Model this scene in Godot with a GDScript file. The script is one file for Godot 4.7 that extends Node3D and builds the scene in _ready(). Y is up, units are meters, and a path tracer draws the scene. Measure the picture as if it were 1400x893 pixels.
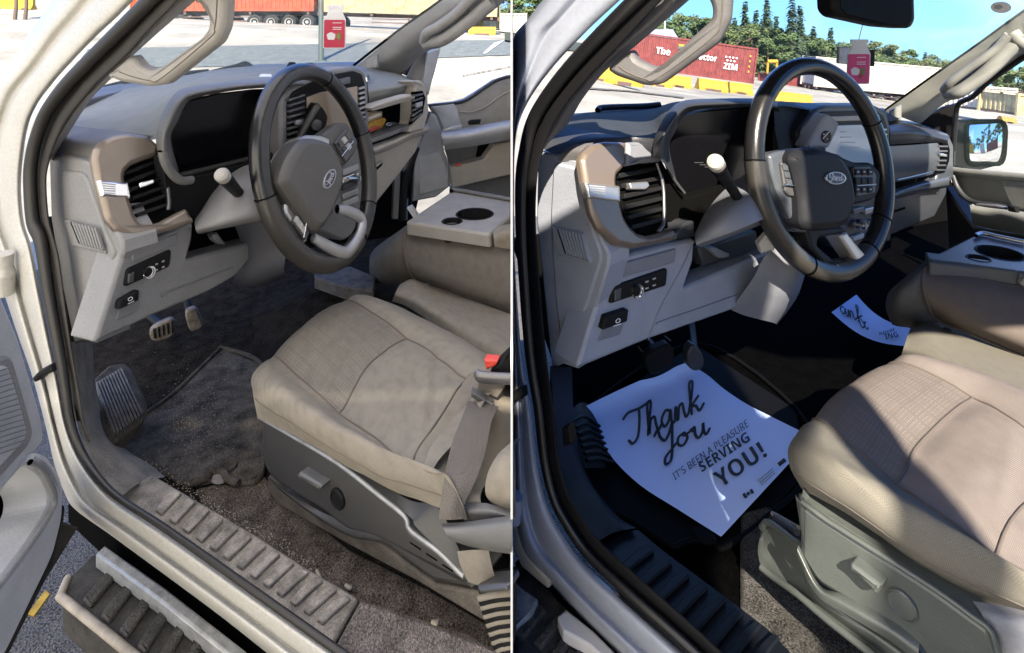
extends Node3D
# Two pickup cabs, one dusty and one cleaned, stand side by side in a container yard with a thin upright sheet between them.
# Sizes are metres. at() and on() turn a sight line from the eye point into a point at a chosen real distance or on a chosen real plane.
const FOCAL := 800.0
const EYE := Vector3(0, 1.6, 0)
var base := Vector3.ZERO          # foot of the thing that is being built
var M := {}                       # materials
var used := {}

func at(x: float, y: float, d: float) -> Vector3:
	return EYE + Vector3((x - 700.0) / FOCAL * d, -(y - 40.0) / FOCAL * d, -d)

func on(p: Plane, x: float, y: float, off := 0.0) -> Vector3:      # off: metres in front of the plane
	var dir := Vector3((x - 700.0) / FOCAL, -(y - 40.0) / FOCAL, -1.0)
	var t := (p.d + off - p.normal.dot(EYE)) / p.normal.dot(dir)
	return EYE + dir * t

func facing(n: Vector3, o: Vector3) -> Plane:
	if n.dot(EYE - o) < 0: n = -n
	return Plane(n.normalized(), n.normalized().dot(o))

func upright(x1: float, d1: float, x2: float, d2: float) -> Plane:  # a vertical plane through two places
	var a := at(x1, 40, d1)
	return facing((at(x2, 40, d2) - a).cross(Vector3.UP), a)

func level(h: float) -> Plane:                                       # a horizontal plane, h below the eye
	return Plane(Vector3.UP, EYE.y - h)

func three(a: Vector3, b: Vector3, c: Vector3) -> Plane:
	return facing((b - a).cross(c - a), a)

# ---------------------------------------------------------------- naming
func numbered(called: String) -> String:
	var n: int = used.get(called, 0)
	used[called] = n + 1
	return called if n == 0 else "%s_%03d" % [called, n]

func tag(o: Node3D, label: String, category: String, group := "") -> Node3D:
	o.set_meta("label", label)
	o.set_meta("category", category)
	if group: o.set_meta("group", group)
	return o

func thing(called: String, label: String, category: String, where: Vector3, group := "") -> Node3D:
	var o := Node3D.new()
	o.name = numbered(called)
	add_child(o)
	o.position = where
	base = where
	return tag(o, label, category, group)

func group_part(called: String, parent: Node3D) -> Node3D:
	var o := Node3D.new()
	o.name = called
	parent.add_child(o, true)
	return o

func put(called: String, mesh: Mesh, m: Material, parent: Node3D) -> MeshInstance3D:
	var o := MeshInstance3D.new()
	o.mesh = mesh
	o.material_override = m
	o.name = called if parent != self else numbered(called)
	parent.add_child(o, true)
	return o

func structure(o: Node3D) -> Node3D:
	o.set_meta("kind", "structure")
	return o

# ---------------------------------------------------------------- shapes
func spline(a: Vector3, b: Vector3, c: Vector3, d: Vector3, t: float) -> Vector3:
	return b.cubic_interpolate(c, a, d, t)

func curve(pts: Array, per := 6, closed := false) -> Array:
	var out := []
	var n := pts.size()
	var last := n if closed else n - 1
	for i in last:
		var a: Vector3 = pts[(i - 1 + n) % n] if closed or i > 0 else pts[0] * 2.0 - pts[1]
		var b: Vector3 = pts[i]
		var c: Vector3 = pts[(i + 1) % n]
		var d: Vector3 = pts[(i + 2) % n] if closed or i + 2 < n else pts[n - 1] * 2.0 - pts[n - 2]
		for k in per: out.append(spline(a, b, c, d, float(k) / per))
	if not closed: out.append(pts[n - 1])
	return out

func grid_mesh(g: Array, i0 := 0, i1 := -1, j0 := 0, j1 := -1) -> ArrayMesh:   # g[i][j]: a fine grid of points
	var ni := g.size()
	var nj: int = g[0].size()
	if i1 < 0: i1 = ni - 1
	if j1 < 0: j1 = nj - 1
	var v := PackedVector3Array()
	var nn := PackedVector3Array()
	var uv := PackedVector2Array()
	var ix := PackedInt32Array()
	var ul := []
	var toward := 0.0
	var s := 0.0
	for j in nj:
		if j > 0: s += (g[ni / 2][j] as Vector3).distance_to(g[ni / 2][j - 1])
		ul.append(s)
	var w := 0.0
	for i in ni:
		if i > 0: w += (g[i][nj / 2] as Vector3).distance_to(g[i - 1][nj / 2])
		if i < i0 or i > i1: continue
		for j in range(j0, j1 + 1):
			v.append(g[i][j] - base)
			var du: Vector3 = g[i][mini(j + 1, nj - 1)] - g[i][maxi(j - 1, 0)]
			var dv: Vector3 = g[mini(i + 1, ni - 1)][j] - g[maxi(i - 1, 0)][j]
			var n := du.cross(dv).normalized()
			toward += n.dot((EYE - g[i][j]).normalized())
			nn.append(n)
			uv.append(Vector2(ul[j], w))
	if toward < 0.0:
		for k in nn.size(): nn[k] = -nn[k]
	var row := j1 - j0 + 1
	for i in i1 - i0:
		for j in row - 1:
			var a := i * row + j
			if (v[a + 1] - v[a]).cross(v[a + row] - v[a]).dot(nn[a]) + (v[a + row + 1] - v[a + 1]).cross(v[a + row] - v[a + 1]).dot(nn[a + row + 1]) < 0:
				ix.append_array([a, a + 1, a + row, a + 1, a + row + 1, a + row])
			else:
				ix.append_array([a, a + row, a + 1, a + 1, a + row, a + row + 1])
	var arr := []
	arr.resize(Mesh.ARRAY_MAX)
	arr[Mesh.ARRAY_VERTEX] = v
	arr[Mesh.ARRAY_NORMAL] = nn
	arr[Mesh.ARRAY_TEX_UV] = uv
	arr[Mesh.ARRAY_INDEX] = ix
	var me := ArrayMesh.new()
	me.add_surface_from_arrays(Mesh.PRIMITIVE_TRIANGLES, arr)
	return me

func fine(rows: Array, per_i := 6, per_j := 6) -> Array:          # rows of Vector3 made into a smooth fine grid
	var wide := []
	for r in rows: wide.append(curve(r, per_j))
	var out := []
	var cols := []
	for j in wide[0].size():
		var c := []
		for r in wide: c.append(r[j])
		cols.append(curve(c, per_i))
	for i in cols[0].size():
		var r := []
		for c in cols: r.append(c[i])
		out.append(r)
	return out

func sight(rows: Array) -> Array:                                 # rows of flat x,y,d lists into rows of points
	var out := []
	for r in rows:
		var l := []
		for k in r.size() / 3: l.append(at(r[k * 3], r[k * 3 + 1], r[k * 3 + 2]))
		out.append(l)
	return out

func loft(parent: Node3D, called: String, m: Material, rows: Array, per_i := 6, per_j := 6) -> MeshInstance3D:
	return put(called, grid_mesh(fine(sight(rows), per_i, per_j)), m, parent)

func tri(st: SurfaceTool, a: Vector3, b: Vector3, c: Vector3) -> void:
	st.add_vertex(a - base)
	st.add_vertex(b - base)
	st.add_vertex(c - base)

func rounded(p: PackedVector2Array, r: float) -> PackedVector2Array:
	if r <= 0.0: return p
	var out := PackedVector2Array()
	var n := p.size()
	for i in n:
		var a := p[(i - 1 + n) % n]
		var b := p[i]
		var c := p[(i + 1) % n]
		var ra := minf(r, a.distance_to(b) * 0.45)
		var rc := minf(r, c.distance_to(b) * 0.45)
		var s := b + (a - b).normalized() * ra
		var e := b + (c - b).normalized() * rc
		for k in 5:
			var t := k / 4.0
			out.append(s.lerp(b, t).lerp(b.lerp(e, t), t))
	return out

func slab_mesh(pts: Array, n: Vector3, th: float, bev := 0.003, rad := 0.0) -> ArrayMesh:   # a bevelled plate; pts lie on its front face
	var o: Vector3 = pts[0]
	var ex: Vector3 = (pts[1] - o)
	ex = (ex - n * n.dot(ex)).normalized()
	var ey := n.cross(ex)
	var flat := PackedVector2Array()
	var high := []
	for p in pts:
		flat.append(Vector2((p - o).dot(ex), (p - o).dot(ey)))
	var area := 0.0
	for i in flat.size(): area += flat[i].cross(flat[(i + 1) % flat.size()])
	if area < 0: flat.reverse()
	flat = rounded(flat, rad)
	var k := flat.size()
	var inset := func(by: float) -> PackedVector2Array:
		var out := PackedVector2Array()
		for i in k:
			var e1 := (flat[i] - flat[(i - 1 + k) % k]).normalized()
			var e2 := (flat[(i + 1) % k] - flat[i]).normalized()
			var n1 := Vector2(-e1.y, e1.x)
			var n2 := Vector2(-e2.y, e2.x)
			out.append(flat[i] + (n1 + n2) / maxf(0.5, 1.0 + n1.dot(n2)) * by)
		return out
	var rings := []
	var downs := [0.0, bev * 0.3, bev, maxf(th, bev)]
	var ins := [bev, bev * 0.3, 0.0, 0.0]
	for q in 4:
		var ring := []
		for p in inset.call(ins[q]): ring.append(o + ex * p.x + ey * p.y - n * downs[q])
		rings.append(ring)
	var st := SurfaceTool.new()
	st.begin(Mesh.PRIMITIVE_TRIANGLES)
	var fill := Geometry2D.triangulate_polygon(inset.call(bev))
	if fill.is_empty(): fill = Geometry2D.triangulate_polygon(flat)
	st.set_smooth_group(-1)
	for q in fill.size() / 3:
		var a := fill[q * 3]
		var b := fill[q * 3 + 1]
		var c := fill[q * 3 + 2]
		for z in [a, b, c]:
			st.set_uv(flat[z])
			st.add_vertex(rings[0][z] - base)
	for q in fill.size() / 3:
		for z in [fill[q * 3], fill[q * 3 + 2], fill[q * 3 + 1]]:
			st.set_uv(flat[z])
			st.add_vertex(rings[3][z] - base)
	for q in 3:
		st.set_smooth_group(1 if q < 2 else -1)
		for i in k:
			var j := (i + 1) % k
			for z in [[q, i], [q + 1, i], [q, j], [q, j], [q + 1, i], [q + 1, j]]:
				st.set_uv(flat[z[1]])
				st.add_vertex(rings[z[0]][z[1]] - base)
	st.generate_normals()
	return st.commit()

func plate(parent: Node3D, called: String, m: Material, p: Plane, xy: Array, off := 0.0, th := 0.02, bev := 0.003, rad := 0.0) -> MeshInstance3D:
	var pts := []
	for k in xy.size() / 2: pts.append(on(p, xy[k * 2], xy[k * 2 + 1], off))
	return put(called, slab_mesh(pts, p.normal, th, bev, rad), m, parent)

func sweep_mesh(path: Array, radii, sides := 10, squash := 1.0, flat_axis := Vector3.ZERO, closed := false) -> ArrayMesh:
	var g := []
	var n := path.size()
	var up := flat_axis
	for i in n:
		var t: Vector3
		if closed: t = path[(i + 1) % n] - path[(i - 1 + n) % n]
		else: t = path[mini(i + 1, n - 1)] - path[maxi(i - 1, 0)]
		t = t.normalized()
		if flat_axis != Vector3.ZERO: up = flat_axis
		elif up == Vector3.ZERO: up = t.cross(Vector3(0.3, 0.9, 0.2)).normalized()
		up = (up - t * t.dot(up)).normalized()
		var side := t.cross(up)
		var r: float
		if radii is Array:
			var f: float = float(i) / maxf(1, n - 1) * (radii.size() - 1)
			var q := mini(int(f), radii.size() - 2)
			r = lerpf(radii[q], radii[q + 1], f - q)
		else: r = radii
		var ring := []
		for k in sides + 1:
			var a := TAU * k / sides
			ring.append([path[i] + side * cos(a) * r + up * sin(a) * r * squash, (side * cos(a) * squash + up * sin(a)).normalized()])
		g.append(ring)
	if closed: g.append(g[0])
	var v := PackedVector3Array()
	var nn := PackedVector3Array()
	var uv := PackedVector2Array()
	var ix := PackedInt32Array()
	var s := 0.0
	for i in g.size():
		if i > 0: s += (g[i][0][0] as Vector3).distance_to(g[i - 1][0][0])
		for k in sides + 1:
			v.append(g[i][k][0] - base)
			nn.append(g[i][k][1])
			uv.append(Vector2(0.06 * k / sides, s))
	for i in g.size() - 1:
		for k in sides:
			var a := i * (sides + 1) + k
			ix.append_array([a, a + 1, a + sides + 1, a + 1, a + sides + 2, a + sides + 1])
	if not closed:
		for e in [0, g.size() - 1]:
			var c := v.size()
			var t: Vector3 = (path[0] - path[1]).normalized() if e == 0 else (path[n - 1] - path[n - 2]).normalized()
			v.append(path[0] - base if e == 0 else path[n - 1] - base)
			nn.append(t)
			uv.append(Vector2.ZERO)
			for k in sides + 1:
				v.append(g[e][k][0] - base)
				nn.append(t)
				uv.append(Vector2.ZERO)
			for k in sides: ix.append_array([c, c + 1 + k, c + 2 + k])
	var arr := []
	arr.resize(Mesh.ARRAY_MAX)
	arr[Mesh.ARRAY_VERTEX] = v
	arr[Mesh.ARRAY_NORMAL] = nn
	arr[Mesh.ARRAY_TEX_UV] = uv
	arr[Mesh.ARRAY_INDEX] = ix
	var me := ArrayMesh.new()
	me.add_surface_from_arrays(Mesh.PRIMITIVE_TRIANGLES, arr)
	return me

func tube(parent: Node3D, called: String, m: Material, pts: Array, radii, per := 6, sides := 10, squash := 1.0, flat_axis := Vector3.ZERO, closed := false) -> MeshInstance3D:
	return put(called, sweep_mesh(curve(pts, per, closed) if per > 1 else pts, radii, sides, squash, flat_axis, closed), m, parent)

func line_on(p: Plane, xy: Array, off := 0.0) -> Array:
	var out := []
	for k in xy.size() / 2: out.append(on(p, xy[k * 2], xy[k * 2 + 1], off))
	return out

func lathe_mesh(c: Vector3, axis: Vector3, profile: Array, sides := 24, wide := 1.0, wide_axis := Vector3.ZERO) -> ArrayMesh:  # profile: [radius, height] pairs
	axis = axis.normalized()
	var ex := wide_axis if wide_axis != Vector3.ZERO else axis.cross(Vector3(0.21, 0.93, 0.31))
	ex = (ex - axis * axis.dot(ex)).normalized()
	var ey := axis.cross(ex)
	var st := SurfaceTool.new()
	st.begin(Mesh.PRIMITIVE_TRIANGLES)
	for q in profile.size() - 1:
		var r0: float = profile[q][0]
		var h0: float = profile[q][1]
		var r1: float = profile[q + 1][0]
		var h1: float = profile[q + 1][1]
		st.set_smooth_group(q)
		for k in sides:
			var a := TAU * k / sides
			var b := TAU * (k + 1) / sides
			var da := ex * cos(a) * wide + ey * sin(a)
			var db := ex * cos(b) * wide + ey * sin(b)
			var p := [c + da * r0 + axis * h0, c + db * r0 + axis * h0, c + da * r1 + axis * h1, c + db * r1 + axis * h1]
			if r0 > 1e-6: tri(st, p[0], p[1], p[2])
			if r1 > 1e-6: tri(st, p[1], p[3], p[2])
	st.generate_normals()
	return st.commit()

func lathe(parent: Node3D, called: String, m: Material, c: Vector3, axis: Vector3, profile: Array, sides := 24, wide := 1.0, wide_axis := Vector3.ZERO) -> MeshInstance3D:
	return put(called, lathe_mesh(c, axis, profile, sides, wide, wide_axis), m, parent)

func box_into(st: SurfaceTool, lo: Vector3, hi: Vector3) -> void:   # a plain box in the thing's own axes
	var c := []
	for k in 8: c.append(Vector3(hi.x if k & 1 else lo.x, hi.y if k & 2 else lo.y, hi.z if k & 4 else lo.z))
	for f in [[0, 2, 3, 1], [4, 5, 7, 6], [0, 1, 5, 4], [2, 6, 7, 3], [0, 4, 6, 2], [1, 3, 7, 5]]:
		for z in [0, 1, 2, 0, 2, 3]: st.add_vertex(c[f[z]])

func boxes(parent: Node3D, called: String, m: Material, list: Array) -> MeshInstance3D:   # [lo, hi] pairs, one part
	var st := SurfaceTool.new()
	st.begin(Mesh.PRIMITIVE_TRIANGLES)
	st.set_smooth_group(-1)
	for b in list: box_into(st, b[0], b[1])
	st.generate_normals()
	return put(called, st.commit(), m, parent)

func words(parent: Node3D, called: String, m: Material, what: String, place: Callable, bold := true) -> MeshInstance3D:   # lettering mapped by place(x, y, z) in units of the letter height
	var t := TextMesh.new()
	var f := SystemFont.new()
	f.font_names = PackedStringArray(["Droid Sans"])
	f.font_weight = 700 if bold else 400
	t.font = f
	t.text = what
	t.font_size = 64
	t.pixel_size = 1.0 / 46.0
	t.depth = 0.05
	t.curve_step = 2.0
	t.horizontal_alignment = HORIZONTAL_ALIGNMENT_LEFT
	t.vertical_alignment = VERTICAL_ALIGNMENT_BOTTOM
	var st := SurfaceTool.new()
	st.begin(Mesh.PRIMITIVE_TRIANGLES)
	st.set_smooth_group(-1)
	var arr := t.get_mesh_arrays()
	var v: PackedVector3Array = arr[Mesh.ARRAY_VERTEX]
	var low := 1e9
	var left := 1e9
	for p in v:
		low = minf(low, p.y)
		left = minf(left, p.x)
	var ix = arr[Mesh.ARRAY_INDEX]
	var n: int = ix.size() if ix != null and ix.size() > 0 else v.size()
	for k in n:
		var p: Vector3 = v[ix[k]] if ix != null and ix.size() > 0 else v[k]
		var q: Vector3 = place.call(p.x - left, p.y - low, p.z)
		st.add_vertex(q - base)
	st.generate_normals()
	return put(called, st.commit(), m, parent)

func ribbon_into(st: SurfaceTool, pts: Array, width: float, place: Callable) -> void:   # a pen stroke in a flat frame; pts are Vector2
	var p3 := []
	for p in pts: p3.append(Vector3(p.x, p.y, 0))
	var c := curve(p3, 7)
	var ring := []
	for i in c.size():
		var t: Vector3 = (c[mini(i + 1, c.size() - 1)] - c[maxi(i - 1, 0)]).normalized()
		var s := Vector3(-t.y, t.x, 0) * width * 0.5
		ring.append([c[i] + s, c[i] - s])
	var tri3 := func(a: Vector3, b: Vector3, d: Vector3) -> void:
		for q in [a, b, d]: st.add_vertex(place.call(q.x, q.y, q.z) - base)
	for i in c.size() - 1:
		tri3.call(ring[i][0], ring[i][1], ring[i + 1][0])
		tri3.call(ring[i][1], ring[i + 1][1], ring[i + 1][0])
	for e in [0, c.size() - 1]:
		for k in 8:
			var a := TAU * k / 8
			var b := TAU * (k + 1) / 8
			tri3.call(c[e] + Vector3(0, 0, 0.01), c[e] + Vector3(cos(a), sin(a), 0.02) * width * 0.5, c[e] + Vector3(cos(b), sin(b), 0.02) * width * 0.5)

func strokes(parent: Node3D, called: String, m: Material, list: Array, width: float, place: Callable) -> MeshInstance3D:
	var st := SurfaceTool.new()
	st.begin(Mesh.PRIMITIVE_TRIANGLES)
	st.set_smooth_group(-1)
	for s in list:
		var pts := []
		for k in s.size() / 2: pts.append(Vector2(s[k * 2], s[k * 2 + 1]))
		ribbon_into(st, pts, width, place)
	st.generate_normals()
	return put(called, st.commit(), m, parent)

# ---------------------------------------------------------------- materials
func noise_image(size: int, freq: float, seed_: int, octaves := 4, kind := FastNoiseLite.TYPE_SIMPLEX_SMOOTH) -> Image:
	var n := FastNoiseLite.new()
	n.noise_type = kind
	n.frequency = freq
	n.seed = seed_
	n.fractal_octaves = octaves
	return n.get_seamless_image(size, size, false, false, 0.2)

func tinted(size: int, layers: Array, lo: float) -> ImageTexture:   # a grey multiplier map made of weighted noise layers [image, weight, power]
	var im := Image.create(size, size, false, Image.FORMAT_RGB8)
	for y in size:
		for x in size:
			var v := 1.0
			for l in layers:
				var q: float = (l[0] as Image).get_pixel(x, y).r
				v -= l[1] * pow(q, l[2])
			v = clampf(v, lo, 1.0)
			im.set_pixel(x, y, Color(v, v, v))
	return ImageTexture.create_from_image(im)

func bumps(im: Image, strength: float) -> ImageTexture:
	var c: Image = im.duplicate()
	c.convert(Image.FORMAT_RGBA8)
	c.bump_map_to_normal_map(strength)
	return ImageTexture.create_from_image(c)

func weave_images(size: int, pitch: int, lines: int, stain: Image, amount: float) -> Array:
	var h := Image.create(size, size, false, Image.FORMAT_L8)
	var c := Image.create(size, size, false, Image.FORMAT_RGB8)
	var r := RandomNumberGenerator.new()
	r.seed = 7
	var rows := []
	for k in size: rows.append(r.randf())
	for y in size:
		var b := absf(sin(PI * y / pitch))
		var gy: float = rows[(y / pitch * 5 + 11) % size]
		for x in size:
			var a := absf(sin(PI * x / pitch))
			var over := (x / pitch + y / pitch) % 2 == 0
			var v := (a * 0.6 + b * 0.25) if over else (b * 0.6 + a * 0.25)
			h.set_pixel(x, y, Color(v, v, v))
			var tone: float = 0.72 + 0.17 * v + 0.11 * r.randf()
			if lines > 0:
				var gx: float = rows[(x / pitch) * 3 % size]
				if (x / pitch) % lines == 0 and gx > 0.25: tone *= 1.10 if gy > 0.35 else 0.96
				if (y / pitch) % lines == 0 and gy > 0.25: tone *= 1.10 if gx > 0.35 else 0.96
				tone *= 0.88
			var s := stain.get_pixel(x % stain.get_width(), y % stain.get_height()).r
			tone *= 1.0 - amount * s * s
			tone = minf(tone, 1.0)
			c.set_pixel(x, y, Color(tone, tone, tone))
	return [ImageTexture.create_from_image(c), bumps(h, 3.0)]

func mat(name_: String, c: Color, rough: float, opts := {}) -> StandardMaterial3D:
	var m := StandardMaterial3D.new()
	m.resource_name = name_
	m.albedo_color = c.linear_to_srgb()
	m.roughness = rough
	m.metallic = opts.get("metal", 0.0)
	m.metallic_specular = opts.get("spec", 0.5)
	if opts.has("tex"): m.albedo_texture = opts.tex
	if opts.has("normal"):
		m.normal_enabled = true
		m.normal_texture = opts.normal
		m.normal_scale = opts.get("bump", 1.0)
	if opts.has("scale"):
		m.uv1_scale = Vector3.ONE * opts.scale
		if not opts.get("uv", false):
			m.uv1_triplanar = true
	if opts.has("coat"):
		m.clearcoat_enabled = true
		m.clearcoat = opts.coat
		m.clearcoat_roughness = 0.08
	if opts.has("glow"):
		m.emission_enabled = true
		m.emission = opts.glow
		m.emission_energy_multiplier = opts.get("energy", 1.0)
	M[name_] = m
	return m

func pane(name_: String, alpha: float, tint: Color) -> StandardMaterial3D:
	var m := StandardMaterial3D.new()
	m.resource_name = name_
	m.transparency = BaseMaterial3D.TRANSPARENCY_ALPHA
	m.albedo_color = Color(tint.r, tint.g, tint.b, alpha)
	m.roughness = 0.02
	m.metallic_specular = 0.3
	M[name_] = m
	return m

func make_materials() -> void:
	var fine_noise := noise_image(512, 0.22, 3, 3)
	var grit := noise_image(512, 0.45, 9, 2, FastNoiseLite.TYPE_VALUE)
	var blotch := noise_image(512, 0.012, 5, 5)
	var blotch2 := noise_image(512, 0.02, 15, 5)
	var cells := noise_image(512, 0.16, 21, 1, FastNoiseLite.TYPE_CELLULAR)
	var streak := noise_image(512, 0.05, 31, 3)
	var t_plain := tinted(512, [[fine_noise, 0.10, 1.0], [blotch, 0.10, 1.0]], 0.3)
	var t_dusty := tinted(512, [[grit, 0.10, 1.0], [blotch, 0.28, 1.5], [streak, 0.10, 2.0]], 0.3)
	var t_fine := tinted(512, [[grit, 0.12, 1.0], [fine_noise, 0.10, 1.5], [blotch, 0.06, 1.5]], 0.3)
	var t_dirt := tinted(512, [[grit, 0.38, 1.0], [blotch, 0.36, 1.6], [blotch2, 0.18, 2.0]], 0.08)
	var t_carpet := tinted(512, [[grit, 0.55, 1.0], [cells, 0.25, 1.0], [blotch, 0.25, 1.3]], 0.08)
	var t_stone := tinted(512, [[cells, 0.6, 1.2], [grit, 0.35, 1.0], [blotch, 0.15, 1.0]], 0.06)
	var t_yard := tinted(512, [[grit, 0.10, 1.0], [blotch, 0.30, 1.2], [blotch2, 0.15, 1.5]], 0.3)
	var n_grain := bumps(cells, 1.2)
	var n_grit := bumps(grit, 3.0)
	var n_stone := bumps(cells, 6.0)
	var n_soft := bumps(blotch2, 2.0)
	var stains := noise_image(512, 0.009, 77, 4)
	var check := weave_images(512, 4, 4, stains, 0.08)
	var cloth := weave_images(512, 4, 0, stains, 0.10)
	var check_new := weave_images(512, 4, 4, stains, 0.04)
	var cloth_new := weave_images(512, 4, 0, stains, 0.05)
	var m_cloth = cloth[1]
	# the dusty cab
	mat("paint_dusty", Color(0.56,0.548,0.505), 0.4, {"coat": 0.15, "tex": t_fine, "scale": 2.0})
	mat("seal_dusty", Color(0.012,0.011,0.010), 0.5)
	mat("strip_dusty", Color(0.028,0.025,0.021), 0.6, {"tex": t_dusty, "scale": 5.0})
	mat("trim_dusty", Color(0.30,0.285,0.26), 0.6, {"tex": t_plain, "scale": 3.0, "normal": n_grain, "bump": 0.25})
	mat("pad_dusty", Color(0.235,0.24,0.22), 0.7, {"spec": 0.25, "tex": t_plain, "scale": 3.0, "normal": n_grain, "bump": 0.4})
	mat("cap_dusty", Color(0.14,0.14,0.14), 0.55, {"tex": t_plain, "scale": 4.0, "normal": n_grain, "bump": 0.4})
	mat("panel_dusty", Color(0.25,0.25,0.25), 0.55, {"tex": t_fine, "scale": 3.0, "normal": n_grain, "bump": 0.35})
	mat("shroud_dusty", Color(0.20,0.20,0.208), 0.55, {"tex": t_plain, "scale": 3.0, "normal": n_grain, "bump": 0.35})
	mat("bronze_dusty", Color(0.255,0.215,0.18), 0.34, {"metal": 0.45, "tex": t_plain, "scale": 3.0})
	mat("beige_dusty", Color(0.42,0.385,0.33), 0.55, {"tex": t_fine, "scale": 3.0, "normal": n_grain, "bump": 0.3})
	mat("base_dusty", Color(0.06,0.059,0.058), 0.42, {"tex": t_fine, "scale": 5.0, "normal": n_grain, "bump": 0.35})
	mat("column_dusty", Color(0.05, 0.052, 0.065), 0.6)
	mat("edge_dusty", Color(0.46,0.41,0.34), 0.7, {"tex": t_dusty, "scale": 5.0})
	mat("carpet_brown_dusty", Color(0.46,0.38,0.31), 1.0, {"tex": t_carpet, "scale": 4.0, "normal": n_grit, "bump": 0.8, "spec": 0.1})
	mat("skirt_dusty", Color(0.22, 0.19, 0.155), 0.7, {"tex": t_dirt, "scale": 4.0})
	mat("seat_dusty", Color(0.325,0.292,0.24), 0.95, {"tex": cloth[0], "normal": cloth[1], "bump": 0.5, "scale": 6.5, "uv": true, "spec": 0.2})
	mat("seat_check_dusty", Color(0.35,0.315,0.26), 0.95, {"tex": check[0], "normal": check[1], "bump": 0.6, "scale": 6.5, "uv": true, "spec": 0.2})
	mat("cloth_dark_dusty", Color(0.16, 0.145, 0.13), 0.95, {"tex": cloth[0], "normal": cloth[1], "bump": 0.5, "scale": 6.5, "uv": true, "spec": 0.2})
	mat("cloth_side_dusty", Color(0.19,0.168,0.145), 0.95, {"tex": cloth[0], "normal": cloth[1], "bump": 0.5, "scale": 6.5, "uv": true, "spec": 0.2})
	mat("seam_dusty", Color(0.12, 0.095, 0.075), 0.9)
	mat("carpet_dusty", Color(0.10,0.086,0.07), 1.0, {"tex": t_carpet, "scale": 4.0, "normal": n_grit, "bump": 0.8, "spec": 0.1})
	mat("hump_dusty", Color(0.09,0.08,0.068), 1.0, {"tex": t_carpet, "scale": 4.0, "normal": n_grit, "bump": 0.8, "spec": 0.1})
	mat("mat_dusty", Color(0.25,0.215,0.168), 0.8, {"spec": 0.2, "tex": t_dirt, "scale": 3.0, "normal": n_grit, "bump": 0.5})
	mat("sill_dusty", Color(0.52,0.465,0.39), 0.6, {"tex": t_dirt, "scale": 4.0, "normal": n_grain, "bump": 0.4})
	mat("sill_rib_dusty", Color(0.62,0.56,0.475), 0.55, {"tex": t_dirt, "scale": 5.0, "normal": n_grain, "bump": 0.4})
	mat("sill_carpet_dusty", Color(0.55,0.47,0.41), 1.0, {"tex": t_carpet, "scale": 4.0, "normal": n_grit, "bump": 1.0})
	mat("rest_dusty", Color(0.40,0.345,0.275), 0.7, {"tex": t_dirt, "scale": 6.0})
	mat("door_dusty", Color(0.46,0.47,0.49), 0.55, {"tex": t_plain, "scale": 3.0, "normal": n_grain, "bump": 0.4})
	mat("belt_dusty", Color(0.16, 0.14, 0.12), 0.8, {"tex": cloth[0], "normal": cloth[1], "bump": 0.6, "scale": 4.0})
	mat("tread_dusty", Color(0.08,0.073,0.065), 0.8, {"tex": t_dirt, "scale": 5.0, "normal": n_grit, "bump": 0.8})
	mat("tread_bar_dusty", Color(0.2, 0.18, 0.15), 0.8, {"tex": t_carpet, "scale": 4.0, "normal": n_grit, "bump": 1.0})
	# the cleaned cab
	mat("paint_clean", Color(0.33,0.36,0.44), 0.35, {"coat": 0.25, "tex": t_plain, "scale": 1.0})
	mat("seal_clean", Color(0.005,0.005,0.006), 0.42)
	mat("strip_clean", Color(0.008,0.008,0.009), 0.5, {"spec": 0.2})
	mat("trim_clean", Color(0.11,0.108,0.112), 0.6, {"tex": t_plain, "scale": 3.0, "normal": n_grain, "bump": 0.25})
	mat("pillar_clean", Color(0.31,0.32,0.30), 0.6, {"tex": t_plain, "scale": 3.0, "normal": n_grain, "bump": 0.25})
	mat("pad_clean", Color(0.04,0.046,0.053), 0.7, {"spec": 0.25, "tex": t_plain, "scale": 3.0, "normal": n_grain, "bump": 0.4})
	mat("cap_clean", Color(0.03,0.033,0.04), 0.5, {"tex": t_plain, "scale": 4.0, "normal": n_grain, "bump": 0.4})
	mat("panel_clean", Color(0.29,0.31,0.365), 0.5, {"tex": t_plain, "scale": 3.0, "normal": n_grain, "bump": 0.35})
	mat("shroud_clean", Color(0.18,0.19,0.22), 0.5, {"tex": t_plain, "scale": 3.0, "normal": n_grain, "bump": 0.35})
	mat("bronze_clean", Color(0.17,0.135,0.11), 0.32, {"metal": 0.4})
	mat("blue_grey_clean", Color(0.07,0.08,0.095), 0.35, {"tex": t_plain, "scale": 3.0, "normal": n_grain, "bump": 0.3})
	mat("base_clean", Color(0.078,0.088,0.084), 0.36, {"tex": t_plain, "scale": 5.0, "normal": n_grain, "bump": 0.35})
	mat("seat_clean", Color(0.245,0.212,0.196), 0.95, {"tex": cloth_new[0], "normal": cloth_new[1], "bump": 0.5, "scale": 6.5, "uv": true, "spec": 0.2})
	mat("seat_check_clean", Color(0.26,0.226,0.208), 0.95, {"tex": check_new[0], "normal": check_new[1], "bump": 0.6, "scale": 6.5, "uv": true, "spec": 0.2})
	mat("bolster_clean", Color(0.198,0.187,0.16), 0.95, {"tex": cloth_new[0], "normal": cloth_new[1], "bump": 0.5, "scale": 6.5, "uv": true, "spec": 0.2})
	mat("cloth_dark_clean", Color(0.13, 0.125, 0.12), 0.95, {"tex": cloth_new[0], "normal": cloth_new[1], "bump": 0.5, "scale": 6.5, "uv": true, "spec": 0.2})
	mat("cloth_side_clean", Color(0.16, 0.135, 0.12), 0.95, {"tex": cloth_new[0], "normal": cloth_new[1], "bump": 0.5, "scale": 6.5, "uv": true, "spec": 0.2})
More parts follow.
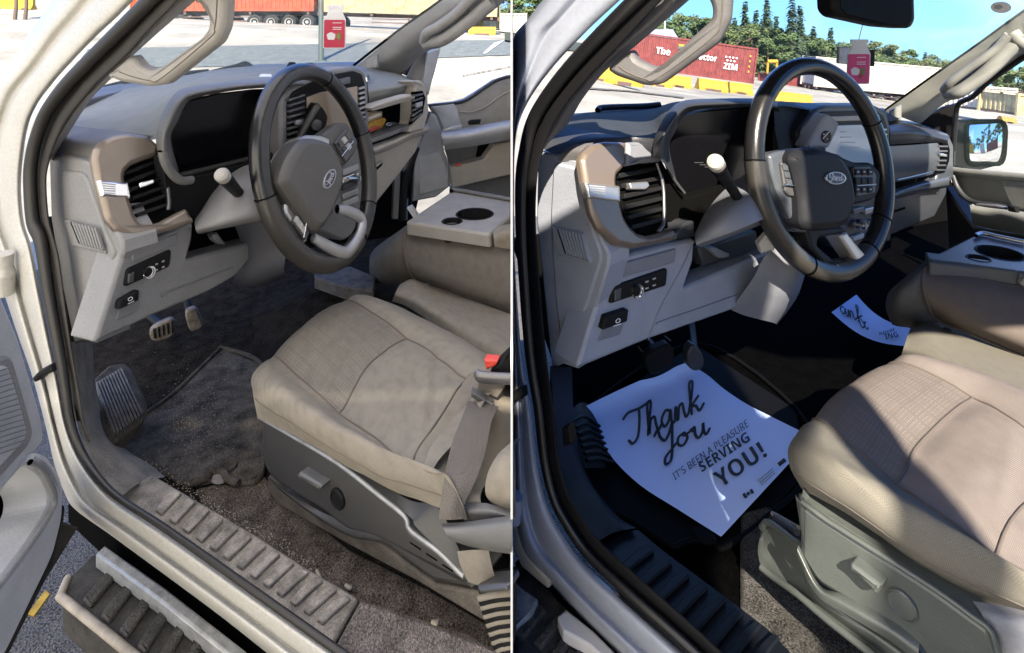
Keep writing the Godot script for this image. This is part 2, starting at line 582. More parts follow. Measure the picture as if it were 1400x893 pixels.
	mat("seam_clean", Color(0.09,0.075,0.065), 0.9)
	mat("carpet_shade_clean", Color(0.0035,0.0035,0.004), 1.0, {"tex": t_carpet, "scale": 4.0, "normal": n_grit, "bump": 0.8, "spec": 0.1})  # near black, with the floor's shade put into the carpet colour
	mat("carpet_lit_clean", Color(0.17, 0.165, 0.155), 1.0, {"tex": t_carpet, "scale": 4.0, "normal": n_grit, "bump": 1.0, "spec": 0.1})  # same carpet in grey, standing for its sunlit strip
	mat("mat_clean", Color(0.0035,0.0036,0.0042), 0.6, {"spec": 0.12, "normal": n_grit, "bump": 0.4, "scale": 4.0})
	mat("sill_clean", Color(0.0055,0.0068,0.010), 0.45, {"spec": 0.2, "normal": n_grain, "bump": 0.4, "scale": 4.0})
	mat("door_clean", Color(0.22,0.228,0.216), 0.55, {"tex": t_plain, "scale": 3.0, "normal": n_grain, "bump": 0.3})
	mat("paper", Color(0.47,0.60,0.93), 0.8, {"normal": n_soft, "bump": 0.25, "scale": 3.0})  # white paper with bluish sky shade mixed into its colour
	mat("ink", Color(0.012, 0.012, 0.014), 0.7)
	# shared
	mat("black_plastic", Color(0.011, 0.011, 0.012), 0.5, {"spec": 0.2, "normal": n_grain, "bump": 0.3, "scale": 5.0})
	mat("black_hole", Color(0.004, 0.004, 0.004), 0.9, {"spec": 0.1})
	mat("black_gloss", Color(0.004, 0.004, 0.005), 0.18, {"spec": 0.25})
	mat("leather_black", Color(0.010, 0.010, 0.011), 0.26, {"normal": n_grain, "bump": 0.25, "scale": 6.0})
	mat("leather_grey", Color(0.026,0.0245,0.022), 0.34, {"normal": n_grain, "bump": 0.5, "scale": 6.0})
	mat("hub_dusty", Color(0.072,0.068,0.062), 0.45, {"tex": t_fine, "scale": 5.0, "normal": n_grain, "bump": 0.4})
	mat("hub_clean", Color(0.011,0.012,0.015), 0.5, {"spec": 0.25, "normal": n_grain, "bump": 0.4, "scale": 5.0})
	mat("satin_silver", Color(0.42, 0.42, 0.42), 0.34, {"metal": 0.8})
	mat("satin_dark", Color(0.12, 0.12, 0.125), 0.34, {"metal": 0.6})
	mat("chrome", Color(0.75, 0.75, 0.76), 0.12, {"metal": 1.0})
	mat("mirror", Color(0.85, 0.87, 0.88), 0.02, {"metal": 1.0})
	mat("stalk_tip", Color(0.28,0.27,0.25), 0.5)
	mat("badge_blue", Color(0.012, 0.018, 0.035), 0.4)
	mat("button", Color(0.05, 0.05, 0.052), 0.5)
	mat("button_light", Color(0.34, 0.34, 0.33), 0.45)
	mat("print_white", Color(0.75, 0.75, 0.75), 0.6)
	mat("print_grey", Color(0.30, 0.30, 0.31), 0.6)
	mat("screen_beige_reflection", Color(0.30, 0.24, 0.18), 0.15)  # beige stands for what the glass reflects
	mat("screen_blue_reflection", Color(0.34,0.43,0.48), 0.06)  # pale blue reflection put into the base colour
	mat("red_plastic", Color(0.55, 0.05, 0.03), 0.5)
	mat("pack_yellow", Color(0.55,0.30,0.03), 0.6, {"tex": t_dusty, "scale": 8.0})
	mat("pack_cream", Color(0.60, 0.50, 0.33), 0.7, {"tex": t_dusty, "scale": 8.0})
	mat("tag_pink", Color(0.55,0.04,0.16), 0.4)
	mat("tag_red", Color(0.42,0.016,0.05), 0.4)
	mat("tag_green", Color(0.12, 0.20, 0.03), 0.5)
	mat("tag_white", Color(0.62,0.6,0.58), 0.4)
	mat("grit_pale", Color(0.44,0.385,0.29), 0.9)
	mat("sheet", Color(0.82,0.80,0.76), 0.6)
	mat("plastic_silver", Color(0.50, 0.51, 0.52), 0.4, {"metal": 0.3, "tex": t_dusty, "scale": 6.0})
	pane("windscreen", 0.04, Color(0.8, 0.95, 0.9))
	# the yard
	mat("yard", Color(0.48,0.445,0.33), 0.95, {"tex": t_yard, "scale": 0.05})
	mat("asphalt", Color(0.34,0.385,0.33), 0.95, {"tex": t_stone, "scale": 0.4, "normal": n_grit, "bump": 0.4})
	mat("asphalt_near", Color(0.36,0.32,0.26), 0.95, {"tex": t_stone, "scale": 2.2, "normal": n_stone, "bump": 1.0})
	mat("line_yellow", Color(0.70, 0.42, 0.04), 0.8, {"tex": t_dusty, "scale": 3.0})
	mat("box_orange", Color(0.45,0.085,0.03), 0.6, {"tex": t_dusty, "scale": 0.3})
	mat("box_beige", Color(0.55,0.47,0.25), 0.6, {"tex": t_dusty, "scale": 0.3})
	mat("box_red", Color(0.24,0.046,0.043), 0.6, {"tex": t_dusty, "scale": 0.3})
	mat("box_white", Color(0.58,0.54,0.46), 0.55, {"tex": t_plain, "scale": 0.3})
	mat("box_teal", Color(0.07, 0.20, 0.20), 0.6, {"tex": t_dusty, "scale": 0.3})
	mat("chassis", Color(0.10, 0.06, 0.05), 0.7)
	mat("tyre", Color(0.02, 0.02, 0.02), 0.85)
	mat("wheel_rim", Color(0.55, 0.55, 0.52), 0.4, {"metal": 0.3})
	mat("barrier_yellow", Color(0.58,0.36,0.03), 0.8, {"tex": t_dusty, "scale": 0.8})
	mat("barrier_brown", Color(0.36, 0.22, 0.05), 0.8, {"tex": t_dusty, "scale": 0.8})
	mat("barrier_white", Color(0.75, 0.72, 0.62), 0.8, {"tex": t_dusty, "scale": 0.8})
	mat("shed", Color(0.42, 0.46, 0.50), 0.6)
	mat("pole", Color(0.10,0.13,0.11), 0.5, {"metal": 0.5})
	mat("bark", Color(0.10, 0.075, 0.055), 0.95)
	mat("leaf_dark", Color(0.035,0.066,0.033), 0.9)
	mat("leaf_mid", Color(0.08,0.125,0.04), 0.9)
	mat("leaf_pale", Color(0.12,0.155,0.052), 0.9)
	for k in ["leaf_dark", "leaf_mid", "leaf_pale"]:
		M[k].vertex_color_use_as_albedo = true
		M[k].backlight_enabled = true
		M[k].backlight = Color(0.2, 0.25, 0.1)
	mat("grass", Color(0.09,0.11,0.035), 1.0, {"tex": t_carpet, "scale": 0.2})
	mat("added_canopy_white", Color(0.42, 0.41, 0.38), 0.9)  # cloth of the added fill shelter, glows when sun strikes it
	M.added_canopy_white.backlight_enabled = true
	M.added_canopy_white.backlight = Color(1.19, 1.175, 1.11)
	mat("light_block_dark", Color(0.04,0.044,0.055), 0.9)  # dark cloth added to block light and bounce


func _ready() -> void:
	# camera: level, with the lens shifted down
	var cam := Camera3D.new()
	cam.name = "camera"
	cam.projection = Camera3D.PROJECTION_FRUSTUM
	cam.near = 0.05
	cam.far = 4000.0
	cam.size = 0.05 * 893.0 / FOCAL
	cam.frustum_offset = Vector2(0, -0.05 * (446.5 - 40.0) / FOCAL)
	cam.position = EYE
	add_child(cam)
	cam.current = true
	# sky, sun, exposure
	var we := WorldEnvironment.new()
	we.name = "sky"
	var env := Environment.new()
	env.background_mode = Environment.BG_SKY
	var pm := ProceduralSkyMaterial.new()
	pm.sky_top_color = Color(0.30, 0.52, 0.90)
	pm.sky_horizon_color = Color(0.50, 0.73, 0.87)
	pm.sky_curve = 0.12
	pm.ground_bottom_color = Color(0.45, 0.60, 0.68)
	pm.ground_horizon_color = Color(0.50, 0.73, 0.87)
	pm.ground_curve = 0.3
	pm.sky_energy_multiplier = 0.85
	pm.sun_angle_max = 2.0
	var cn := FastNoiseLite.new()
	cn.seed = 8
	cn.frequency = 0.008
	cn.fractal_octaves = 5
	var ct := NoiseTexture2D.new()
	ct.width = 1024
	ct.height = 512
	ct.seamless = true
	ct.noise = cn
	var cr := Gradient.new()
	cr.offsets = PackedFloat32Array([0.0, 0.52, 0.72])
	cr.colors = PackedColorArray([Color(1, 1, 1, 0), Color(1, 1, 1, 0), Color(1, 1, 1, 0.8)])
	ct.color_ramp = cr
	pm.sky_cover = ct
	pm.sky_cover_modulate = Color(0.8, 0.78, 0.75, 0.4)
	var sky := Sky.new()
	sky.sky_material = pm
	env.sky = sky
	env.tonemap_mode = Environment.TONE_MAPPER_LINEAR
	env.tonemap_exposure = 3.7
	env.sdfgi_enabled = true
	env.ssao_enabled = true
	env.ssil_enabled = true
	we.environment = env
	add_child(we)
	var sun := DirectionalLight3D.new()
	sun.name = "sun"
	sun.light_energy = 1.6
	sun.light_color = Color(1.0, 0.95, 0.87)
	sun.light_angular_distance = 0.5
	sun.shadow_enabled = true
	sun.rotation_degrees = Vector3(-40, 0, 0)
	add_child(sun)

	make_materials()
	build_yard()
	build_shade()
	build_dusty_cab()
	build_clean_cab()
	base = Vector3.ZERO
	var d := thing("divider_sheet", "", "divider", Vector3(0, 0, -1.8))
	boxes(d, "white_face", M.sheet, [[Vector3(-0.0014, 0.0, -1.2), Vector3(0.0006, 2.1, 1.2)]])  # bright face added to bounce light into the dusty cab
	boxes(d, "grey_face", M.light_block_dark, [[Vector3(0.0006, 0.0, -1.2), Vector3(0.0014, 2.1, 1.2)]])  # dark face keeps bounce out of the cleaned cab
	tag(d, "thin upright sheet, white on one side, standing between the two cabs", "divider")

func build_shade() -> void:  # unseen helpers added to soften and block the light
	# added out of view: white cloth that turns sun into soft fill light
	var c := thing("added_canopy", "unseen white cloth added above the dusty cab to soften its light", "added_canopy", Vector3(-1.7, 0, 0.2))
	var g := []
	for i in 9:
		var r := []
		for j in 13:
			var u := j / 12.0
			var v := i / 8.0
			r.append(Vector3(lerpf(-3.6, 0.012, u), 2.62 + 0.22 * sin(u * PI) * sin(v * PI), lerpf(-1.75, 1.0, v)))
		g.append(r)
	put("sun_screen_cloth", grid_mesh(g), M.added_canopy_white, c)
	g = []
	for i in 7:
		var r := []
		for j in 25:
			r.append(Vector3(lerpf(-3.6, 0.012, j / 24.0), lerpf(2.6, 0.1, i / 6.0), 1.0 + 0.04 * sin(j * 1.3) * i / 6.0))
		g.append(r)
	put("fill_light_wall", grid_mesh(g), M.added_canopy_white, c)  # added behind the viewer as soft fill for the dusty cab
	for x in [-3.6, -0.06]:
		for z in [0.97]: tube(c, "post", M.pole, [Vector3(x, 0, z), Vector3(x, 2.62, z)], 0.02, 1, 10)
	tube(c, "post", M.pole, [Vector3(-3.6, 0, -1.7), Vector3(-3.6, 2.62, -1.7)], 0.02, 1, 10)
	for z in [-1.75, 1.0]: tube(c, "rail", M.pole, [Vector3(-3.6, 2.6, z), Vector3(-0.04, 2.6, z)], 0.014, 1, 8)
	for x in [-3.6, -0.04]: tube(c, "rail", M.pole, [Vector3(x, 2.6, -1.75), Vector3(x, 2.6, 1.0)], 0.014, 1, 8)
	# dark cloths added out of view, cut to shade the cleaned cab
	var o := thing("added_awning", "unseen dark cloths added behind the viewer to shade the cleaned cab", "added_awning", Vector3(0.2, 0, 1.8))
	put("sun_screen_cloth", slab_mesh([Vector3(0.016, 2.45, 0.45), Vector3(0.22, 2.45, 0.43), Vector3(0.30, 2.45, 0.42), Vector3(0.33, 2.45, 0.35), Vector3(0.47, 2.45, 0.35), Vector3(0.475, 2.45, 0.765), Vector3(0.40, 2.45, 0.835), Vector3(0.36, 2.45, 0.875), Vector3(0.333, 2.45, 0.91), Vector3(0.329, 2.45, 1.03), Vector3(0.30, 2.45, 1.05), Vector3(0.275, 2.45, 1.08), Vector3(0.275, 2.45, 3.4), Vector3(0.016, 2.45, 3.4)], Vector3.UP, 0.015, 0.004), M.light_block_dark, o)  # outline cut so added shade falls on floor and lower dash
	put("sun_screen_cloth", slab_mesh([Vector3(0.475, 2.5, 1.35), Vector3(2.8, 2.5, 1.35), Vector3(2.8, 2.3, 3.4), Vector3(0.475, 2.3, 3.4)], Vector3.UP, 0.015, 0.004), M.light_block_dark, o)
	put("light_block_cloth", slab_mesh([Vector3(2.8, 2.5, 1.35), Vector3(2.8, 0.2, 1.35), Vector3(2.8, 0.2, 3.4), Vector3(2.8, 2.3, 3.4)], Vector3.LEFT, 0.015, 0.004), M.light_block_dark, o)
	put("light_block_cloth", slab_mesh([Vector3(0.02, 2.45, 0.35), Vector3(0.02, 0.15, 0.35), Vector3(0.02, 0.15, 3.4), Vector3(0.02, 2.45, 3.4)], Vector3.RIGHT, 0.01, 0.003), M.light_block_dark, o)  # added to keep the white cloth's fill out of the cleaned cab
	put("sun_screen_cloth", slab_mesh([Vector3(0.04, 2.12, 0.88), Vector3(2.75, 2.12, 0.88), Vector3(2.75, 2.1, 1.7), Vector3(0.04, 2.1, 1.7)], Vector3.UP, 0.015, 0.004), M.light_block_dark, o)  # added to narrow the sky opening and deepen the seat's shade
	put("light_block_curtain", slab_mesh([Vector3(0.02, 2.7, -3.0), Vector3(0.02, 2.05, -3.0), Vector3(0.02, 2.05, -0.6), Vector3(0.02, 1.72, -0.6), Vector3(0.02, 1.72, 0.35), Vector3(0.02, 2.7, 0.35)], Vector3.RIGHT, 0.01, 0.003), M.light_block_dark, o)  # added to stop white cloth light spilling over the divider
	put("shadow_band_strip", slab_mesh([Vector3(0.40, 2.45, 0.79), Vector3(0.487, 2.45, 0.77), Vector3(0.43, 2.45, 1.25), Vector3(0.425, 2.45, 3.3), Vector3(0.355, 2.45, 3.3), Vector3(0.36, 2.45, 1.25)], Vector3.UP, 0.03, 0.004), M.pole, o)  # added strip, tapered to cast the shadow band on the seat
	tube(o, "post", M.pole, [Vector3(0.39, 0, 3.3), Vector3(0.39, 2.42, 3.3)], 0.03, 1, 12)

# ---------------------------------------------------------------- the yard
func land(x: float, z: float) -> float:
	var s := smoothstep(5.0, 26.0, -z)
	var xx := maxf(x, -70.0)
	var h := lerpf(1.2 + 0.05 * absf(minf(xx, 0.0)), -0.14 * xx, smoothstep(-1.0, 5.0, xx))
	h += 0.03 * clampf(-z - 45.0, 0.0, 400.0) * (1.0 - smoothstep(-4.0, 10.0, x))
	return s * h

func ground_at(x: float, y: float) -> Vector3:      # where a sight line meets the yard
	var dir := Vector3((x - 700.0) / FOCAL, -(y - 40.0) / FOCAL, -1.0)
	var t := 1.0
	while t < 400.0:
		var p := EYE + dir * t
		if p.y < land(p.x, p.z): return Vector3(p.x, land(p.x, p.z), p.z)
		t *= 1.004
	return EYE + dir * t

func build_ground() -> void:
	base = Vector3.ZERO
	var radii := [0.0, 1.0, 2.0, 3.0, 4.0, 5.0]
	while radii[-1] < 1500.0: radii.append(radii[-1] * 1.09 + 0.2)
	var st := SurfaceTool.new()
	st.begin(Mesh.PRIMITIVE_TRIANGLES)
	var n := 160
	for i in radii.size() - 1:
		for k in n:
			var p := []
			for q in [[i, k], [i + 1, k], [i, k + 1], [i + 1, k + 1]]:
				var a: float = TAU * q[1] / n
				var x: float = cos(a) * radii[q[0]]
				var z: float = sin(a) * radii[q[0]]
				p.append(Vector3(x, land(x, z), z))
			for z in [0, 1, 2, 1, 3, 2]: st.add_vertex(p[z])
	st.set_smooth_group(0)
	st.index()
	st.generate_normals()
	structure(put("ground", st.commit(), M.yard, self))

func yard_patch(called: String, m: Material, top: Array, low: Array, lift := 0.02) -> void:
	base = Vector3.ZERO
	var g := []
	for i in 9:
		var r := []
		for k in 41:
			var t := k / 40.0 * (top.size() / 2 - 1)
			var q := mini(int(t), top.size() / 2 - 2)
			var f := t - q
			var a: Vector2 = Vector2(lerpf(top[q * 2], top[q * 2 + 2], f), lerpf(top[q * 2 + 1], top[q * 2 + 3], f))
			var b := Vector2(lerpf(low[q * 2], low[q * 2 + 2], f), lerpf(low[q * 2 + 1], low[q * 2 + 3], f))
			var c := a.lerp(b, i / 8.0)
			r.append(ground_at(c.x, c.y) + Vector3(0, lift, 0))
		g.append(r)
	structure(put(called, grid_mesh(g), m, self))

func corrugated(length: float, height: float, wide: float) -> ArrayMesh:
	var st := SurfaceTool.new()
	st.begin(Mesh.PRIMITIVE_TRIANGLES)
	st.set_smooth_group(-1)
	var sides := [[Vector3(-length / 2, 0, wide / 2), Vector3.RIGHT, length, Vector3.BACK], [Vector3(length / 2, 0, wide / 2), Vector3.FORWARD, wide, Vector3.RIGHT], [Vector3(length / 2, 0, -wide / 2), Vector3.LEFT, length, Vector3.FORWARD], [Vector3(-length / 2, 0, -wide / 2), Vector3.BACK, wide, Vector3.LEFT]]
	for s in sides:
		var pts := []
		var n := int(s[2] / 0.28)
		for k in n:
			var u: float = s[2] / n
			for q in [[0.0, 0.0], [0.36, 0.0], [0.5, -0.045], [0.86, -0.045]]: pts.append(s[0] + s[1] * (k + q[0]) * u + s[3] * (q[1] - 0.01))
		pts.append(s[0] + s[1] * s[2] - s[3] * 0.01)
		for k in pts.size() - 1:
			var a: Vector3 = pts[k]
			var b: Vector3 = pts[k + 1]
			var up := Vector3(0, height, 0)
			for z in [a, b, a + up, b, b + up, a + up]: st.add_vertex(z)
	st.generate_normals()
	return st.commit()

var box_meshes := {}
func container(label: String, m: Material, where: Vector3, yaw: float, tilt: float, length := 12.2, height := 2.6, group := "") -> Node3D:
	var t := thing("shipping_container", label, "shipping container", where, group)
	t.rotation = Vector3(0, yaw, tilt)
	base = Vector3.ZERO
	var w := 2.44
	var key := "%.1f %.1f" % [length, height]
	if not box_meshes.has(key): box_meshes[key] = corrugated(length - 0.24, height - 0.3, w - 0.1)
	var wall := put("wall", box_meshes[key], m, t)
	wall.position.y = 0.16
	var posts := []
	for sx in [-1, 1]:
		for sz in [-1, 1]:
			boxes(t, "corner_post", m, [[Vector3(sx * length / 2 - 0.12 * maxf(sx, 0) , 0, sz * w / 2 - 0.12 * maxf(sz, 0)), Vector3(sx * length / 2 - 0.12 * minf(sx, 0), height, sz * w / 2 - 0.12 * minf(sz, 0))]])
	boxes(t, "rail", m, [[Vector3(-length / 2 + 0.12, 0.0, w / 2 - 0.1), Vector3(length / 2 - 0.12, 0.16, w / 2 - 0.005)]])
	boxes(t, "rail", m, [[Vector3(-length / 2 + 0.12, height - 0.13, w / 2 - 0.08), Vector3(length / 2 - 0.12, height - 0.005, w / 2 - 0.005)]])
	boxes(t, "roof", m, [[Vector3(-length / 2 + 0.02, height - 0.06, -w / 2 + 0.02), Vector3(length / 2 - 0.02, height - 0.02, w / 2 - 0.09)]])
	boxes(t, "floor_frame", M.chassis, [[Vector3(-length / 2 + 0.13, 0.03, -w / 2 + 0.02), Vector3(length / 2 - 0.13, 0.14, w / 2 - 0.11)]])
	return t

func trailer(label: String, where: Vector3, yaw: float, tilt: float, axles: Array, length := 12.4) -> Node3D:
	var t := thing("container_trailer", label, "trailer", where)
	t.rotation = Vector3(0, yaw, tilt)
	base = Vector3.ZERO
	boxes(t, "chassis_beam", M.chassis, [[Vector3(-length / 2, 0.95, 0.25), Vector3(length / 2, 1.2, 0.45)], [Vector3(-length / 2, 0.95, -0.45), Vector3(length / 2, 1.2, -0.25)]])
	for x in [-length / 2 + 0.3, -length * 0.2, length * 0.15, length / 2 - 0.5]:
		boxes(t, "cross_beam", M.chassis, [[Vector3(x - 0.08, 1.0, -1.15), Vector3(x + 0.08, 1.22, 1.15)]])
	boxes(t, "landing_leg", M.chassis, [[Vector3(length * 0.27, 0.1, 0.7), Vector3(length * 0.27 + 0.13, 1.0, 0.83)]])
	boxes(t, "side_guard", M.chassis, [[Vector3(-length * 0.2, 0.55, 1.0), Vector3(length * 0.2, 0.62, 1.05)], [Vector3(-length * 0.2, 0.8, 1.0), Vector3(length * 0.2, 0.87, 1.05)], [Vector3(0, 0.5, 1.0), Vector3(0.08, 1.0, 1.04)]])
	for x in axles:
		for s in [-1, 1]:
			var wheel := lathe(t, "wheel", M.tyre, Vector3(x, 0.5, s * 0.85), Vector3(0, 0, s), [[0.0, -0.25], [0.46, -0.25], [0.5, -0.2], [0.5, 0.22], [0.46, 0.27], [0.30, 0.27], [0.29, 0.2], [0.0, 0.2]], 24)
			lathe(wheel, "rim", M.wheel_rim, Vector3(x, 0.5, s * 0.85), Vector3(0, 0, s), [[0.28, 0.255], [0.24, 0.23], [0.22, 0.14], [0.10, 0.14], [0.09, 0.24], [0.0, 0.24]], 20)
	return t

var barrier_mesh: ArrayMesh
func barrier(label: String, m: Material, x: float, y: float, yaw: float, tilt := 0.0, length := 2.4, h := 0.8, group := "concrete barriers in the yard") -> void:
	var w := ground_at(x, y)
	var t := thing("concrete_barrier", label, "barrier", w, group)
	t.rotation = Vector3(0, yaw, tilt)
	base = Vector3.ZERO
	var prof := [[-0.3, 0.0], [-0.3, 0.12], [-0.15, 0.34], [-0.11, h], [0.11, h], [0.15, 0.34], [0.3, 0.12], [0.3, 0.0]]
	var pts := []
	for q in prof: pts.append(Vector3(length / 2, q[1], q[0]))
	put("block", slab_mesh(pts, Vector3.RIGHT, length - 0.03, 0.02), m, t)
	boxes(t, "lifting_slot", M.chassis, [[Vector3(-length / 2 + 0.35, -0.01, 0.2), Vector3(-length / 2 + 0.75, 0.1, 0.305)], [Vector3(length / 2 - 0.75, -0.01, 0.2), Vector3(length / 2 - 0.35, 0.1, 0.305)]])

func leaf_into(st: SurfaceTool, c: Vector3, a: Vector3, b: Vector3, tone: float) -> void:
	st.set_color(Color(tone, tone, tone))
	for z in [c - a - b * 0.4, c + a - b * 0.4, c + b]: st.add_vertex(z)

func crown_mesh(kind: int, seed_: int) -> ArrayMesh:    # one unit tall, foot at the origin
	var r := RandomNumberGenerator.new()
	r.seed = seed_
	var st := SurfaceTool.new()
	st.begin(Mesh.PRIMITIVE_TRIANGLES)
	st.set_smooth_group(-1)
	if kind == 0:       # spruce: whorls of drooping, uneven branches
		var y := 0.1
		while y < 0.97:
			var reach := pow(1.0 - y, 0.75) * 0.24 + 0.01
			for k in r.randi_range(6, 9):
				var a := r.randf() * TAU
				var out := Vector3(cos(a), 0, sin(a))
				var l := reach * r.randf_range(0.45, 1.15)
				var side := Vector3(-out.z, 0, out.x)
				var tone := r.randf_range(0.55, 1.35)
				for q in 6:
					var f := (q + 0.5) / 6.0
					var c := out * l * f + Vector3(0, y + 0.02 - l * f * f * 0.55, 0)
					var w := (1.0 - f * 0.75) * 0.036 * (0.5 + (1.0 - y))
					leaf_into(st, c + side * r.randf_range(-w, w), (side + Vector3(0, r.randf_range(-0.5, 0.1), 0)) * w, (out * 0.9 + Vector3(0, r.randf_range(-0.9, 0.3), 0)) * w * 1.7, tone * r.randf_range(0.8, 1.2))
			y += 0.022 + 0.012 * r.randf()
	else:               # broadleaf: loose clumps of leaves with gaps
		var clumps := 15 if kind == 1 else 22
		for k in clumps:
			var h := r.randf_range(0.3, 0.95)
			var wide := (0.30 if kind == 1 else 0.24) * sin(clampf((h - 0.18) / 0.86, 0.05, 1.0) * PI) + 0.03
			var a := r.randf() * TAU
			var c := Vector3(cos(a), 0, sin(a)) * wide * sqrt(r.randf()) + Vector3(0, h, 0)
			var size := r.randf_range(0.06, 0.12)
			var tone := r.randf_range(0.6, 1.4)
			for q in 170:
				var dir := Vector3(r.randfn(), r.randfn(), r.randfn()).normalized()
				var p := c + dir * size * pow(r.randf(), 0.45) * Vector3(1, 0.75, 1)
				var u := Vector3(r.randfn(), r.randfn() * 0.5, r.randfn()).normalized() * 0.017
				var v := u.cross(dir + Vector3(0, 0.6, 0)).normalized() * 0.02
				leaf_into(st, p, u, v, tone * r.randf_range(0.75, 1.25))
	st.generate_normals()
	return st.commit()

func trunk_mesh(kind: int, seed_: int) -> ArrayMesh:
	var r := RandomNumberGenerator.new()
	r.seed = seed_
	base = Vector3.ZERO
	var st := SurfaceTool.new()
	st.begin(Mesh.PRIMITIVE_TRIANGLES)
	var bits := [sweep_mesh([Vector3(0, -0.03, 0), Vector3(0.003, 0.3, 0.002), Vector3(-0.002, 0.65, 0), Vector3(0, 0.96 if kind == 0 else 0.8, 0)], [0.018, 0.012, 0.007, 0.002], 6)]
	for k in 9:
		var a := r.randf() * TAU
		var h := r.randf_range(0.25, 0.7)
		var l := (1.0 - h) * 0.15 if kind == 0 else 0.2
		bits.append(sweep_mesh([Vector3(0, h, 0), Vector3(cos(a) * l * 0.5, h + 0.06, sin(a) * l * 0.5), Vector3(cos(a) * l, h + (0.0 if kind == 0 else 0.16), sin(a) * l)], [0.007, 0.004, 0.0015], 5))
	for b in bits: st.append_from(b, 0, Transform3D())
	return st.commit()

var tree_makes := []
const ORDINALS := ["leftmost", "second from the left", "third from the left", "fourth from the left", "fifth from the left", "sixth from the left", "seventh from the left", "eighth from the left", "ninth from the left", "tenth from the left", "eleventh from the left", "twelfth from the left", "thirteenth from the left", "fourteenth from the left", "fifteenth from the left", "sixteenth from the left", "seventeenth from the left", "eighteenth from the left", "nineteenth from the left", "rightmost"]

func plant(kind: int, tone: String, x: float, y: float, d: float, tall: float, label: String, group := "trees on the slope beyond the yard") -> void:
	# x, y: where the top shows; the foot stands on the land below it
	if tree_makes.is_empty():
		for k in 3:
			for v in 3: tree_makes.append([crown_mesh(k, 40 + k * 7 + v), trunk_mesh(k, 90 + k * 7 + v)])
	var top := at(x, y, d)
	var foot := Vector3(top.x, minf(land(top.x, top.z) - 0.2, top.y - tall), top.z)
	var h := top.y - foot.y
	var t := thing("spruce_tree" if kind == 0 else "broadleaf_tree", label, "tree", foot, group)
	var w := clampf(tall / h, 0.7, 1.0) * h * (1.0 if kind == 0 else 1.25)
	t.scale = Vector3(w, h, w)
	var v := (int(x) * 7 + int(y)) % 3
	t.rotation.y = x * 0.37
	put("crown", tree_makes[kind * 3 + v][0], M[tone], t)
	put("trunk", tree_makes[kind * 3 + v][1], M.bark, t)

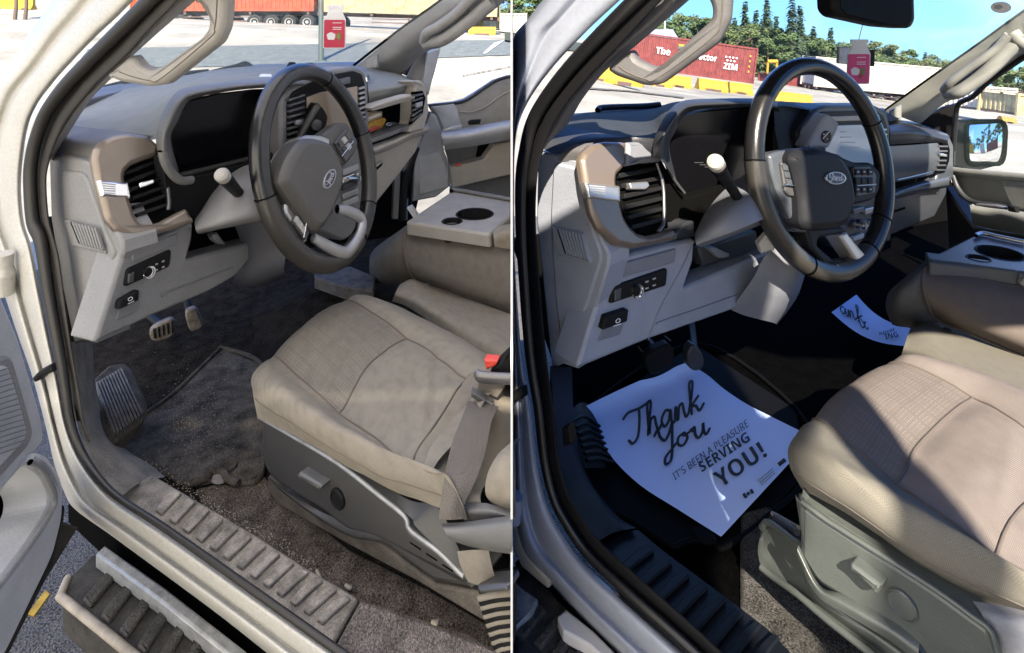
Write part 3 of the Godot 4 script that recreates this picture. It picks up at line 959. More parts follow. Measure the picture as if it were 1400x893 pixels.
func build_yard() -> void:
	build_ground()
	base = Vector3.ZERO
	yard_patch("road", M.asphalt, [120, 68, 300, 64, 480, 60, 640, 56, 698, 55], [100, 96, 300, 92, 480, 89, 600, 80, 698, 76])
	yard_patch("tar_line", M.asphalt_near, [800, 121, 860, 125, 935, 134], [800, 123.2, 860, 126.6, 935, 135.6], 0.03)
	yard_patch("tar_line", M.asphalt_near, [632, 105, 698, 92], [632, 105.8, 698, 92.7], 0.03)
	yard_patch("painted_stripe", M.tag_white, [676, 60, 690, 56], [660, 75, 664, 75], 0.04)
	# tarmac that the trucks stand on
	var ring := []
	for k in 40: ring.append(Vector3(cos(TAU * k / 40) * 5.0, 0.008, sin(TAU * k / 40) * 5.0))
	structure(put("pavement", slab_mesh(ring, Vector3.UP, 0.02, 0.004), M.asphalt_near, self))
	var g := level(EYE.y - 0.013)
	structure(plate(self, "painted_line", M.line_yellow, g, [38, 838, 46, 842, 68, 812, 62, 806], 0.0, 0.004, 0.001))

	# behind the dusty cab: two boxes on trailers, barriers, pole
	var a := at(437, 16, 40)
	container("orange container on a trailer behind the dusty cab's windscreen", M.box_orange, Vector3(a.x - 6.1, a.y, a.z), 0.0, 0.0)
	trailer("black trailer chassis under the orange container", Vector3(a.x - 6.1, a.y - 1.22, a.z), 0.0, 0.0, [-2.8, 0.0, 2.1, 3.2, 4.4, 5.6])
	var b := at(442, 17, 41)
	container("cream container on a trailer beside the orange container", M.box_beige, Vector3(b.x + 6.1, b.y - 0.15, b.z), 0.0, -0.03, 12.2, 2.9)
	trailer("rusty trailer chassis under the cream container", Vector3(b.x + 6.1, b.y - 1.37, b.z), 0.0, -0.03, [1.0, 2.3, -5.0])
	var c := at(655, 42, 44)
	container("short cream container at the far right of the dusty yard", M.box_beige, Vector3(c.x - 0.3, c.y, c.z), -0.5, 0.0, 3.0, 2.4)
	barrier("yellow barrier before the short cream container", M.barrier_yellow, 659, 48, 0.0, 0.0, 1.5, 0.45)
	barrier("white barrier below the trees right of the dusty cab's far pillar", M.barrier_white, 690, 39, 0.1, 0.0, 1.4, 0.8)
	barrier("red barrier beside the white one right of the dusty cab's far pillar", M.red_plastic, 675, 38, 0.0, 0.0, 0.5, 0.8)
	barrier("yellow barrier far behind the orange container's wheels", M.barrier_yellow, 346, 21, 0.0, 0.0, 9.0, 0.7)
	barrier("yellow barrier left of the dusty cab's white pillar", M.barrier_yellow, 20, 13, 0.0, 0.0, 3.0, 0.9)
	for k in 2:
		var f := ground_at([20, 34][k], 27)
		var t := thing("young_tree", ["thin red-leaved young tree left of the white pillar", "dark young tree next to the red-leaved one"][k], "tree", f)
		base = Vector3.ZERO
		tube(t, "trunk", M.bark, [Vector3.ZERO, Vector3(0.05, 0.7, 0), Vector3(-0.05, 1.6, 0)], [0.07, 0.06, 0.03], 4, 7)
		var cm := MeshInstance3D.new()
		cm.mesh = crown_mesh(1, 200 + k)
		cm.scale = Vector3.ONE * 2.4
		cm.position.y = 0.3
		cm.material_override = mat("leaf_red", Color(0.28, 0.05, 0.03), 0.9)
		cm.material_override.vertex_color_use_as_albedo = true
		cm.name = "crown"
		t.add_child(cm)
	var f := ground_at(439, 84)
	var pole := thing("lamp_pole", "slim grey pole behind the dusty cab's pink air freshener", "pole", f)
	tube(pole, "shaft", M.pole, [f, f + Vector3(0, 5, 0)], [0.075, 0.05], 1, 10)
	boxes(pole, "base_plate", M.pole, [[Vector3(-0.15, 0, -0.15), Vector3(0.15, 0.03, 0.15)]])

	# behind the cleaned cab
	var e := at(1022, 113, 46)
	var red := container("red container with white lettering behind the cleaned cab's handle", M.box_red, Vector3(e.x - 6.05, e.y + 0.83, e.z), 0.0, -0.135, 12.2, 2.75)
	words(red, "lettering", M.print_white, "The", func(x, y, z): return Vector3(-1.65 + x * 0.46, 1.3 + y * 0.5, 1.235 + z * 0.2))
	words(red, "lettering", M.print_white, "Connector", func(x, y, z): return Vector3(0.25 + x * 0.405, 1.3 + y * 0.46, 1.235 + z * 0.2))
	boxes(red, "logo_square", M.line_yellow, [[Vector3(0.0, 2.1, 1.23), Vector3(0.5, 2.27, 1.245)]])
	boxes(red, "logo_square", M.box_teal, [[Vector3(0.0, 1.91, 1.23), Vector3(0.5, 2.08, 1.245)]])
	words(red, "lettering", M.print_white, "ZIM", func(x, y, z): return Vector3(3.62 + x * 0.44, 0.85 + y * 0.46, 1.235 + z * 0.2))
	for k in 7: lathe(red, "logo_dot", M.print_white, Vector3(3.72 + (k % 4) * 0.27 + (0.13 if k > 3 else 0.0), 1.52 + (0.26 if k < 4 else 0.0), 1.23), Vector3.BACK, [[0.075, 0.0], [0.07, 0.02], [0.0, 0.02]], 10)
	for k in 4: boxes(red, "warning_mark", M.line_yellow, [[Vector3(5.5, 0.8 + k * 0.4, 1.23), Vector3(5.62, 0.95 + k * 0.4, 1.245)]])
	trailer("dark trailer chassis under the red lettered container", Vector3(e.x - 6.05, e.y - 0.35, e.z), 0.0, -0.135, [3.6, 4.8, -4.6])
	var tints := ["under the left end of the red container", "second from the left below the red container", "below the lettering of the red container", "below the right end of the red container", "just left of the wheel rim", "behind the upper rim of the wheel", "right of the one behind the wheel rim"]
	var bx := [832, 892, 926, 972, 1010, 1068, 1090]
	var by := [113, 117, 119, 124, 128, 141, 144]
	for k in 7: barrier("yellow barrier %s, cleaned side" % tints[k], M.barrier_yellow, bx[k], by[k], 0.02 * k, -0.13, [1.9, 1.6, 1.15, 1.45, 1.2, 1.0, 1.2][k], 0.52)
	var w1 := at(1085, 132, 55)
	container("red container behind the cleaned cab's wheel", M.box_red, Vector3(w1.x, w1.y - 0.3, w1.z), 0.1, -0.1, 6.1, 2.3)
	var w2 := at(1290, 133, 52)
	container("long white container on a trailer behind the cleaned cab's centre screen", M.box_white, Vector3(w2.x - 6.1, w2.y + 0.55, w2.z), 0.0, -0.09, 12.2, 2.6)
	trailer("trailer chassis under the long white container", Vector3(w2.x - 6.1, w2.y - 0.67, w2.z), 0.0, -0.09, [-5.2, -1.4, -0.2, 1.4, 2.6, 4.4], 12.4)
	var w3 := at(1338, 150, 36)
	container("grey white container seen over the right mirror", M.box_white, Vector3(w3.x, w3.y, w3.z), 0.35, -0.08, 3.0, 1.5)
	var w4 := at(1378, 156, 33)
	container("beige container right of the one over the mirror", M.box_beige, Vector3(w4.x, w4.y, w4.z), 0.1, -0.1, 1.5, 1.25)
	barrier("brown barrier over the right mirror", M.barrier_brown, 1376, 168, 0.0, -0.12, 1.0, 0.4)
	var w5 := at(1400, 138, 60)
	container("far red container at the right edge of the cleaned side", M.box_red, Vector3(w5.x, w5.y - 1.5, w5.z), 0.0, -0.1, 2.5, 2.4)
	var sh := at(905, 56, 75)
	var shed := thing("yard_shed", "pale grey shed roofed low behind the red container", "shed", Vector3(sh.x, land(sh.x, sh.z), sh.z))
	var hh := sh.y - shed.position.y
	boxes(shed, "wall", M.shed, [[Vector3(-7, 0, -3), Vector3(1.1, hh, 3)]])
	put("roof", slab_mesh([shed.position + Vector3(1.4, hh, 3.3), shed.position + Vector3(1.4, hh + 0.1, 3.3), shed.position + Vector3(1.4, hh + 1.5, 0), shed.position + Vector3(1.4, hh + 0.1, -3.3), shed.position + Vector3(1.4, hh, -3.3)], Vector3.RIGHT, 9.0, 0.02), M.plastic_silver, shed)
	for k in 4: boxes(shed, "door", M.print_grey, [[Vector3(-6.2 + k * 1.8, 0.05, 3.0), Vector3(-5.0 + k * 1.8, minf(3.2, hh * 0.8), 3.03)]])
	var lp := ground_at(909, 100)
	var lamp := thing("lamp_pole", "pale pole rising behind the red container", "pole", at(909, 100, 62))
	tube(lamp, "shaft", M.wheel_rim, [at(909, 120, 62), at(909, 22, 62)], [0.13, 0.09], 1, 8)
	tube(lamp, "arm", M.wheel_rim, [at(909, 23, 62), at(915, 22, 62)], [0.08, 0.06], 1, 6)
	# a yellow frame by the wheel
	var yf := thing("yellow_gantry", "small yellow steel frame seen left of the wheel's top", "frame", at(1056, 120, 60))
	tube(yf, "upright", M.barrier_yellow, [at(1048, 118, 60), at(1050, 84, 60)], 0.12, 1, 6)
	tube(yf, "upright", M.barrier_yellow, [at(1062, 112, 60), at(1062, 84, 60)], 0.12, 1, 6)
	tube(yf, "beam", M.barrier_yellow, [at(1049, 84, 60), at(1063, 84, 60)], 0.2, 1, 6)

	# the wooded slope
	yard_patch("hillside", M.grass, [690, 45, 1000, 86, 1400, 142, 1700, 184], [690, 58, 1000, 101, 1400, 157, 1700, 199], 0.1)
	var rr := RandomNumberGenerator.new()
	rr.seed = 12
	# the tall spruces that break the skyline
	var tall := [[1004, 22, 84], [1019, 2, 88], [1034, 14, 92], [1049, -2, 86], [1062, 20, 95], [1083, -4, 82], [1094, 8, 90], [1112, 34, 96], [1136, 38, 98], [1053, 26, 100], [1181, 52, 100], [1284, 78, 110]]
	var where := ["left of the wheel's top", "tall one left of the wheel's top", "third from the left above the wheel", "tallest over the wheel's left shoulder", "short one over the wheel", "tallest right of the wheel's top", "next to the tallest right of the wheel's top", "left of the mirror", "under the mirror's left end", "between the two tallest", "beside the pink air freshener", "near the far windscreen pillar"]
	for k in tall.size(): plant(0, "leaf_dark", tall[k][0], tall[k][1], tall[k][2], 13.0, "dark spruce on the wooded slope, %s" % where[k])
	for k in 20:     # rounder trees behind the red container
		var x := 858.0 + k * 8.5 + rr.randf_range(-4, 4)
		plant(1 if k % 3 else 2, ["leaf_mid", "leaf_pale", "leaf_mid"][k % 3], x, (16 if k < 14 else 26) + rr.randf_range(-6, 12), 78 + rr.randf() * 20, 9.0, "round green tree behind the red lettered container, %s" % ORDINALS[k])
	for k in 64:
		var x := 985.0 + k * 6.2 + rr.randf_range(-6, 6)
		var y := lerpf(26, 80, clampf((x - 1000) / 300.0, 0, 1.2)) + rr.randf_range(-8, 14)
		plant([1, 0, 2, 1][k % 4], ["leaf_mid", "leaf_dark", "leaf_mid", "leaf_pale"][k % 4], x, y, 74 + rr.randf() * 30, 8.0, "green tree in the mixed wood behind the white container")
	for k in 14:
		var x := 1310.0 + k * 9.0 + rr.randf_range(-3, 3)
		plant([0, 1][k % 2], ["leaf_mid", "leaf_pale"][k % 2], x, 100 + rr.randf_range(-8, 10) - k * 0.6, 70 + rr.randf() * 20, 8.0, "green tree seen through the cleaned cab's side window, %s" % ORDINALS[k])
	for k in 9:
		plant(1, ["leaf_pale", "leaf_mid"][k % 2], 664.0 + k * 10, -14 + rr.randf_range(-8, 8), 60 + rr.randf() * 12, 7.0, "olive tree between the two cabs' windows, %s" % ORDINALS[k])
	var wc := at(712, 33, 50)
	container("white container left of the cleaned cab's pillar", M.box_white, Vector3(wc.x - 1.0, wc.y - 0.6, wc.z), 0.0, 0.0, 3.0, 1.5)

	# behind the viewer on the right: what the door mirror shows
	for k in 14:
		var bearing := deg_to_rad(40.0 + k * 3.6)
		var mp := Vector3(sin(bearing), 0, cos(bearing)) * (58.0 + (k % 3) * 4.0)
		var t := thing("broadleaf_tree", "tree reflected in the cleaned cab's door mirror", "tree", mp, "trees reflected in the door mirror")
		t.scale = Vector3.ONE * (7.0 + (k % 4) * 1.3)
		t.rotation.y = k * 1.1
		put("crown", tree_makes[3 + k % 6][0], M.leaf_mid, t)
		put("trunk", tree_makes[3 + k % 6][1], M.bark, t)
	container("red container reflected in the door mirror", M.box_red, Vector3(45, 0, 17), 1.2, 0.0, 6.1, 2.6)
	container("yellow container reflected in the door mirror", M.line_yellow, Vector3(37, 0, 30), 0.9, 0.0, 6.1, 4.6)
	container("white container reflected in the door mirror", M.box_white, Vector3(43, 0, 23), 1.0, 0.0, 3.0, 3.4)

# ---------------------------------------------------------------- shared cab builders
func slats(parent: Node3D, m: Material, p: Plane, q: Array, n: int, part: float, off: float, called := "slat", th := 0.01, bev := 0.001) -> void:
	for k in n:
		var t0 := (k + 0.5 - part / 2) / n
		var t1 := (k + 0.5 + part / 2) / n
		plate(parent, called, m, p, [lerpf(q[0], q[6], t0), lerpf(q[1], q[7], t0), lerpf(q[2], q[4], t0), lerpf(q[3], q[5], t0), lerpf(q[2], q[4], t1), lerpf(q[3], q[5], t1), lerpf(q[0], q[6], t1), lerpf(q[1], q[7], t1)], off, th, bev)

func door_frame(truck: Node3D, m: Material, p: Plane, stations: Array, profile: Array) -> void:
	# stations: inner x, y then outer x, y down the opening; profile: [share from outer to inner, metres towards the viewer]
	var rows := []
	for s in stations:
		var r := []
		for q in profile: r.append(on(p, lerpf(s[2], s[0], q[0]), lerpf(s[3], s[1], q[0]), q[1]))
		rows.append(r)
	put("door_frame", grid_mesh(fine(rows, 6, 3)), m, truck)

func seal_channel(parent: Node3D, m: Material, p: Plane, a: Array, b: Array) -> void:
	var g := []
	for k in mini(a.size(), b.size()) / 2: g.append([on(p, a[k * 2], a[k * 2 + 1], -0.008), on(p, (a[k * 2] + b[k * 2]) / 2.0, (a[k * 2 + 1] + b[k * 2 + 1]) / 2.0, -0.011), on(p, b[k * 2], b[k * 2 + 1], -0.010)])
	put("seal_channel", grid_mesh(fine(g, 5, 2)), m, parent)

func bezel(parent: Node3D, m: Material, st: Array, called := "vent_bezel", lift := 0.014) -> void:   # outer x,y,d, inner x,y,d
	var rows := []
	for s in st:
		var o := at(s[0], s[1], s[2])
		var i := at(s[3], s[4], s[5])
		var to := (EYE - o.lerp(i, 0.5)).normalized()
		rows.append([o - to * 0.012, o, o.lerp(i, 0.05) + to * lift * 0.8, o.lerp(i, 0.10) + to * lift, o.lerp(i, 0.36) + to * lift * 1.15, o.lerp(i, 0.60) + to * lift * 1.05, o.lerp(i, 0.66) + to * lift * 0.9, o.lerp(i, 0.94) + to * lift * 0.05, i - to * 0.004, i - to * 0.03])
	put(called, grid_mesh(fine(rows, 5, 2)), m, parent)

func steering_wheel(truck: Node3D, c: Vector3, az: float, el: float, big: float) -> Dictionary:
	var w := group_part("steering_wheel", truck)
	var n := Vector3(sin(az) * cos(el), sin(el), cos(az) * cos(el))
	var u := Vector3.UP.cross(n).normalized()
	var v := n.cross(u)
	var ring := []
	for k in 64: ring.append(c + (u * cos(TAU * k / 64) + v * sin(TAU * k / 64)) * (big - 0.0165))
	put("rim", sweep_mesh(ring, 0.0168, 16, 1.0, n, true), M.leather_black, w)
	return {"node": w, "n": n, "u": u, "v": v, "c": c, "plane": Plane(n, n.dot(c)) if n.dot(EYE - c) > 0 else Plane(-n, -n.dot(c)), "r": big - 0.0165}

func rim_piece(w: Dictionary, called: String, m: Material, a0: float, a1: float, r := 0.0173) -> void:
	var path := []
	for k in 25:
		var a := deg_to_rad(lerpf(a0, a1, k / 24.0))
		path.append(w.c + (w.u * cos(a) + w.v * sin(a)) * w.r)
	put(called, sweep_mesh(path, r, 16, 1.0, w.n), m, w.node)

func seams(parent: Node3D, m: Material, g: Array, list: Array, r := 0.0016) -> void:   # along grid lines of a cushion: ["row" or "col", index, from, to]
	for s in list:
		var path := []
		for k in range(s[2], s[3] + 1): path.append(g[s[1]][k] if s[0] == "row" else g[k][s[1]])
		var lifted := []
		for q in path: lifted.append(q + Vector3(0, 0.0005, 0))
		tube(parent, "seam", m, lifted, r, 1, 6)

func cushion(truck: Node3D, rows: Array, mats: Dictionary, wr: Array) -> Node3D:
	# columns of the net: door-side foot, bulge, crest, seam, middle, seam, far crest, far foot
	var seat := group_part("seat_cushion", truck)
	var p := 8
	var g := fine(sight(rows), p, p)
	# soft hollows and wrinkles pressed into the cloth
	var noise := FastNoiseLite.new()
	noise.seed = 4
	noise.frequency = 9.0
	for i in g.size():
		for j in g[i].size():
			var q: Vector3 = g[i][j]
			var lift := noise.get_noise_3d(q.x, q.y, q.z) * 0.004
			for s in [3 * p, 5 * p]:
				var d := absf(j - s) / 2.2
				lift -= 0.006 * exp(-d * d)
			var e := absf(i - 2 * p) / 1.6
			if j >= 3 * p and j <= 5 * p: lift -= 0.005 * exp(-e * e)
			for k in wr:
				var dd: float = Vector2(j - k[0], i - k[1]).rotated(k[2]).y / k[3]
				var al: float = Vector2(j - k[0], i - k[1]).rotated(k[2]).x / k[4]
				lift += k[5] * exp(-dd * dd - al * al)
			g[i][j] = q + Vector3(0, lift, 0)
	var last := g.size() - 1
	put("door_side_bolster", grid_mesh(g, 0, last, 0, 3 * p), mats.bolster, seat)
	put("front_panel", grid_mesh(g, 0, 2 * p, 3 * p, 5 * p), mats.check, seat)
	put("rear_panel", grid_mesh(g, 2 * p, last, 3 * p, 5 * p), mats.plain, seat)
	put("console_side_bolster", grid_mesh(g, 0, last, 5 * p, 7 * p), mats.plain, seat)
	seams(seat, mats.seam, g, [["col", 3 * p, 2, last], ["col", 5 * p, 2, last], ["row", 2 * p, 3 * p, 5 * p], ["row", 4 * p, 3 * p, 5 * p]])
	seams(seat, mats.seam, g, [["col", 6, 2, last]], 0.0011)
	return seat

func cup(parent: Node3D, called: String, p: Plane, x: float, y: float, r: float, deep: float, m: Material) -> void:
	var c := on(p, x, y, 0.0035)
	lathe(parent, called, m, c, p.normal, [[r + 0.006, 0.0015], [r + 0.004, 0.003], [r, 0.0025], [r * 0.96, 0.0012], [0.0, 0.001]], 28)

func knob(parent: Node3D, called: String, m: Material, p: Plane, x: float, y: float, r: float, h: float, off := 0.0) -> MeshInstance3D:
	return lathe(parent, called, m, on(p, x, y, off), p.normal, [[r, 0.0], [r, h * 0.7], [r * 0.92, h], [r * 0.7, h], [r * 0.66, h * 0.8], [0.0, h * 0.8]], 24)

func cup_tray(parent: Node3D, m: Material, p: Plane, xy: Array, cups: Array) -> void:   # cups: x, y, radius
	var pts := []
	for k in xy.size() / 2: pts.append(on(p, xy[k * 2], xy[k * 2 + 1]))
	var body := CSGCombiner3D.new()
	body.name = "tray_top"
	parent.add_child(body)
	var top := CSGMesh3D.new()
	top.name = "tray_plate"
	top.mesh = slab_mesh(pts, p.normal, 0.03, 0.006, 0.01)
	top.material = m
	body.add_child(top)
	for c in cups:
		var cut := CSGCylinder3D.new()
		cut.name = "cup_recess"
		cut.radius = c[2]
		cut.height = 0.12
		cut.sides = 32
		cut.operation = CSGShape3D.OPERATION_SUBTRACTION
		cut.position = on(p, c[0], c[1]) - base
		cut.material = M.black_plastic
		body.add_child(cut, true)
		lathe(parent, "cup_holder", M.black_plastic, on(p, c[0], c[1]), Vector3.UP, [[c[2] + 0.004, 0.0008], [c[2] + 0.002, 0.0025], [c[2] - 0.0005, 0.001], [c[2] * 0.92, -0.06], [0.0, -0.061]], 32)

func air_tag(label: String, list: Array, d: float, hook: Array, m: Material) -> void:
	# list: left, top, right, bottom of the pink label and the tilt
	var p := upright(list[0], d, list[2], d + 0.002)
	var l: float = list[0]
	var t: float = list[1]
	var r: float = list[2]
	var b: float = list[3]
	var k: float = list[4]
	var o := thing("air_freshener", label, "air freshener", on(p, (l + r) / 2, b))
	var w := r - l
	plate(o, "card", M.tag_white, p, [l + w * 0.16, t - 7, l + w * 0.2, t - 15, r - w * 0.12 + k, t - 15, r - w * 0.08 + k, t - 7, r + 1 + k, t - 1, r + 1, b + 1, l - 1 - k, b + 1, l - 1, t - 1], 0.0, 0.002, 0.0004, 0.004)
	plate(o, "label_panel", m, p, [l, t, r + k, t, r, b, l - k, b], 0.0012, 0.002, 0.0003, 0.004)
	plate(o, "label_emblem", M.tag_white, p, [l + w * 0.12, t + (b - t) * 0.52, l + w * 0.34, t + (b - t) * 0.44, l + w * 0.56, t + (b - t) * 0.52, l + w * 0.52, t + (b - t) * 0.72, l + w * 0.18, t + (b - t) * 0.72], 0.0018, 0.001, 0.0002, 0.003)
	plate(o, "label_emblem", M.tag_green, p, [l + w * 0.62, t + (b - t) * 0.5, l + w * 0.82, t + (b - t) * 0.46, l + w * 0.8, t + (b - t) * 0.74, l + w * 0.64, t + (b - t) * 0.76], 0.0018, 0.001, 0.0002, 0.003)
	plate(o, "label_emblem", M.tag_red, p, [l + w * 0.5, t + (b - t) * 0.66, l + w * 0.74, t + (b - t) * 0.7, l + w * 0.66, t + (b - t) * 0.84, l + w * 0.5, t + (b - t) * 0.82], 0.002, 0.001, 0.0002, 0.002)
	for q in [0.1, 0.26, 0.33]: plate(o, "label_line", M.tag_white, p, [l + w * 0.42, t + (b - t) * q, l + w * 0.85, t + (b - t) * q, l + w * 0.85, t + (b - t) * (q + 0.025), l + w * 0.42, t + (b - t) * (q + 0.025)], 0.0018, 0.001, 0.0001)
	plate(o, "cap", M.tag_white, p, [l + w * 0.14, t - 15, l + w * 0.14, t - 20, r - w * 0.06 + k, t - 20, r - w * 0.06 + k, t - 15], 0.001, 0.004, 0.0005, 0.001)
	tube(o, "string", M.tag_white, [on(p, l + w * 0.5, t - 19), at(hook[0], hook[1], d)], 0.0009, 1, 6)

func roof_panel(truck: Node3D, m: Material, pts: Array) -> void:
	put("roof", slab_mesh(pts, Vector3.UP, 0.05, 0.01), m, truck)

# ---------------------------------------------------------------- the dusty cab
func build_dusty_cab() -> void:
	var SIDE := upright(60, 0.88, 430, 0.62)     # plane of the driver's door opening
	var ENDP := upright(70, 0.95, 165, 0.85)     # end of the dashboard
	var FACE := upright(165, 0.85, 575, 1.70)    # face of the dashboard
	var T := thing("pickup_truck", "dusty pickup cab with dirty mats, brown grey seat and open driver's door", "truck", Vector3(-0.45, 0, -1.0), "pickup cabs beside the divider sheet")

	# door opening: painted frame, seals, pillar
	door_frame(T, M.paint_dusty, SIDE, [
		[330, -130, 205, -135], [225, -40, 105, -45], [183, 0, 72, 0], [158, 25, 55, 24], [134, 47, 38, 47], [101, 81, 8, 95], [74, 111, -20, 130], [50, 144, -30, 165], [37, 178, -36, 200], [29, 242, -38, 255],
		[32, 300, -25, 310], [44, 340, -10, 350], [55, 398, 5, 400], [67, 458, 24, 458], [79, 515, 44, 515], [91, 580, 62, 582], [108, 623, 74, 634], [134, 661, 88, 674], [164, 689, 103, 697], [224, 728, 157, 736], [350, 817, 290, 834], [454, 890, 382, 906], [520, 935, 450, 955]],
		[[0.0, -0.05], [0.06, -0.012], [0.16, 0.0], [0.30, 0.001], [0.40, -0.005], [0.46, -0.007], [0.56, -0.001], [0.78, 0.001], [0.92, -0.002], [1.0, -0.010]])
	tube(T, "door_seal", M.seal_dusty, line_on(SIDE, [245, -40, 203, 2, 173, 32, 149, 56, 115, 90, 87, 120, 64, 152, 51, 184, 44, 212, 41, 244, 45, 302, 56, 332, 66, 398, 77, 458, 87, 515, 97, 578, 113, 620, 138, 657, 168, 685, 228, 724, 354, 813, 458, 887, 522, 931], 0.0), [0.0105, 0.0105, 0.0105, 0.0105, 0.0105, 0.0105, 0.0105, 0.0105, 0.0105, 0.0105, 0.0105, 0.0102, 0.0095, 0.0085, 0.0075, 0.006, 0.0052, 0.0048, 0.0046, 0.0046, 0.0046, 0.0046, 0.0046], 5, 12, 0.8, SIDE.normal)
	tube(T, "door_seal_lip", M.strip_dusty, line_on(SIDE, [270, -40, 229, 4, 198, 36, 168, 70, 132, 104, 106, 134, 84, 164, 71, 192, 63, 216, 58, 246, 62, 302, 75, 350, 84, 410, 93, 470, 102, 520, 112, 575, 122, 604], -0.010), [0.0095, 0.0095, 0.0095, 0.0095, 0.0095, 0.0095, 0.0095, 0.0095, 0.0095, 0.0095, 0.0095, 0.009, 0.008, 0.007, 0.006, 0.004, 0.002], 5, 12, 0.35, SIDE.normal)
	seal_channel(T, M.strip_dusty, SIDE, [245, -40, 203, 2, 173, 32, 149, 56, 115, 90, 87, 120, 64, 152, 51, 184, 44, 212, 41, 244, 45, 302, 56, 332, 66, 398, 77, 458, 87, 515, 97, 578], [270, -40, 229, 4, 198, 36, 168, 70, 132, 104, 106, 134, 84, 164, 71, 192, 63, 216, 58, 246, 62, 302, 75, 350, 84, 410, 93, 470, 102, 520, 112, 575])
	loft(T, "pillar_trim", M.trim_dusty, [
		[275, -40, 0.76, 300, -42, 0.73, 322, -40, 0.77], [228, 2, 0.79, 248, 2, 0.765, 268, 0, 0.80], [170, 70, 0.83, 178, 74, 0.81, 186, 72, 0.85], [132, 106, 0.86, 142, 112, 0.84, 152, 107, 0.9], [104, 136, 0.88, 114, 139, 0.87, 124, 136, 0.93], [84, 166, 0.90, 93, 169, 0.89, 101, 171, 0.95], [68, 196, 0.91, 74, 200, 0.905, 80, 206, 0.95], [62, 212, 0.92, 67, 216, 0.915, 73, 220, 0.95]])
	var h := group_part("grab_handle", T)
	var HP := three(at(150, 100, 0.82), at(203, 118, 0.80), at(300, 0, 0.755))
	plate(h, "grip", M.trim_dusty, HP, [312, -60, 307, 0, 304, 38, 295, 58, 222, 116, 202, 119, 161, 112, 144, 105, 158, 91, 176, 75, 188, 91, 202, 97, 215, 94, 275, 50, 284, 37, 282, 15, 273, 5, 262, 3, 272, -8, 290, -60], 0.004, 0.018, 0.0065, 0.006)
	tube(h, "parting_line", M.seam_dusty, line_on(HP, [297, -50, 296, 10, 293, 38, 286, 52, 220, 107, 203, 110, 178, 104, 162, 98], 0.0045), 0.0007, 6, 6)

	# dashboard
	loft(T, "dash_top", M.pad_dusty, [
		[108, 140, 1.5, 160, 124, 1.55, 215, 113, 1.62, 280, 98, 1.75, 350, 90, 1.9, 430, 87, 2.1, 510, 91, 2.3],
		[100, 158, 1.22, 150, 146, 1.24, 205, 130, 1.28, 275, 108, 1.4, 350, 100, 1.5, 430, 98, 1.65, 505, 100, 1.9],
		[94, 170, 1.06, 144, 165, 1.07, 200, 156, 1.07, 262, 114, 1.18, 350, 108, 1.3, 430, 106, 1.45, 500, 107, 1.6],
		[90, 178, 0.99, 144, 180, 0.985, 214, 190, 0.955, 252, 131, 1.03, 350, 113, 1.16, 430, 114, 1.3, 495, 114, 1.5]])
	loft(T, "dash_end_cap", M.cap_dusty, [[92, 170, 1.0, 118, 174, 0.99, 144, 177, 0.97, 178, 181, 0.95, 212, 186, 0.94], [80, 188, 0.95, 105, 194, 0.94, 134, 196, 0.93, 162, 190, 0.935, 200, 192, 0.945], [70, 205, 0.95, 96, 214, 0.93, 126, 222, 0.915, 150, 210, 0.93, 190, 205, 0.95]])
	var ep := plate(T, "dash_end_panel", M.panel_dusty, ENDP, [66, 207, 90, 213, 124, 223, 138, 262, 150, 300, 166, 330, 168, 346, 163, 358, 129, 470, 116, 466, 101, 472, 84, 390, 69, 300], 0.0, 0.05, 0.004)
	plate(ep, "access_cover", M.panel_dusty, ENDP, [84, 232, 112, 236, 120, 250, 140, 310, 157, 348, 122, 452, 112, 450, 98, 380, 86, 300], 0.004, 0.01, 0.0035, 0.012)
	plate(ep, "grille_frame", M.panel_dusty, ENDP, [86, 300, 130, 311, 144, 348, 97, 336], 0.008, 0.01, 0.002, 0.004)
	plate(ep, "grille_opening", M.black_hole, ENDP, [95, 303, 129, 312, 141, 343, 107, 333], 0.009, 0.002, 0.0005, 0.002)
	for k in 8: plate(ep, "grille_bar", M.panel_dusty, ENDP, [97 + k * 4.4, 303.5 + k * 1.15, 99 + k * 4.4, 304 + k * 1.15, 111 + k * 4.0, 334 + k * 1.2, 109 + k * 4.0, 333.5 + k * 1.2], 0.012, 0.004, 0.0006)
	lathe(ep, "screw", M.panel_dusty, on(ENDP, 114, 432, 0.006), ENDP.normal, [[0.006, 0.0], [0.005, 0.001], [0.0, 0.0005]], 14)
	# instrument cluster
	var cl := group_part("instrument_cluster", T)
	plate(cl, "display", M.black_gloss, FACE, [229, 180, 240, 158, 255, 138, 300, 128, 350, 122, 410, 120, 410, 205, 350, 215, 300, 226, 248, 238], -0.05, 0.01, 0.002)
	loft(cl, "hood", M.cap_dusty, [[216, 213, 0.945, 213, 192, 0.94, 217, 167, 0.945, 234, 134, 0.97, 252, 121, 1.0, 300, 113, 1.06, 350, 108, 1.14, 415, 106, 1.25], [219, 212, 0.925, 217, 194, 0.92, 222, 170, 0.925, 238, 138, 0.945, 255, 125, 0.975, 300, 117, 1.03, 350, 112, 1.10, 415, 110, 1.2], [228, 222, 0.915, 226, 190, 0.91, 234, 166, 0.92, 248, 140, 0.94, 262, 131, 0.97, 300, 124, 1.02, 350, 118, 1.09, 415, 116, 1.19], [245, 236, 1.0, 234, 190, 0.99, 243, 166, 1.0, 255, 142, 1.02, 268, 134, 1.04, 300, 127, 1.09, 350, 121, 1.17, 415, 119, 1.27]], 4, 5)
	tube(cl, "lower_lip", M.strip_dusty, line_on(FACE, [246, 240, 300, 227, 352, 215, 410, 204], -0.02), 0.005, 4, 8)
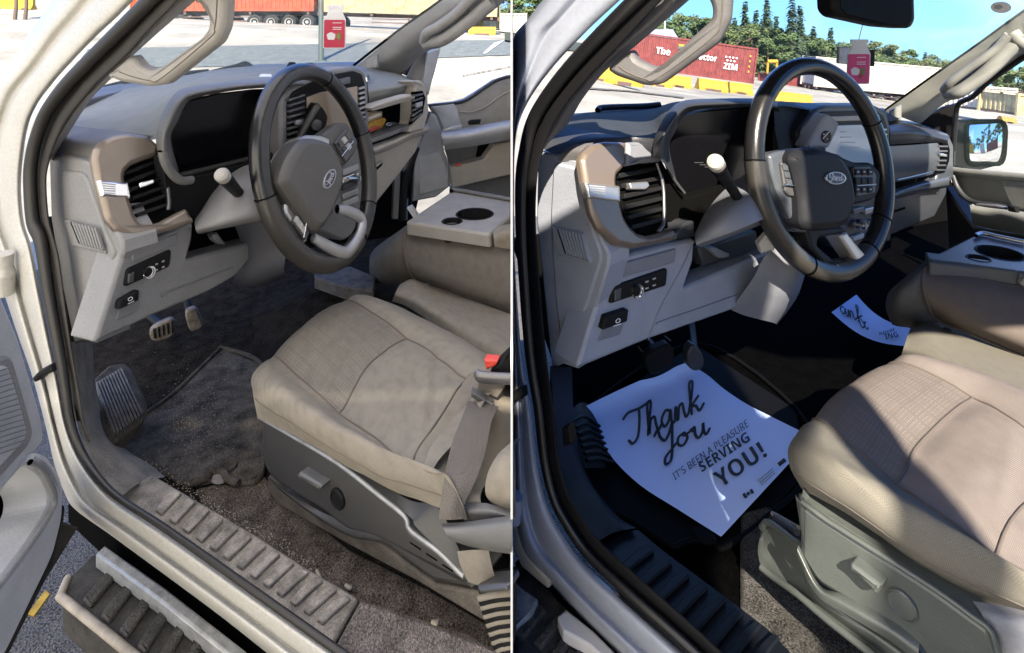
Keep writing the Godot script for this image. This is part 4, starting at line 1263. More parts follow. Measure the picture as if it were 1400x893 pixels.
	tube(cl, "side_rim", M.cap_dusty, line_on(FACE, [222, 206, 226, 222, 236, 238, 248, 247, 262, 246], 0.0), 0.007, 5, 8)
	plate(cl, "lower_shelf", M.black_plastic, FACE, [222, 214, 246, 246, 352, 219, 400, 208, 400, 240, 330, 262, 268, 300, 232, 292], -0.012, 0.02, 0.003)
	# left vent
	var BZ := three(at(150, 200, 0.89), at(165, 310, 0.862), at(250, 300, 0.935))
	var vent := group_part("air_vent", T)
	plate(vent, "vent_opening", M.black_hole, BZ, [168, 226, 198, 212, 222, 206, 232, 240, 240, 300, 206, 314, 184, 308, 172, 262], -0.016, 0.01, 0.002)
	slats(vent, M.black_plastic, BZ, [171, 231, 218, 212, 231, 285, 188, 300], 6, 0.42, -0.006, "slat", 0.012)
	plate(vent, "vent_tab", M.chrome, BZ, [190, 250, 211, 243.5, 212, 250, 192, 257.5], 0.002, 0.012, 0.002, 0.003)
	tube(vent, "vent_edge", M.satin_dark, line_on(BZ, [215, 212, 222, 226, 228, 250, 231, 274, 230, 287], -0.004), 0.003, 5, 8)
	plate(T, "vent_bezel", M.bronze_dusty, BZ, [219, 198, 203, 184, 176, 181, 158, 184, 141, 191, 130, 202, 127, 215, 133, 248, 147, 300, 160, 315, 179, 325, 203, 324, 240, 313, 268, 303, 256, 284, 240, 292, 222, 302, 203, 308, 191, 302, 185, 291, 178, 268, 172, 244, 172, 234, 182, 224, 200, 217, 217, 212], 0.004, 0.014, 0.0075, 0.004)
	plate(T, "chrome_band", M.chrome, BZ, [134, 246, 158, 247.5, 176, 249, 179, 271, 160, 270, 140, 268], 0.006, 0.012, 0.004, 0.001)
	for k in 5: plate(T, "band_stripe", M.print_grey, BZ, [139 + k * 0.8, 250 + k * 3.2, 158, 251.5 + k * 3, 158, 253 + k * 3, 139.4 + k * 0.8, 251.5 + k * 3.2], 0.0066, 0.002, 0.0002)

	# knee panel with switches
	var kn := plate(T, "knee_panel", M.panel_dusty, FACE, [129, 470, 168, 345, 180, 338, 205, 330, 252, 308, 265, 305, 263, 328, 255, 355, 309, 340, 350, 329, 345, 350, 322, 378, 286, 399, 215, 429], 0.0, 0.05, 0.005, 0.006)
	plate(kn, "blank_cover", M.shroud_dusty, FACE, [181, 343, 244, 319, 242, 335, 181, 359], 0.003, 0.006, 0.002, 0.004)
	plate(kn, "light_switch_panel", M.black_plastic, FACE, [171, 393, 175, 368, 235, 341, 232, 365], 0.005, 0.01, 0.002, 0.005)
	knob(kn, "light_switch_knob", M.chrome, FACE, 201.5, 372, 0.0098, 0.006, 0.005)
	knob(kn, "knob_face", M.black_plastic, FACE, 201.3, 371.9, 0.0066, 0.003, 0.009)
	for k in 4: plate(kn, "switch_mark", M.button_light, FACE, [213 + (k % 2) * 9, 361 - (k % 2) * 4 + k / 2 * 8, 216 + (k % 2) * 9, 359.7 - (k % 2) * 4 + k / 2 * 8, 216 + (k % 2) * 9, 361.7 - (k % 2) * 4 + k / 2 * 8, 213 + (k % 2) * 9, 363 - (k % 2) * 4 + k / 2 * 8], 0.0062, 0.002, 0.0002)
	plate(kn, "dimmer_switch", M.button, FACE, [177, 375, 184, 372, 183, 385, 176, 388], 0.008, 0.006, 0.001, 0.001)
	plate(kn, "switch_recess", M.shroud_dusty, FACE, [159, 438, 163, 424, 192, 398, 192, 420, 182, 428], 0.002, 0.004, 0.001, 0.002)
	plate(kn, "brake_switch", M.black_plastic, FACE, [163, 424, 165, 411, 191, 396, 190, 411], 0.010, 0.012, 0.002, 0.003)
	strokes(kn, "brake_symbol", M.print_white, [[175, 409, 178, 406.5, 181, 407, 180, 410, 176, 411.5, 175, 409], [175, 415.5, 183, 411.8]], 0.9, func(x, y, z): return on(FACE, x, y, 0.0106 + z * 0.002))
	tube(kn, "panel_crease", M.shroud_dusty, line_on(FACE, [222, 406, 225, 400, 262, 386, 318, 366], 0.001), 0.0016, 4, 6)
	plate(T, "cubby", M.black_hole, FACE, [262, 318, 352, 296, 380, 300, 360, 332, 309, 343, 252, 358], -0.04, 0.02, 0.002)
	plate(T, "cubby_latch", M.print_grey, FACE, [290, 321, 297, 318, 306, 330, 302, 335, 294, 329], -0.02, 0.012, 0.002)
	tube(T, "cubby_hook", M.satin_silver, line_on(FACE, [287, 322, 294, 322, 300, 330, 306, 333], -0.012), 0.0022, 5, 7)
	# steering column
	loft(T, "column_shroud", M.shroud_dusty, [[268, 296, 1.0, 292, 262, 1.02, 318, 236, 1.05, 350, 222, 1.08, 410, 214, 1.14], [266, 305, 0.96, 300, 282, 0.955, 326, 262, 0.97, 362, 248, 1.0, 420, 244, 1.06], [269, 318, 0.95, 305, 309, 0.94, 350, 298, 0.96, 386, 290, 1.0, 424, 286, 1.06], [276, 320, 1.05, 308, 312, 1.05, 350, 304, 1.07, 386, 300, 1.1, 424, 296, 1.14]])
	loft(T, "column_lower_cover", M.column_dusty, [[318, 302, 1.06, 350, 296, 1.05, 392, 290, 1.06], [330, 340, 1.09, 352, 338, 1.07, 392, 332, 1.08], [318, 384, 1.12, 344, 388, 1.1, 388, 372, 1.1], [310, 388, 1.3, 350, 393, 1.3, 392, 378, 1.3]], 4, 4)
	var stalk := tube(T, "signal_stalk", M.black_plastic, [at(333, 271, 1.0), at(324, 262, 0.96), at(313, 250, 0.91), at(304, 240, 0.875)], [0.0095, 0.0085, 0.0098, 0.0108], 4, 14)
	var sa := (at(302, 238, 0.86) - at(324, 262, 0.96)).normalized()
	lathe(stalk, "stalk_ring", M.black_hole, at(306, 242, 0.885), sa, [[0.0107, -0.001], [0.0113, -0.0006], [0.0113, 0.0006], [0.0107, 0.001]], 20)
	lathe(stalk, "stalk_tip", M.stalk_tip, at(303.5, 239.5, 0.872), sa, [[0.0106, -0.012], [0.0108, 0.002], [0.0092, 0.006], [0.005, 0.0085], [0.0, 0.009]], 20)

	# steering wheel
	var W := steering_wheel(T, at(440.2, 223.7, 1.136), 1.366, 0.257, 0.2)
	var wp: Plane = W.plane
	rim_piece(W, "rim_grip", M.leather_grey, 185, 290)
	rim_piece(W, "rim_grip", M.leather_grey, -42, 8)
	for a in [184, 291, 8, -42, 62]: rim_piece(W, "rim_seam", M.black_hole, a, a + 0.6, 0.0179)
	plate(W.node, "hub_surround", M.satin_silver, wp, [379, 256, 383, 232, 395, 206, 410, 190, 420, 184, 440, 185, 452, 190, 440, 250, 420, 300, 401, 306, 390, 290, 392, 274], 0.014, 0.03, 0.004, 0.008)
	plate(W.node, "spoke", M.hub_dusty, wp, [438, 186, 463, 167, 476, 168, 490, 194, 488, 206, 474, 226, 452, 216], 0.012, 0.025, 0.005, 0.008)
	plate(W.node, "spoke", M.satin_silver, wp, [392, 268, 402, 274, 426, 310, 419, 333, 404, 318, 392, 296], 0.010, 0.025, 0.004, 0.006)
	plate(W.node, "button_pad", M.button, wp, [458, 195, 474, 176, 489, 194, 474, 222], 0.018, 0.008, 0.002, 0.004)
	for k in 6: plate(W.node, "button", M.button_light if k % 3 == 1 else M.hub_dusty, wp, [463 + (k % 3) * 5.2 - k / 3 * -6.0, 195 - (k % 3) * 5 + k / 3 * 9, 467 + (k % 3) * 5.2 + k / 3 * 6, 191 - (k % 3) * 5 + k / 3 * 9, 471 + (k % 3) * 5.0 + k / 3 * 6, 197 - (k % 3) * 5 + k / 3 * 9, 467 + (k % 3) * 5 + k / 3 * 6, 201.5 - (k % 3) * 5 + k / 3 * 9], 0.022, 0.005, 0.001, 0.001)
	tube(W.node, "trim_line", M.chrome, line_on(wp, [467, 214, 483, 193], 0.0235), 0.0011, 1, 6)
	plate(W.node, "button_pad", M.button, wp, [402, 305, 408, 278, 419, 292, 427, 309, 419, 329], 0.018, 0.008, 0.002, 0.004)
	for k in 6: plate(W.node, "button", M.button_light, wp, [404.5 + (k % 3) * 4.4 + k / 3 * 5, 301 + (k % 3) * 6.4 - k / 3 * 10, 407 + (k % 3) * 4.4 + k / 3 * 4.4, 295 + (k % 3) * 6.4 - k / 3 * 8, 411 + (k % 3) * 4.2 + k / 3 * 4.4, 301 + (k % 3) * 6.2 - k / 3 * 8, 408.5 + (k % 3) * 4.2 + k / 3 * 5, 307 + (k % 3) * 6.2 - k / 3 * 10], 0.022, 0.005, 0.001, 0.001)
	tube(W.node, "trim_line", M.chrome, line_on(wp, [415, 325, 421, 294], 0.0235), 0.001, 1, 6)
	tube(W.node, "lower_spoke", M.satin_silver, line_on(wp, [461, 286, 478, 290, 494, 299, 494, 315, 486, 332, 474, 346, 462, 344, 444, 335, 428, 325], 0.012), [0.009, 0.012, 0.0125, 0.0125, 0.0125, 0.013, 0.013, 0.0115, 0.009], 5, 12, 0.6, wp.normal)
	plate(W.node, "column_boss", M.black_plastic, wp, [400, 215, 430, 195, 460, 205, 470, 250, 452, 300, 430, 305, 405, 270], -0.03, 0.06, 0.004, 0.02)
	var hub := plate(W.node, "airbag_cover", M.hub_dusty, wp, [389, 248, 391, 234, 399, 214, 411, 195, 421, 187, 440, 188, 455, 195, 465, 213, 474, 234, 470, 261, 455, 297, 446, 313, 435, 315, 424, 299, 399, 264], 0.036, 0.04, 0.013, 0.012)
	badge(hub, wp, 451.4, 244.5, Vector2(0.42, -0.95), 14.0, 6.5, 0.036)

	# centre stack
	var cs := group_part("centre_stack", T)
	plate(cs, "screen_frame", M.shroud_dusty, FACE, [384, 262, 384, 136, 396, 121, 440, 97, 484, 91, 497, 95, 503, 112, 506, 200, 509, 300, 470, 330, 400, 300], 0.004, 0.06, 0.006, 0.012)
	plate(cs, "screen_bezel", M.black_plastic, FACE, [393, 200, 393, 140, 400, 126, 442, 104, 484, 97, 495, 101, 499, 114, 501, 190], 0.007, 0.01, 0.002, 0.008)
	plate(cs, "screen", M.screen_beige_reflection, FACE, [420, 188, 420, 133, 440, 126, 489, 118, 490, 186], 0.009, 0.004, 0.001, 0.002)
	slats(cs, M.satin_dark, FACE, [396, 133, 417, 126, 418, 190, 396, 196], 8, 0.35, 0.014)
	slats(cs, M.satin_silver, FACE, [492, 118, 499, 116, 500, 170, 493, 173], 8, 0.4, 0.014)
	plate(cs, "vent_tab", M.satin_silver, FACE, [405, 165, 416, 163, 416, 170, 405, 171], 0.016, 0.005, 0.001)
	plate(cs, "upper_switch", M.satin_dark, FACE, [462, 109, 479, 105, 479, 114, 465, 117], 0.012, 0.005, 0.001, 0.002)
	for k in 5: plate(cs, "climate_button", [M.satin_silver, M.chrome, M.button, M.satin_silver, M.button_light][k], FACE, [470, 232 + k * 11, 490, 224 + k * 11, 491, 231 + k * 11, 470, 240 + k * 11], 0.012, 0.008, 0.002, 0.002)
	knob(cs, "climate_knob", M.chrome, FACE, 486, 243, 0.013, 0.02, 0.01)
	# column shifter
	var sh := plate(T, "gear_lever", M.black_plastic, upright(400, 1.17, 460, 1.25), [404, 196, 409, 182, 430, 146, 436, 140, 445, 150, 450, 160, 447, 172, 434, 190, 418, 208], 0.0, 0.03, 0.006, 0.006)
	tube(sh, "lever_edge", M.leather_grey, [at(409, 190, 1.16), at(422, 164, 1.175), at(434, 144, 1.19)], 0.0075, 4, 8)
	knob(sh, "lever_button", M.satin_dark, upright(400, 1.17, 460, 1.25), 432, 171, 0.012, 0.004, 0.001)
	# things on top of the dash
	for k in 2: lathe(T, "dash_clip", M.black_plastic, at(399 + k * 24, 91 + k * 1.0, 1.62), Vector3(0.1, 1, 0.1), [[0.012 + k * 0.007, -0.012], [0.013 + k * 0.007, 0.004], [0.008, 0.012], [0.0, 0.013]], 16)
	plate(T, "sensor_strip", M.tag_white, three(at(350, 104, 1.42), at(372, 102, 1.46), at(360, 98, 1.5)), [352, 106, 356, 101, 371, 101, 372, 105], 0.006, 0.006, 0.002, 0.003)

	# passenger side of the dash
	loft(T, "passenger_dash_top", M.pad_dusty, [[500, 92, 2.0, 518, 92, 2.05, 540, 98, 2.1, 558, 106, 2.1, 570, 114, 2.0], [502, 110, 1.7, 520, 108, 1.75, 545, 105, 1.85, 562, 110, 1.85, 573, 115, 1.85], [503, 122, 1.47, 520, 119, 1.53, 545, 116, 1.63, 566, 112, 1.72, 577, 116, 1.74], [504, 132, 1.46, 522, 128, 1.52, 545, 124, 1.62, 566, 119, 1.71, 577, 121, 1.74], [504, 141, 1.48, 522, 136, 1.54, 545, 131, 1.64, 566, 125, 1.73, 577, 126, 1.76]])
	plate(T, "glove_shelf", M.black_hole, FACE, [503, 140, 566, 124, 572, 170, 503, 196], -0.08, 0.02, 0.002)
	plate(T, "shelf_lid", M.beige_dusty, FACE, [508, 148, 514, 143, 561, 129, 568, 133, 560, 138, 511, 152], 0.03, 0.03, 0.004, 0.003)
	plate(T, "shelf_edge", M.cap_dusty, FACE, [504, 192, 562, 170, 563, 176, 504, 198], 0.0, 0.06, 0.003)
	var rv := group_part("air_vent", T)
	plate(rv, "vent_bezel", M.beige_dusty, FACE, [564, 111, 577, 110, 583, 119, 587, 152, 580, 178, 562, 182, 561, 176, 568, 168, 569, 120], 0.01, 0.05, 0.006, 0.006)
	plate(rv, "vent_opening", M.black_hole, FACE, [566, 126, 578, 124, 582, 134, 578, 156, 562, 171, 567, 153], 0.013, 0.01, 0.001, 0.002)
	slats(rv, M.satin_dark, FACE, [567, 128, 579, 126, 577, 158, 564, 168], 6, 0.4, 0.018)
	plate(rv, "vent_tab", M.satin_silver, FACE, [570, 141, 578, 139, 578, 144, 570, 147], 0.022, 0.005, 0.001)
	loft(T, "dash_ledge", M.beige_dusty, [[506, 199, 1.5, 540, 186, 1.62, 565, 175, 1.71, 586, 168, 1.78], [510, 203, 1.44, 540, 192, 1.56, 565, 180, 1.66, 586, 173, 1.73], [512, 209, 1.44, 540, 197, 1.56, 564, 186, 1.66, 585, 179, 1.73], [510, 213, 1.5, 540, 203, 1.62, 564, 190, 1.7, 584, 182, 1.77]], 4, 4)
	var gb := plate(T, "glove_box", M.beige_dusty, FACE, [508, 214, 514, 208, 545, 196, 577, 181, 578, 188, 568, 209, 545, 240, 514, 279, 507, 279], -0.02, 0.05, 0.006, 0.004)
	plate(gb, "latch", M.black_hole, FACE, [513, 231, 524, 222, 522, 227, 513, 235], -0.018, 0.01, 0.001)
	plate(gb, "seam_line", M.cap_dusty, FACE, [510, 226, 524, 218, 524, 219, 510, 227.5], -0.0185, 0.003, 0.0005)
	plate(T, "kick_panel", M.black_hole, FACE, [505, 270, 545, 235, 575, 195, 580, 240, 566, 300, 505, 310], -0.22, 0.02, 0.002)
	plate(T, "far_sill_trim", M.trim_dusty, upright(535, 1.95, 560, 2.0), [537, 300, 540, 246, 548, 236, 545, 300], 0.0, 0.03, 0.004)
	tube(T, "far_door_seal", M.seal_dusty, [at(549, 300, 2.03), at(552, 250, 2.03), at(563, 215, 2.03), at(568, 200, 2.03)], 0.02, 4, 8)
	plate(T, "far_door_jamb", M.seal_dusty, upright(545, 2.06, 570, 2.1), [546, 296, 550, 236, 568, 208, 564, 276], 0.0, 0.03, 0.003)
	plate(T, "seat_rail", M.tag_white, upright(555, 1.75, 575, 1.75), [556, 285, 562, 282, 572, 296, 566, 300], 0.0, 0.02, 0.003)

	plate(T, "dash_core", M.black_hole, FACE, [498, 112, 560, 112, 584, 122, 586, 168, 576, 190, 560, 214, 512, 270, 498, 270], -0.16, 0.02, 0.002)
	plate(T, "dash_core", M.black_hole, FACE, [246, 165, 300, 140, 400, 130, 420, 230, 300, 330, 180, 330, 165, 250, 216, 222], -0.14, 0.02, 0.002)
	# far windscreen pillar with its handle
	loft(T, "far_pillar", M.trim_dusty, [[676, -60, 1.7, 720, -60, 1.66, 760, -60, 1.72], [605, 0, 1.8, 648, 0, 1.76, 692, 0, 1.82], [545, 43, 1.9, 585, 45, 1.86, 634, 45, 1.92], [512, 70, 1.96, 545, 75, 1.93, 582, 72, 1.98], [488, 90, 2.0, 512, 96, 1.98, 548, 103, 2.03]])
	tube(T, "far_glass_edge", M.black_hole, [at(680, -58, 1.73), at(603, 0, 1.82), at(543, 43, 1.92), at(484, 89, 2.02)], 0.0045, 4, 6)
	plate(T, "airbag_cover", M.trim_dusty, upright(500, 1.94, 516, 1.93), [500, 82, 516, 74, 516, 92, 502, 94], 0.012, 0.01, 0.002, 0.003)
	var fh := group_part("grab_handle", T)
	tube(fh, "grip", M.trim_dusty, [at(580, 58, 1.84), at(583, 46, 1.80), at(600, 36, 1.78), at(622, 20, 1.76), at(640, 2, 1.74), at(660, -20, 1.72)], 0.016, 5, 10)
	tube(fh, "grip", M.trim_dusty, [at(582, 60, 1.84), at(602, 56, 1.80), at(622, 44, 1.78), at(645, 26, 1.76), at(672, 2, 1.74)], 0.02, 5, 10)
	tube(fh, "handle_shadow_gap", M.cap_dusty, [at(588, 54, 1.83), at(604, 46, 1.81), at(626, 30, 1.79), at(640, 14, 1.77)], 0.01, 5, 8)
	# opened passenger door
	var PD := upright(590, 2.05, 700, 2.12)
	var pd := group_part("passenger_door", T)
	plate(pd, "window_frame", M.trim_dusty, PD, [556, 106, 562, 90, 572, 76, 585, 70, 603, 64, 594, 100, 585, 130, 576, 118], -0.02, 0.05, 0.006, 0.004)
	tube(pd, "frame_seal", M.seal_dusty, line_on(PD, [552, 102, 560, 86, 570, 75, 582, 69], 0.0), 0.012, 5, 8)
	plate(pd, "frame_rib", M.door_dusty, PD, [584, 72, 603, 64, 585, 131, 578, 112], 0.005, 0.03, 0.004, 0.003)
	plate(pd, "upper_panel", M.trim_dusty, PD, [586, 145, 623, 141, 637, 137, 650, 129, 677, 111, 699, 104, 699, 200, 606, 200, 594, 160], 0.0, 0.06, 0.006)
	plate(pd, "handle_bowl_panel", M.door_dusty, PD, [588, 146, 621, 142, 626, 150, 631, 171, 606, 176, 597, 156], 0.008, 0.03, 0.004, 0.003)
	tube(pd, "sill_seal", M.seal_dusty, line_on(PD, [586, 145, 623, 141, 637, 137, 650, 129, 677, 111, 699, 104], 0.0), 0.006, 5, 8)
	tube(pd, "stitch_line", M.beige_dusty, line_on(PD, [626, 152, 645, 153, 665, 145, 682, 132, 699, 123], 0.004), 0.0025, 5, 6)
	loft(pd, "armrest", M.door_dusty, [[604, 178, 2.05, 640, 174, 2.06, 684, 166, 2.08, 698, 164, 2.08], [603, 183, 1.92, 640, 180, 1.93, 682, 170, 1.95, 698, 168, 1.95], [606, 194, 1.91, 640, 190, 1.92, 682, 182, 1.94, 698, 178, 1.94], [608, 205, 1.98, 640, 201, 1.99, 680, 194, 2.0, 698, 190, 2.0]], 4, 5)
	plate(pd, "window_switches", M.satin_silver, PD, [606, 177, 631, 170, 632, 175, 608, 180], 0.10, 0.02, 0.003)
	plate(pd, "pull_cup", M.black_plastic, PD, [640, 168, 644, 165, 658, 164, 656, 170, 642, 171], 0.10, 0.02, 0.003)
	plate(pd, "pocket_hollow", M.cap_dusty, PD, [608, 204, 680, 192, 664, 220, 616, 230], -0.005, 0.02, 0.002)
	plate(pd, "pocket_hollow", M.black_hole, PD, [654, 199, 674, 195, 662, 217, 650, 220], 0.002, 0.02, 0.002)
	plate(pd, "map_pocket", M.beige_dusty, PD, [616, 229, 661, 218, 675, 198, 699, 193, 699, 239, 619, 258], 0.06, 0.05, 0.006, 0.004)
	plate(pd, "lower_panel", M.cap_dusty, PD, [616, 256, 699, 236, 699, 280, 616, 280], 0.02, 0.03, 0.004)
	plate(pd, "speaker_panel", M.door_dusty, PD, [568, 208, 576, 190, 588, 154, 596, 158, 603, 178, 608, 208, 617, 232, 616, 254, 596, 270, 563, 276], 0.015, 0.05, 0.006, 0.004)
	plate(pd, "speaker_grille", M.door_dusty, PD, [575, 214, 601, 206, 614, 234, 613, 256, 572, 268], 0.024, 0.02, 0.004, 0.006)
	plate(pd, "reflector", M.red_plastic, PD, [624, 225, 629, 223, 631, 226, 625, 228], 0.07, 0.01, 0.001)

	# centre console: folded middle seat with cup tray
	var CT := level(0.46)
	var con := group_part("centre_console", T)
	cup_tray(con, M.trim_dusty, CT, [555, 303, 562, 298, 619, 260, 699, 273, 699, 293, 671, 320], [[649, 293, 0.044], [618, 303, 0.022]])
	plate(con, "tray_lip", M.cap_dusty, upright(555, 1.43, 671, 1.345), [555, 303, 671, 320, 669, 338, 557, 321], 0.002, 0.04, 0.004, 0.004)
	tube(con, "hinge_bar", M.cap_dusty, line_on(CT, [617, 261, 625, 260, 699, 273], 0.006), 0.006, 3, 8)
	loft(con, "cloth_side", M.cloth_side_dusty, [[555, 317, 1.44, 600, 325, 1.40, 669, 335, 1.345, 699, 340, 1.32], [552, 335, 1.41, 600, 345, 1.37, 669, 358, 1.31, 699, 364, 1.28], [556, 362, 1.4, 605, 382, 1.35, 669, 403, 1.29, 699, 410, 1.26], [570, 384, 1.43, 612, 400, 1.38, 669, 421, 1.32, 699, 431, 1.29]], 5, 5)
	tube(con, "side_piping", M.seam_dusty, [at(554, 318, 1.43), at(553, 338, 1.405), at(558, 366, 1.40), at(570, 384, 1.42), at(612, 400, 1.37), at(669, 421, 1.31), at(699, 431, 1.28)], 0.003, 5, 6)
	loft(con, "rounded_front", M.cloth_dark_dusty, [[563, 303, 1.5, 545, 316, 1.52, 525, 330, 1.56, 512, 340, 1.62], [556, 316, 1.44, 540, 326, 1.44, 518, 342, 1.47, 506, 350, 1.55], [554, 340, 1.41, 535, 346, 1.41, 514, 356, 1.44, 505, 366, 1.52], [560, 368, 1.42, 540, 374, 1.42, 518, 374, 1.45, 507, 378, 1.52], [572, 386, 1.46, 548, 389, 1.47, 522, 388, 1.5, 514, 386, 1.56]], 5, 5)
	loft(con, "armrest_pad", M.seat_dusty, [[674, 316, 1.32, 684, 309, 1.36, 699, 306, 1.4], [675, 324, 1.29, 686, 318, 1.30, 699, 315, 1.31], [676, 337, 1.29, 686, 339, 1.30, 699, 341, 1.31]], 4, 4)
	loft(T, "centre_seat_base", M.seat_dusty, [[548, 388, 1.42, 566, 381, 1.44, 600, 394, 1.40, 650, 412, 1.33, 699, 430, 1.27], [545, 392, 1.34, 565, 386, 1.36, 598, 405, 1.32, 650, 430, 1.24, 699, 452, 1.18], [540, 402, 1.31, 562, 408, 1.29, 600, 428, 1.22, 650, 456, 1.14, 699, 482, 1.08], [536, 412, 1.33, 558, 420, 1.30, 596, 446, 1.22, 645, 480, 1.12, 699, 515, 1.06]], 6, 5)
	lathe(T, "seat_button", M.cap_dusty, at(582, 392, 1.385), Vector3(-0.2, 0.9, 0.4), [[0.009, -0.004], [0.008, 0.003], [0.0, 0.004]], 14)

	# driver's seat
	var seat := cushion(T, [
		[352, 572, 0.875, 345, 535, 0.90, 346, 512, 0.95, 374, 482, 1.03, 414, 447, 1.13, 458, 420, 1.22, 480, 412, 1.26, 494, 414, 1.28],
		[372, 582, 0.85, 358, 547, 0.86, 360, 515, 0.885, 388, 492, 0.94, 432, 440, 1.06, 482, 409, 1.17, 505, 405, 1.20, 532, 414, 1.22],
		[420, 606, 0.80, 405, 578, 0.79, 410, 548, 0.805, 463, 556, 0.825, 502, 498, 0.93, 556, 454, 1.04, 588, 448, 1.07, 622, 458, 1.10],
		[510, 658, 0.73, 493, 632, 0.715, 488, 596, 0.725, 518, 597, 0.745, 560, 545, 0.83, 604, 489, 0.95, 640, 476, 0.98, 672, 490, 1.0],
		[598, 692, 0.665, 594, 668, 0.655, 580, 636, 0.665, 562, 630, 0.69, 598, 576, 0.77, 638, 513, 0.885, 668, 500, 0.92, 692, 512, 0.94],
		[640, 712, 0.64, 632, 690, 0.63, 612, 652, 0.64, 590, 640, 0.665, 640, 585, 0.74, 680, 522, 0.85, 699, 512, 0.89, 705, 520, 0.92]],
		{"bolster": M.seat_dusty, "plain": M.seat_dusty, "check": M.seat_check_dusty, "seam": M.seam_dusty}, [[34, 26, 0.7, 0.9, 7.0, 0.004], [30, 22, 0.3, 1.1, 6.0, 0.003], [28, 29, -0.2, 1.0, 6.0, -0.003], [12, 24, 1.2, 1.0, 5.0, 0.003]])
	loft(seat, "backrest_foot", M.seat_dusty, [[640, 512, 0.88, 660, 505, 0.92, 699, 520, 0.95], [618, 548, 0.80, 650, 545, 0.82, 699, 560, 0.84], [598, 579, 0.755, 640, 600, 0.75, 699, 620, 0.76], [566, 632, 0.685, 610, 650, 0.675, 660, 668, 0.66], [596, 690, 0.662, 620, 690, 0.65, 660, 700, 0.64]], 5, 5)
	loft(seat, "backrest_bolster", M.seat_dusty, [[699, 605, 0.70, 706, 600, 0.72, 712, 600, 0.74], [680, 622, 0.66, 690, 615, 0.655, 705, 612, 0.66], [666, 650, 0.645, 684, 646, 0.63, 705, 642, 0.63], [664, 676, 0.64, 684, 680, 0.625, 705, 682, 0.62], [676, 692, 0.645, 690, 700, 0.64, 705, 708, 0.64]], 5, 5)
	# seat base
	var TRIM := upright(357, 0.885, 650, 0.655)
	var tb := plate(T, "seat_side_trim", M.base_dusty, TRIM, [357, 569, 462, 631, 555, 704, 558, 720, 563, 727, 600, 752, 632, 785, 651, 799, 651, 808, 592, 797, 515, 738, 477, 729, 440, 700, 387, 668, 366, 650, 358, 632], 0.0, 0.05, 0.007, 0.01)
	loft(tb, "trim_shoulder", M.base_dusty, [[357, 566, 0.90, 462, 618, 0.80, 552, 680, 0.73, 598, 694, 0.70, 628, 752, 0.67], [357, 570, 0.878, 462, 631, 0.785, 555, 702, 0.715, 570, 722, 0.70, 634, 784, 0.662]], 4, 6)
	tube(tb, "trim_edge", M.plastic_silver, line_on(TRIM, [358, 572, 400, 596, 462, 633, 520, 678, 553, 705, 559, 721, 570, 732, 600, 754, 634, 788], 0.001), 0.0028, 5, 8)
	loft(tb, "trim_step", M.base_dusty, [[366, 652, 0.872, 420, 690, 0.825, 470, 712, 0.785, 510, 718, 0.755, 548, 716, 0.735], [368, 656, 0.865, 425, 700, 0.815, 474, 728, 0.775, 514, 736, 0.745, 552, 738, 0.728], [384, 672, 0.86, 430, 706, 0.815, 478, 734, 0.775, 520, 742, 0.745, 556, 756, 0.727]], 4, 5)
	plate(tb, "seat_lever", M.cap_dusty, TRIM, [405, 651, 409, 646, 440, 665, 436, 671], 0.014, 0.015, 0.003, 0.002)
	lathe(tb, "lumbar_knob", M.black_plastic, on(TRIM, 463, 681, 0.0), TRIM.normal, [[0.0135, 0.0], [0.0135, 0.003], [0.0115, 0.005], [0.0105, 0.003], [0.0, 0.0035]], 26)
	for k in 3: plate(tb, "trim_groove", M.black_hole, TRIM, [560 + k * 22, 742 + k * 15, 574 + k * 22, 751 + k * 15, 575 + k * 22, 753 + k * 15, 561 + k * 22, 744 + k * 15], 0.0012, 0.003, 0.0003)
	plate(tb, "lower_skirt", M.skirt_dusty, TRIM, [366, 652, 387, 672, 440, 704, 477, 731, 515, 740, 592, 799, 651, 810, 672, 856, 640, 838, 574, 798, 477, 746, 380, 691, 364, 668], -0.012, 0.03, 0.003)
	# recliner cover and belts
	loft(T, "recliner_cover", M.cap_dusty, [[603, 716, 0.64, 640, 713, 0.63, 699, 705, 0.61], [606, 722, 0.625, 642, 722, 0.615, 700, 716, 0.595], [612, 734, 0.622, 648, 742, 0.612, 700, 748, 0.592], [619, 740, 0.635, 650, 750, 0.625, 699, 758, 0.605]], 4, 4)
	loft(T, "backrest_hinge", M.cap_dusty, [[632, 688, 0.65, 665, 688, 0.64, 699, 698, 0.63], [632, 700, 0.64, 668, 700, 0.63, 699, 706, 0.62], [634, 712, 0.645, 668, 710, 0.635, 699, 707, 0.625]], 3, 3)
	loft(T, "seat_belt", M.belt_dusty, [[640, 548, 0.80, 660, 552, 0.80, 682, 556, 0.80], [632, 570, 0.745, 651, 574, 0.74, 672, 576, 0.745], [618, 606, 0.69, 640, 612, 0.685, 664, 616, 0.69], [609, 645, 0.648, 630, 652, 0.643, 652, 652, 0.648], [602, 690, 0.632, 618, 692, 0.627, 634, 692, 0.632], [600, 710, 0.628, 616, 711, 0.624, 632, 710, 0.628]], 6, 5)
	plate(T, "belt_guide", M.satin_dark, upright(640, 0.80, 690, 0.80), [646, 536, 676, 554, 672, 560, 643, 543], 0.0, 0.012, 0.002, 0.002)
	var bk := plate(T, "belt_buckle", M.black_plastic, upright(655, 0.83, 699, 0.82), [681, 497, 699, 480, 699, 512, 668, 510], 0.01, 0.025, 0.004, 0.004)
	plate(bk, "buckle_button", M.red_plastic, upright(655, 0.83, 699, 0.82), [661, 492, 681, 494, 676, 502, 664, 507], 0.012, 0.015, 0.003, 0.002)
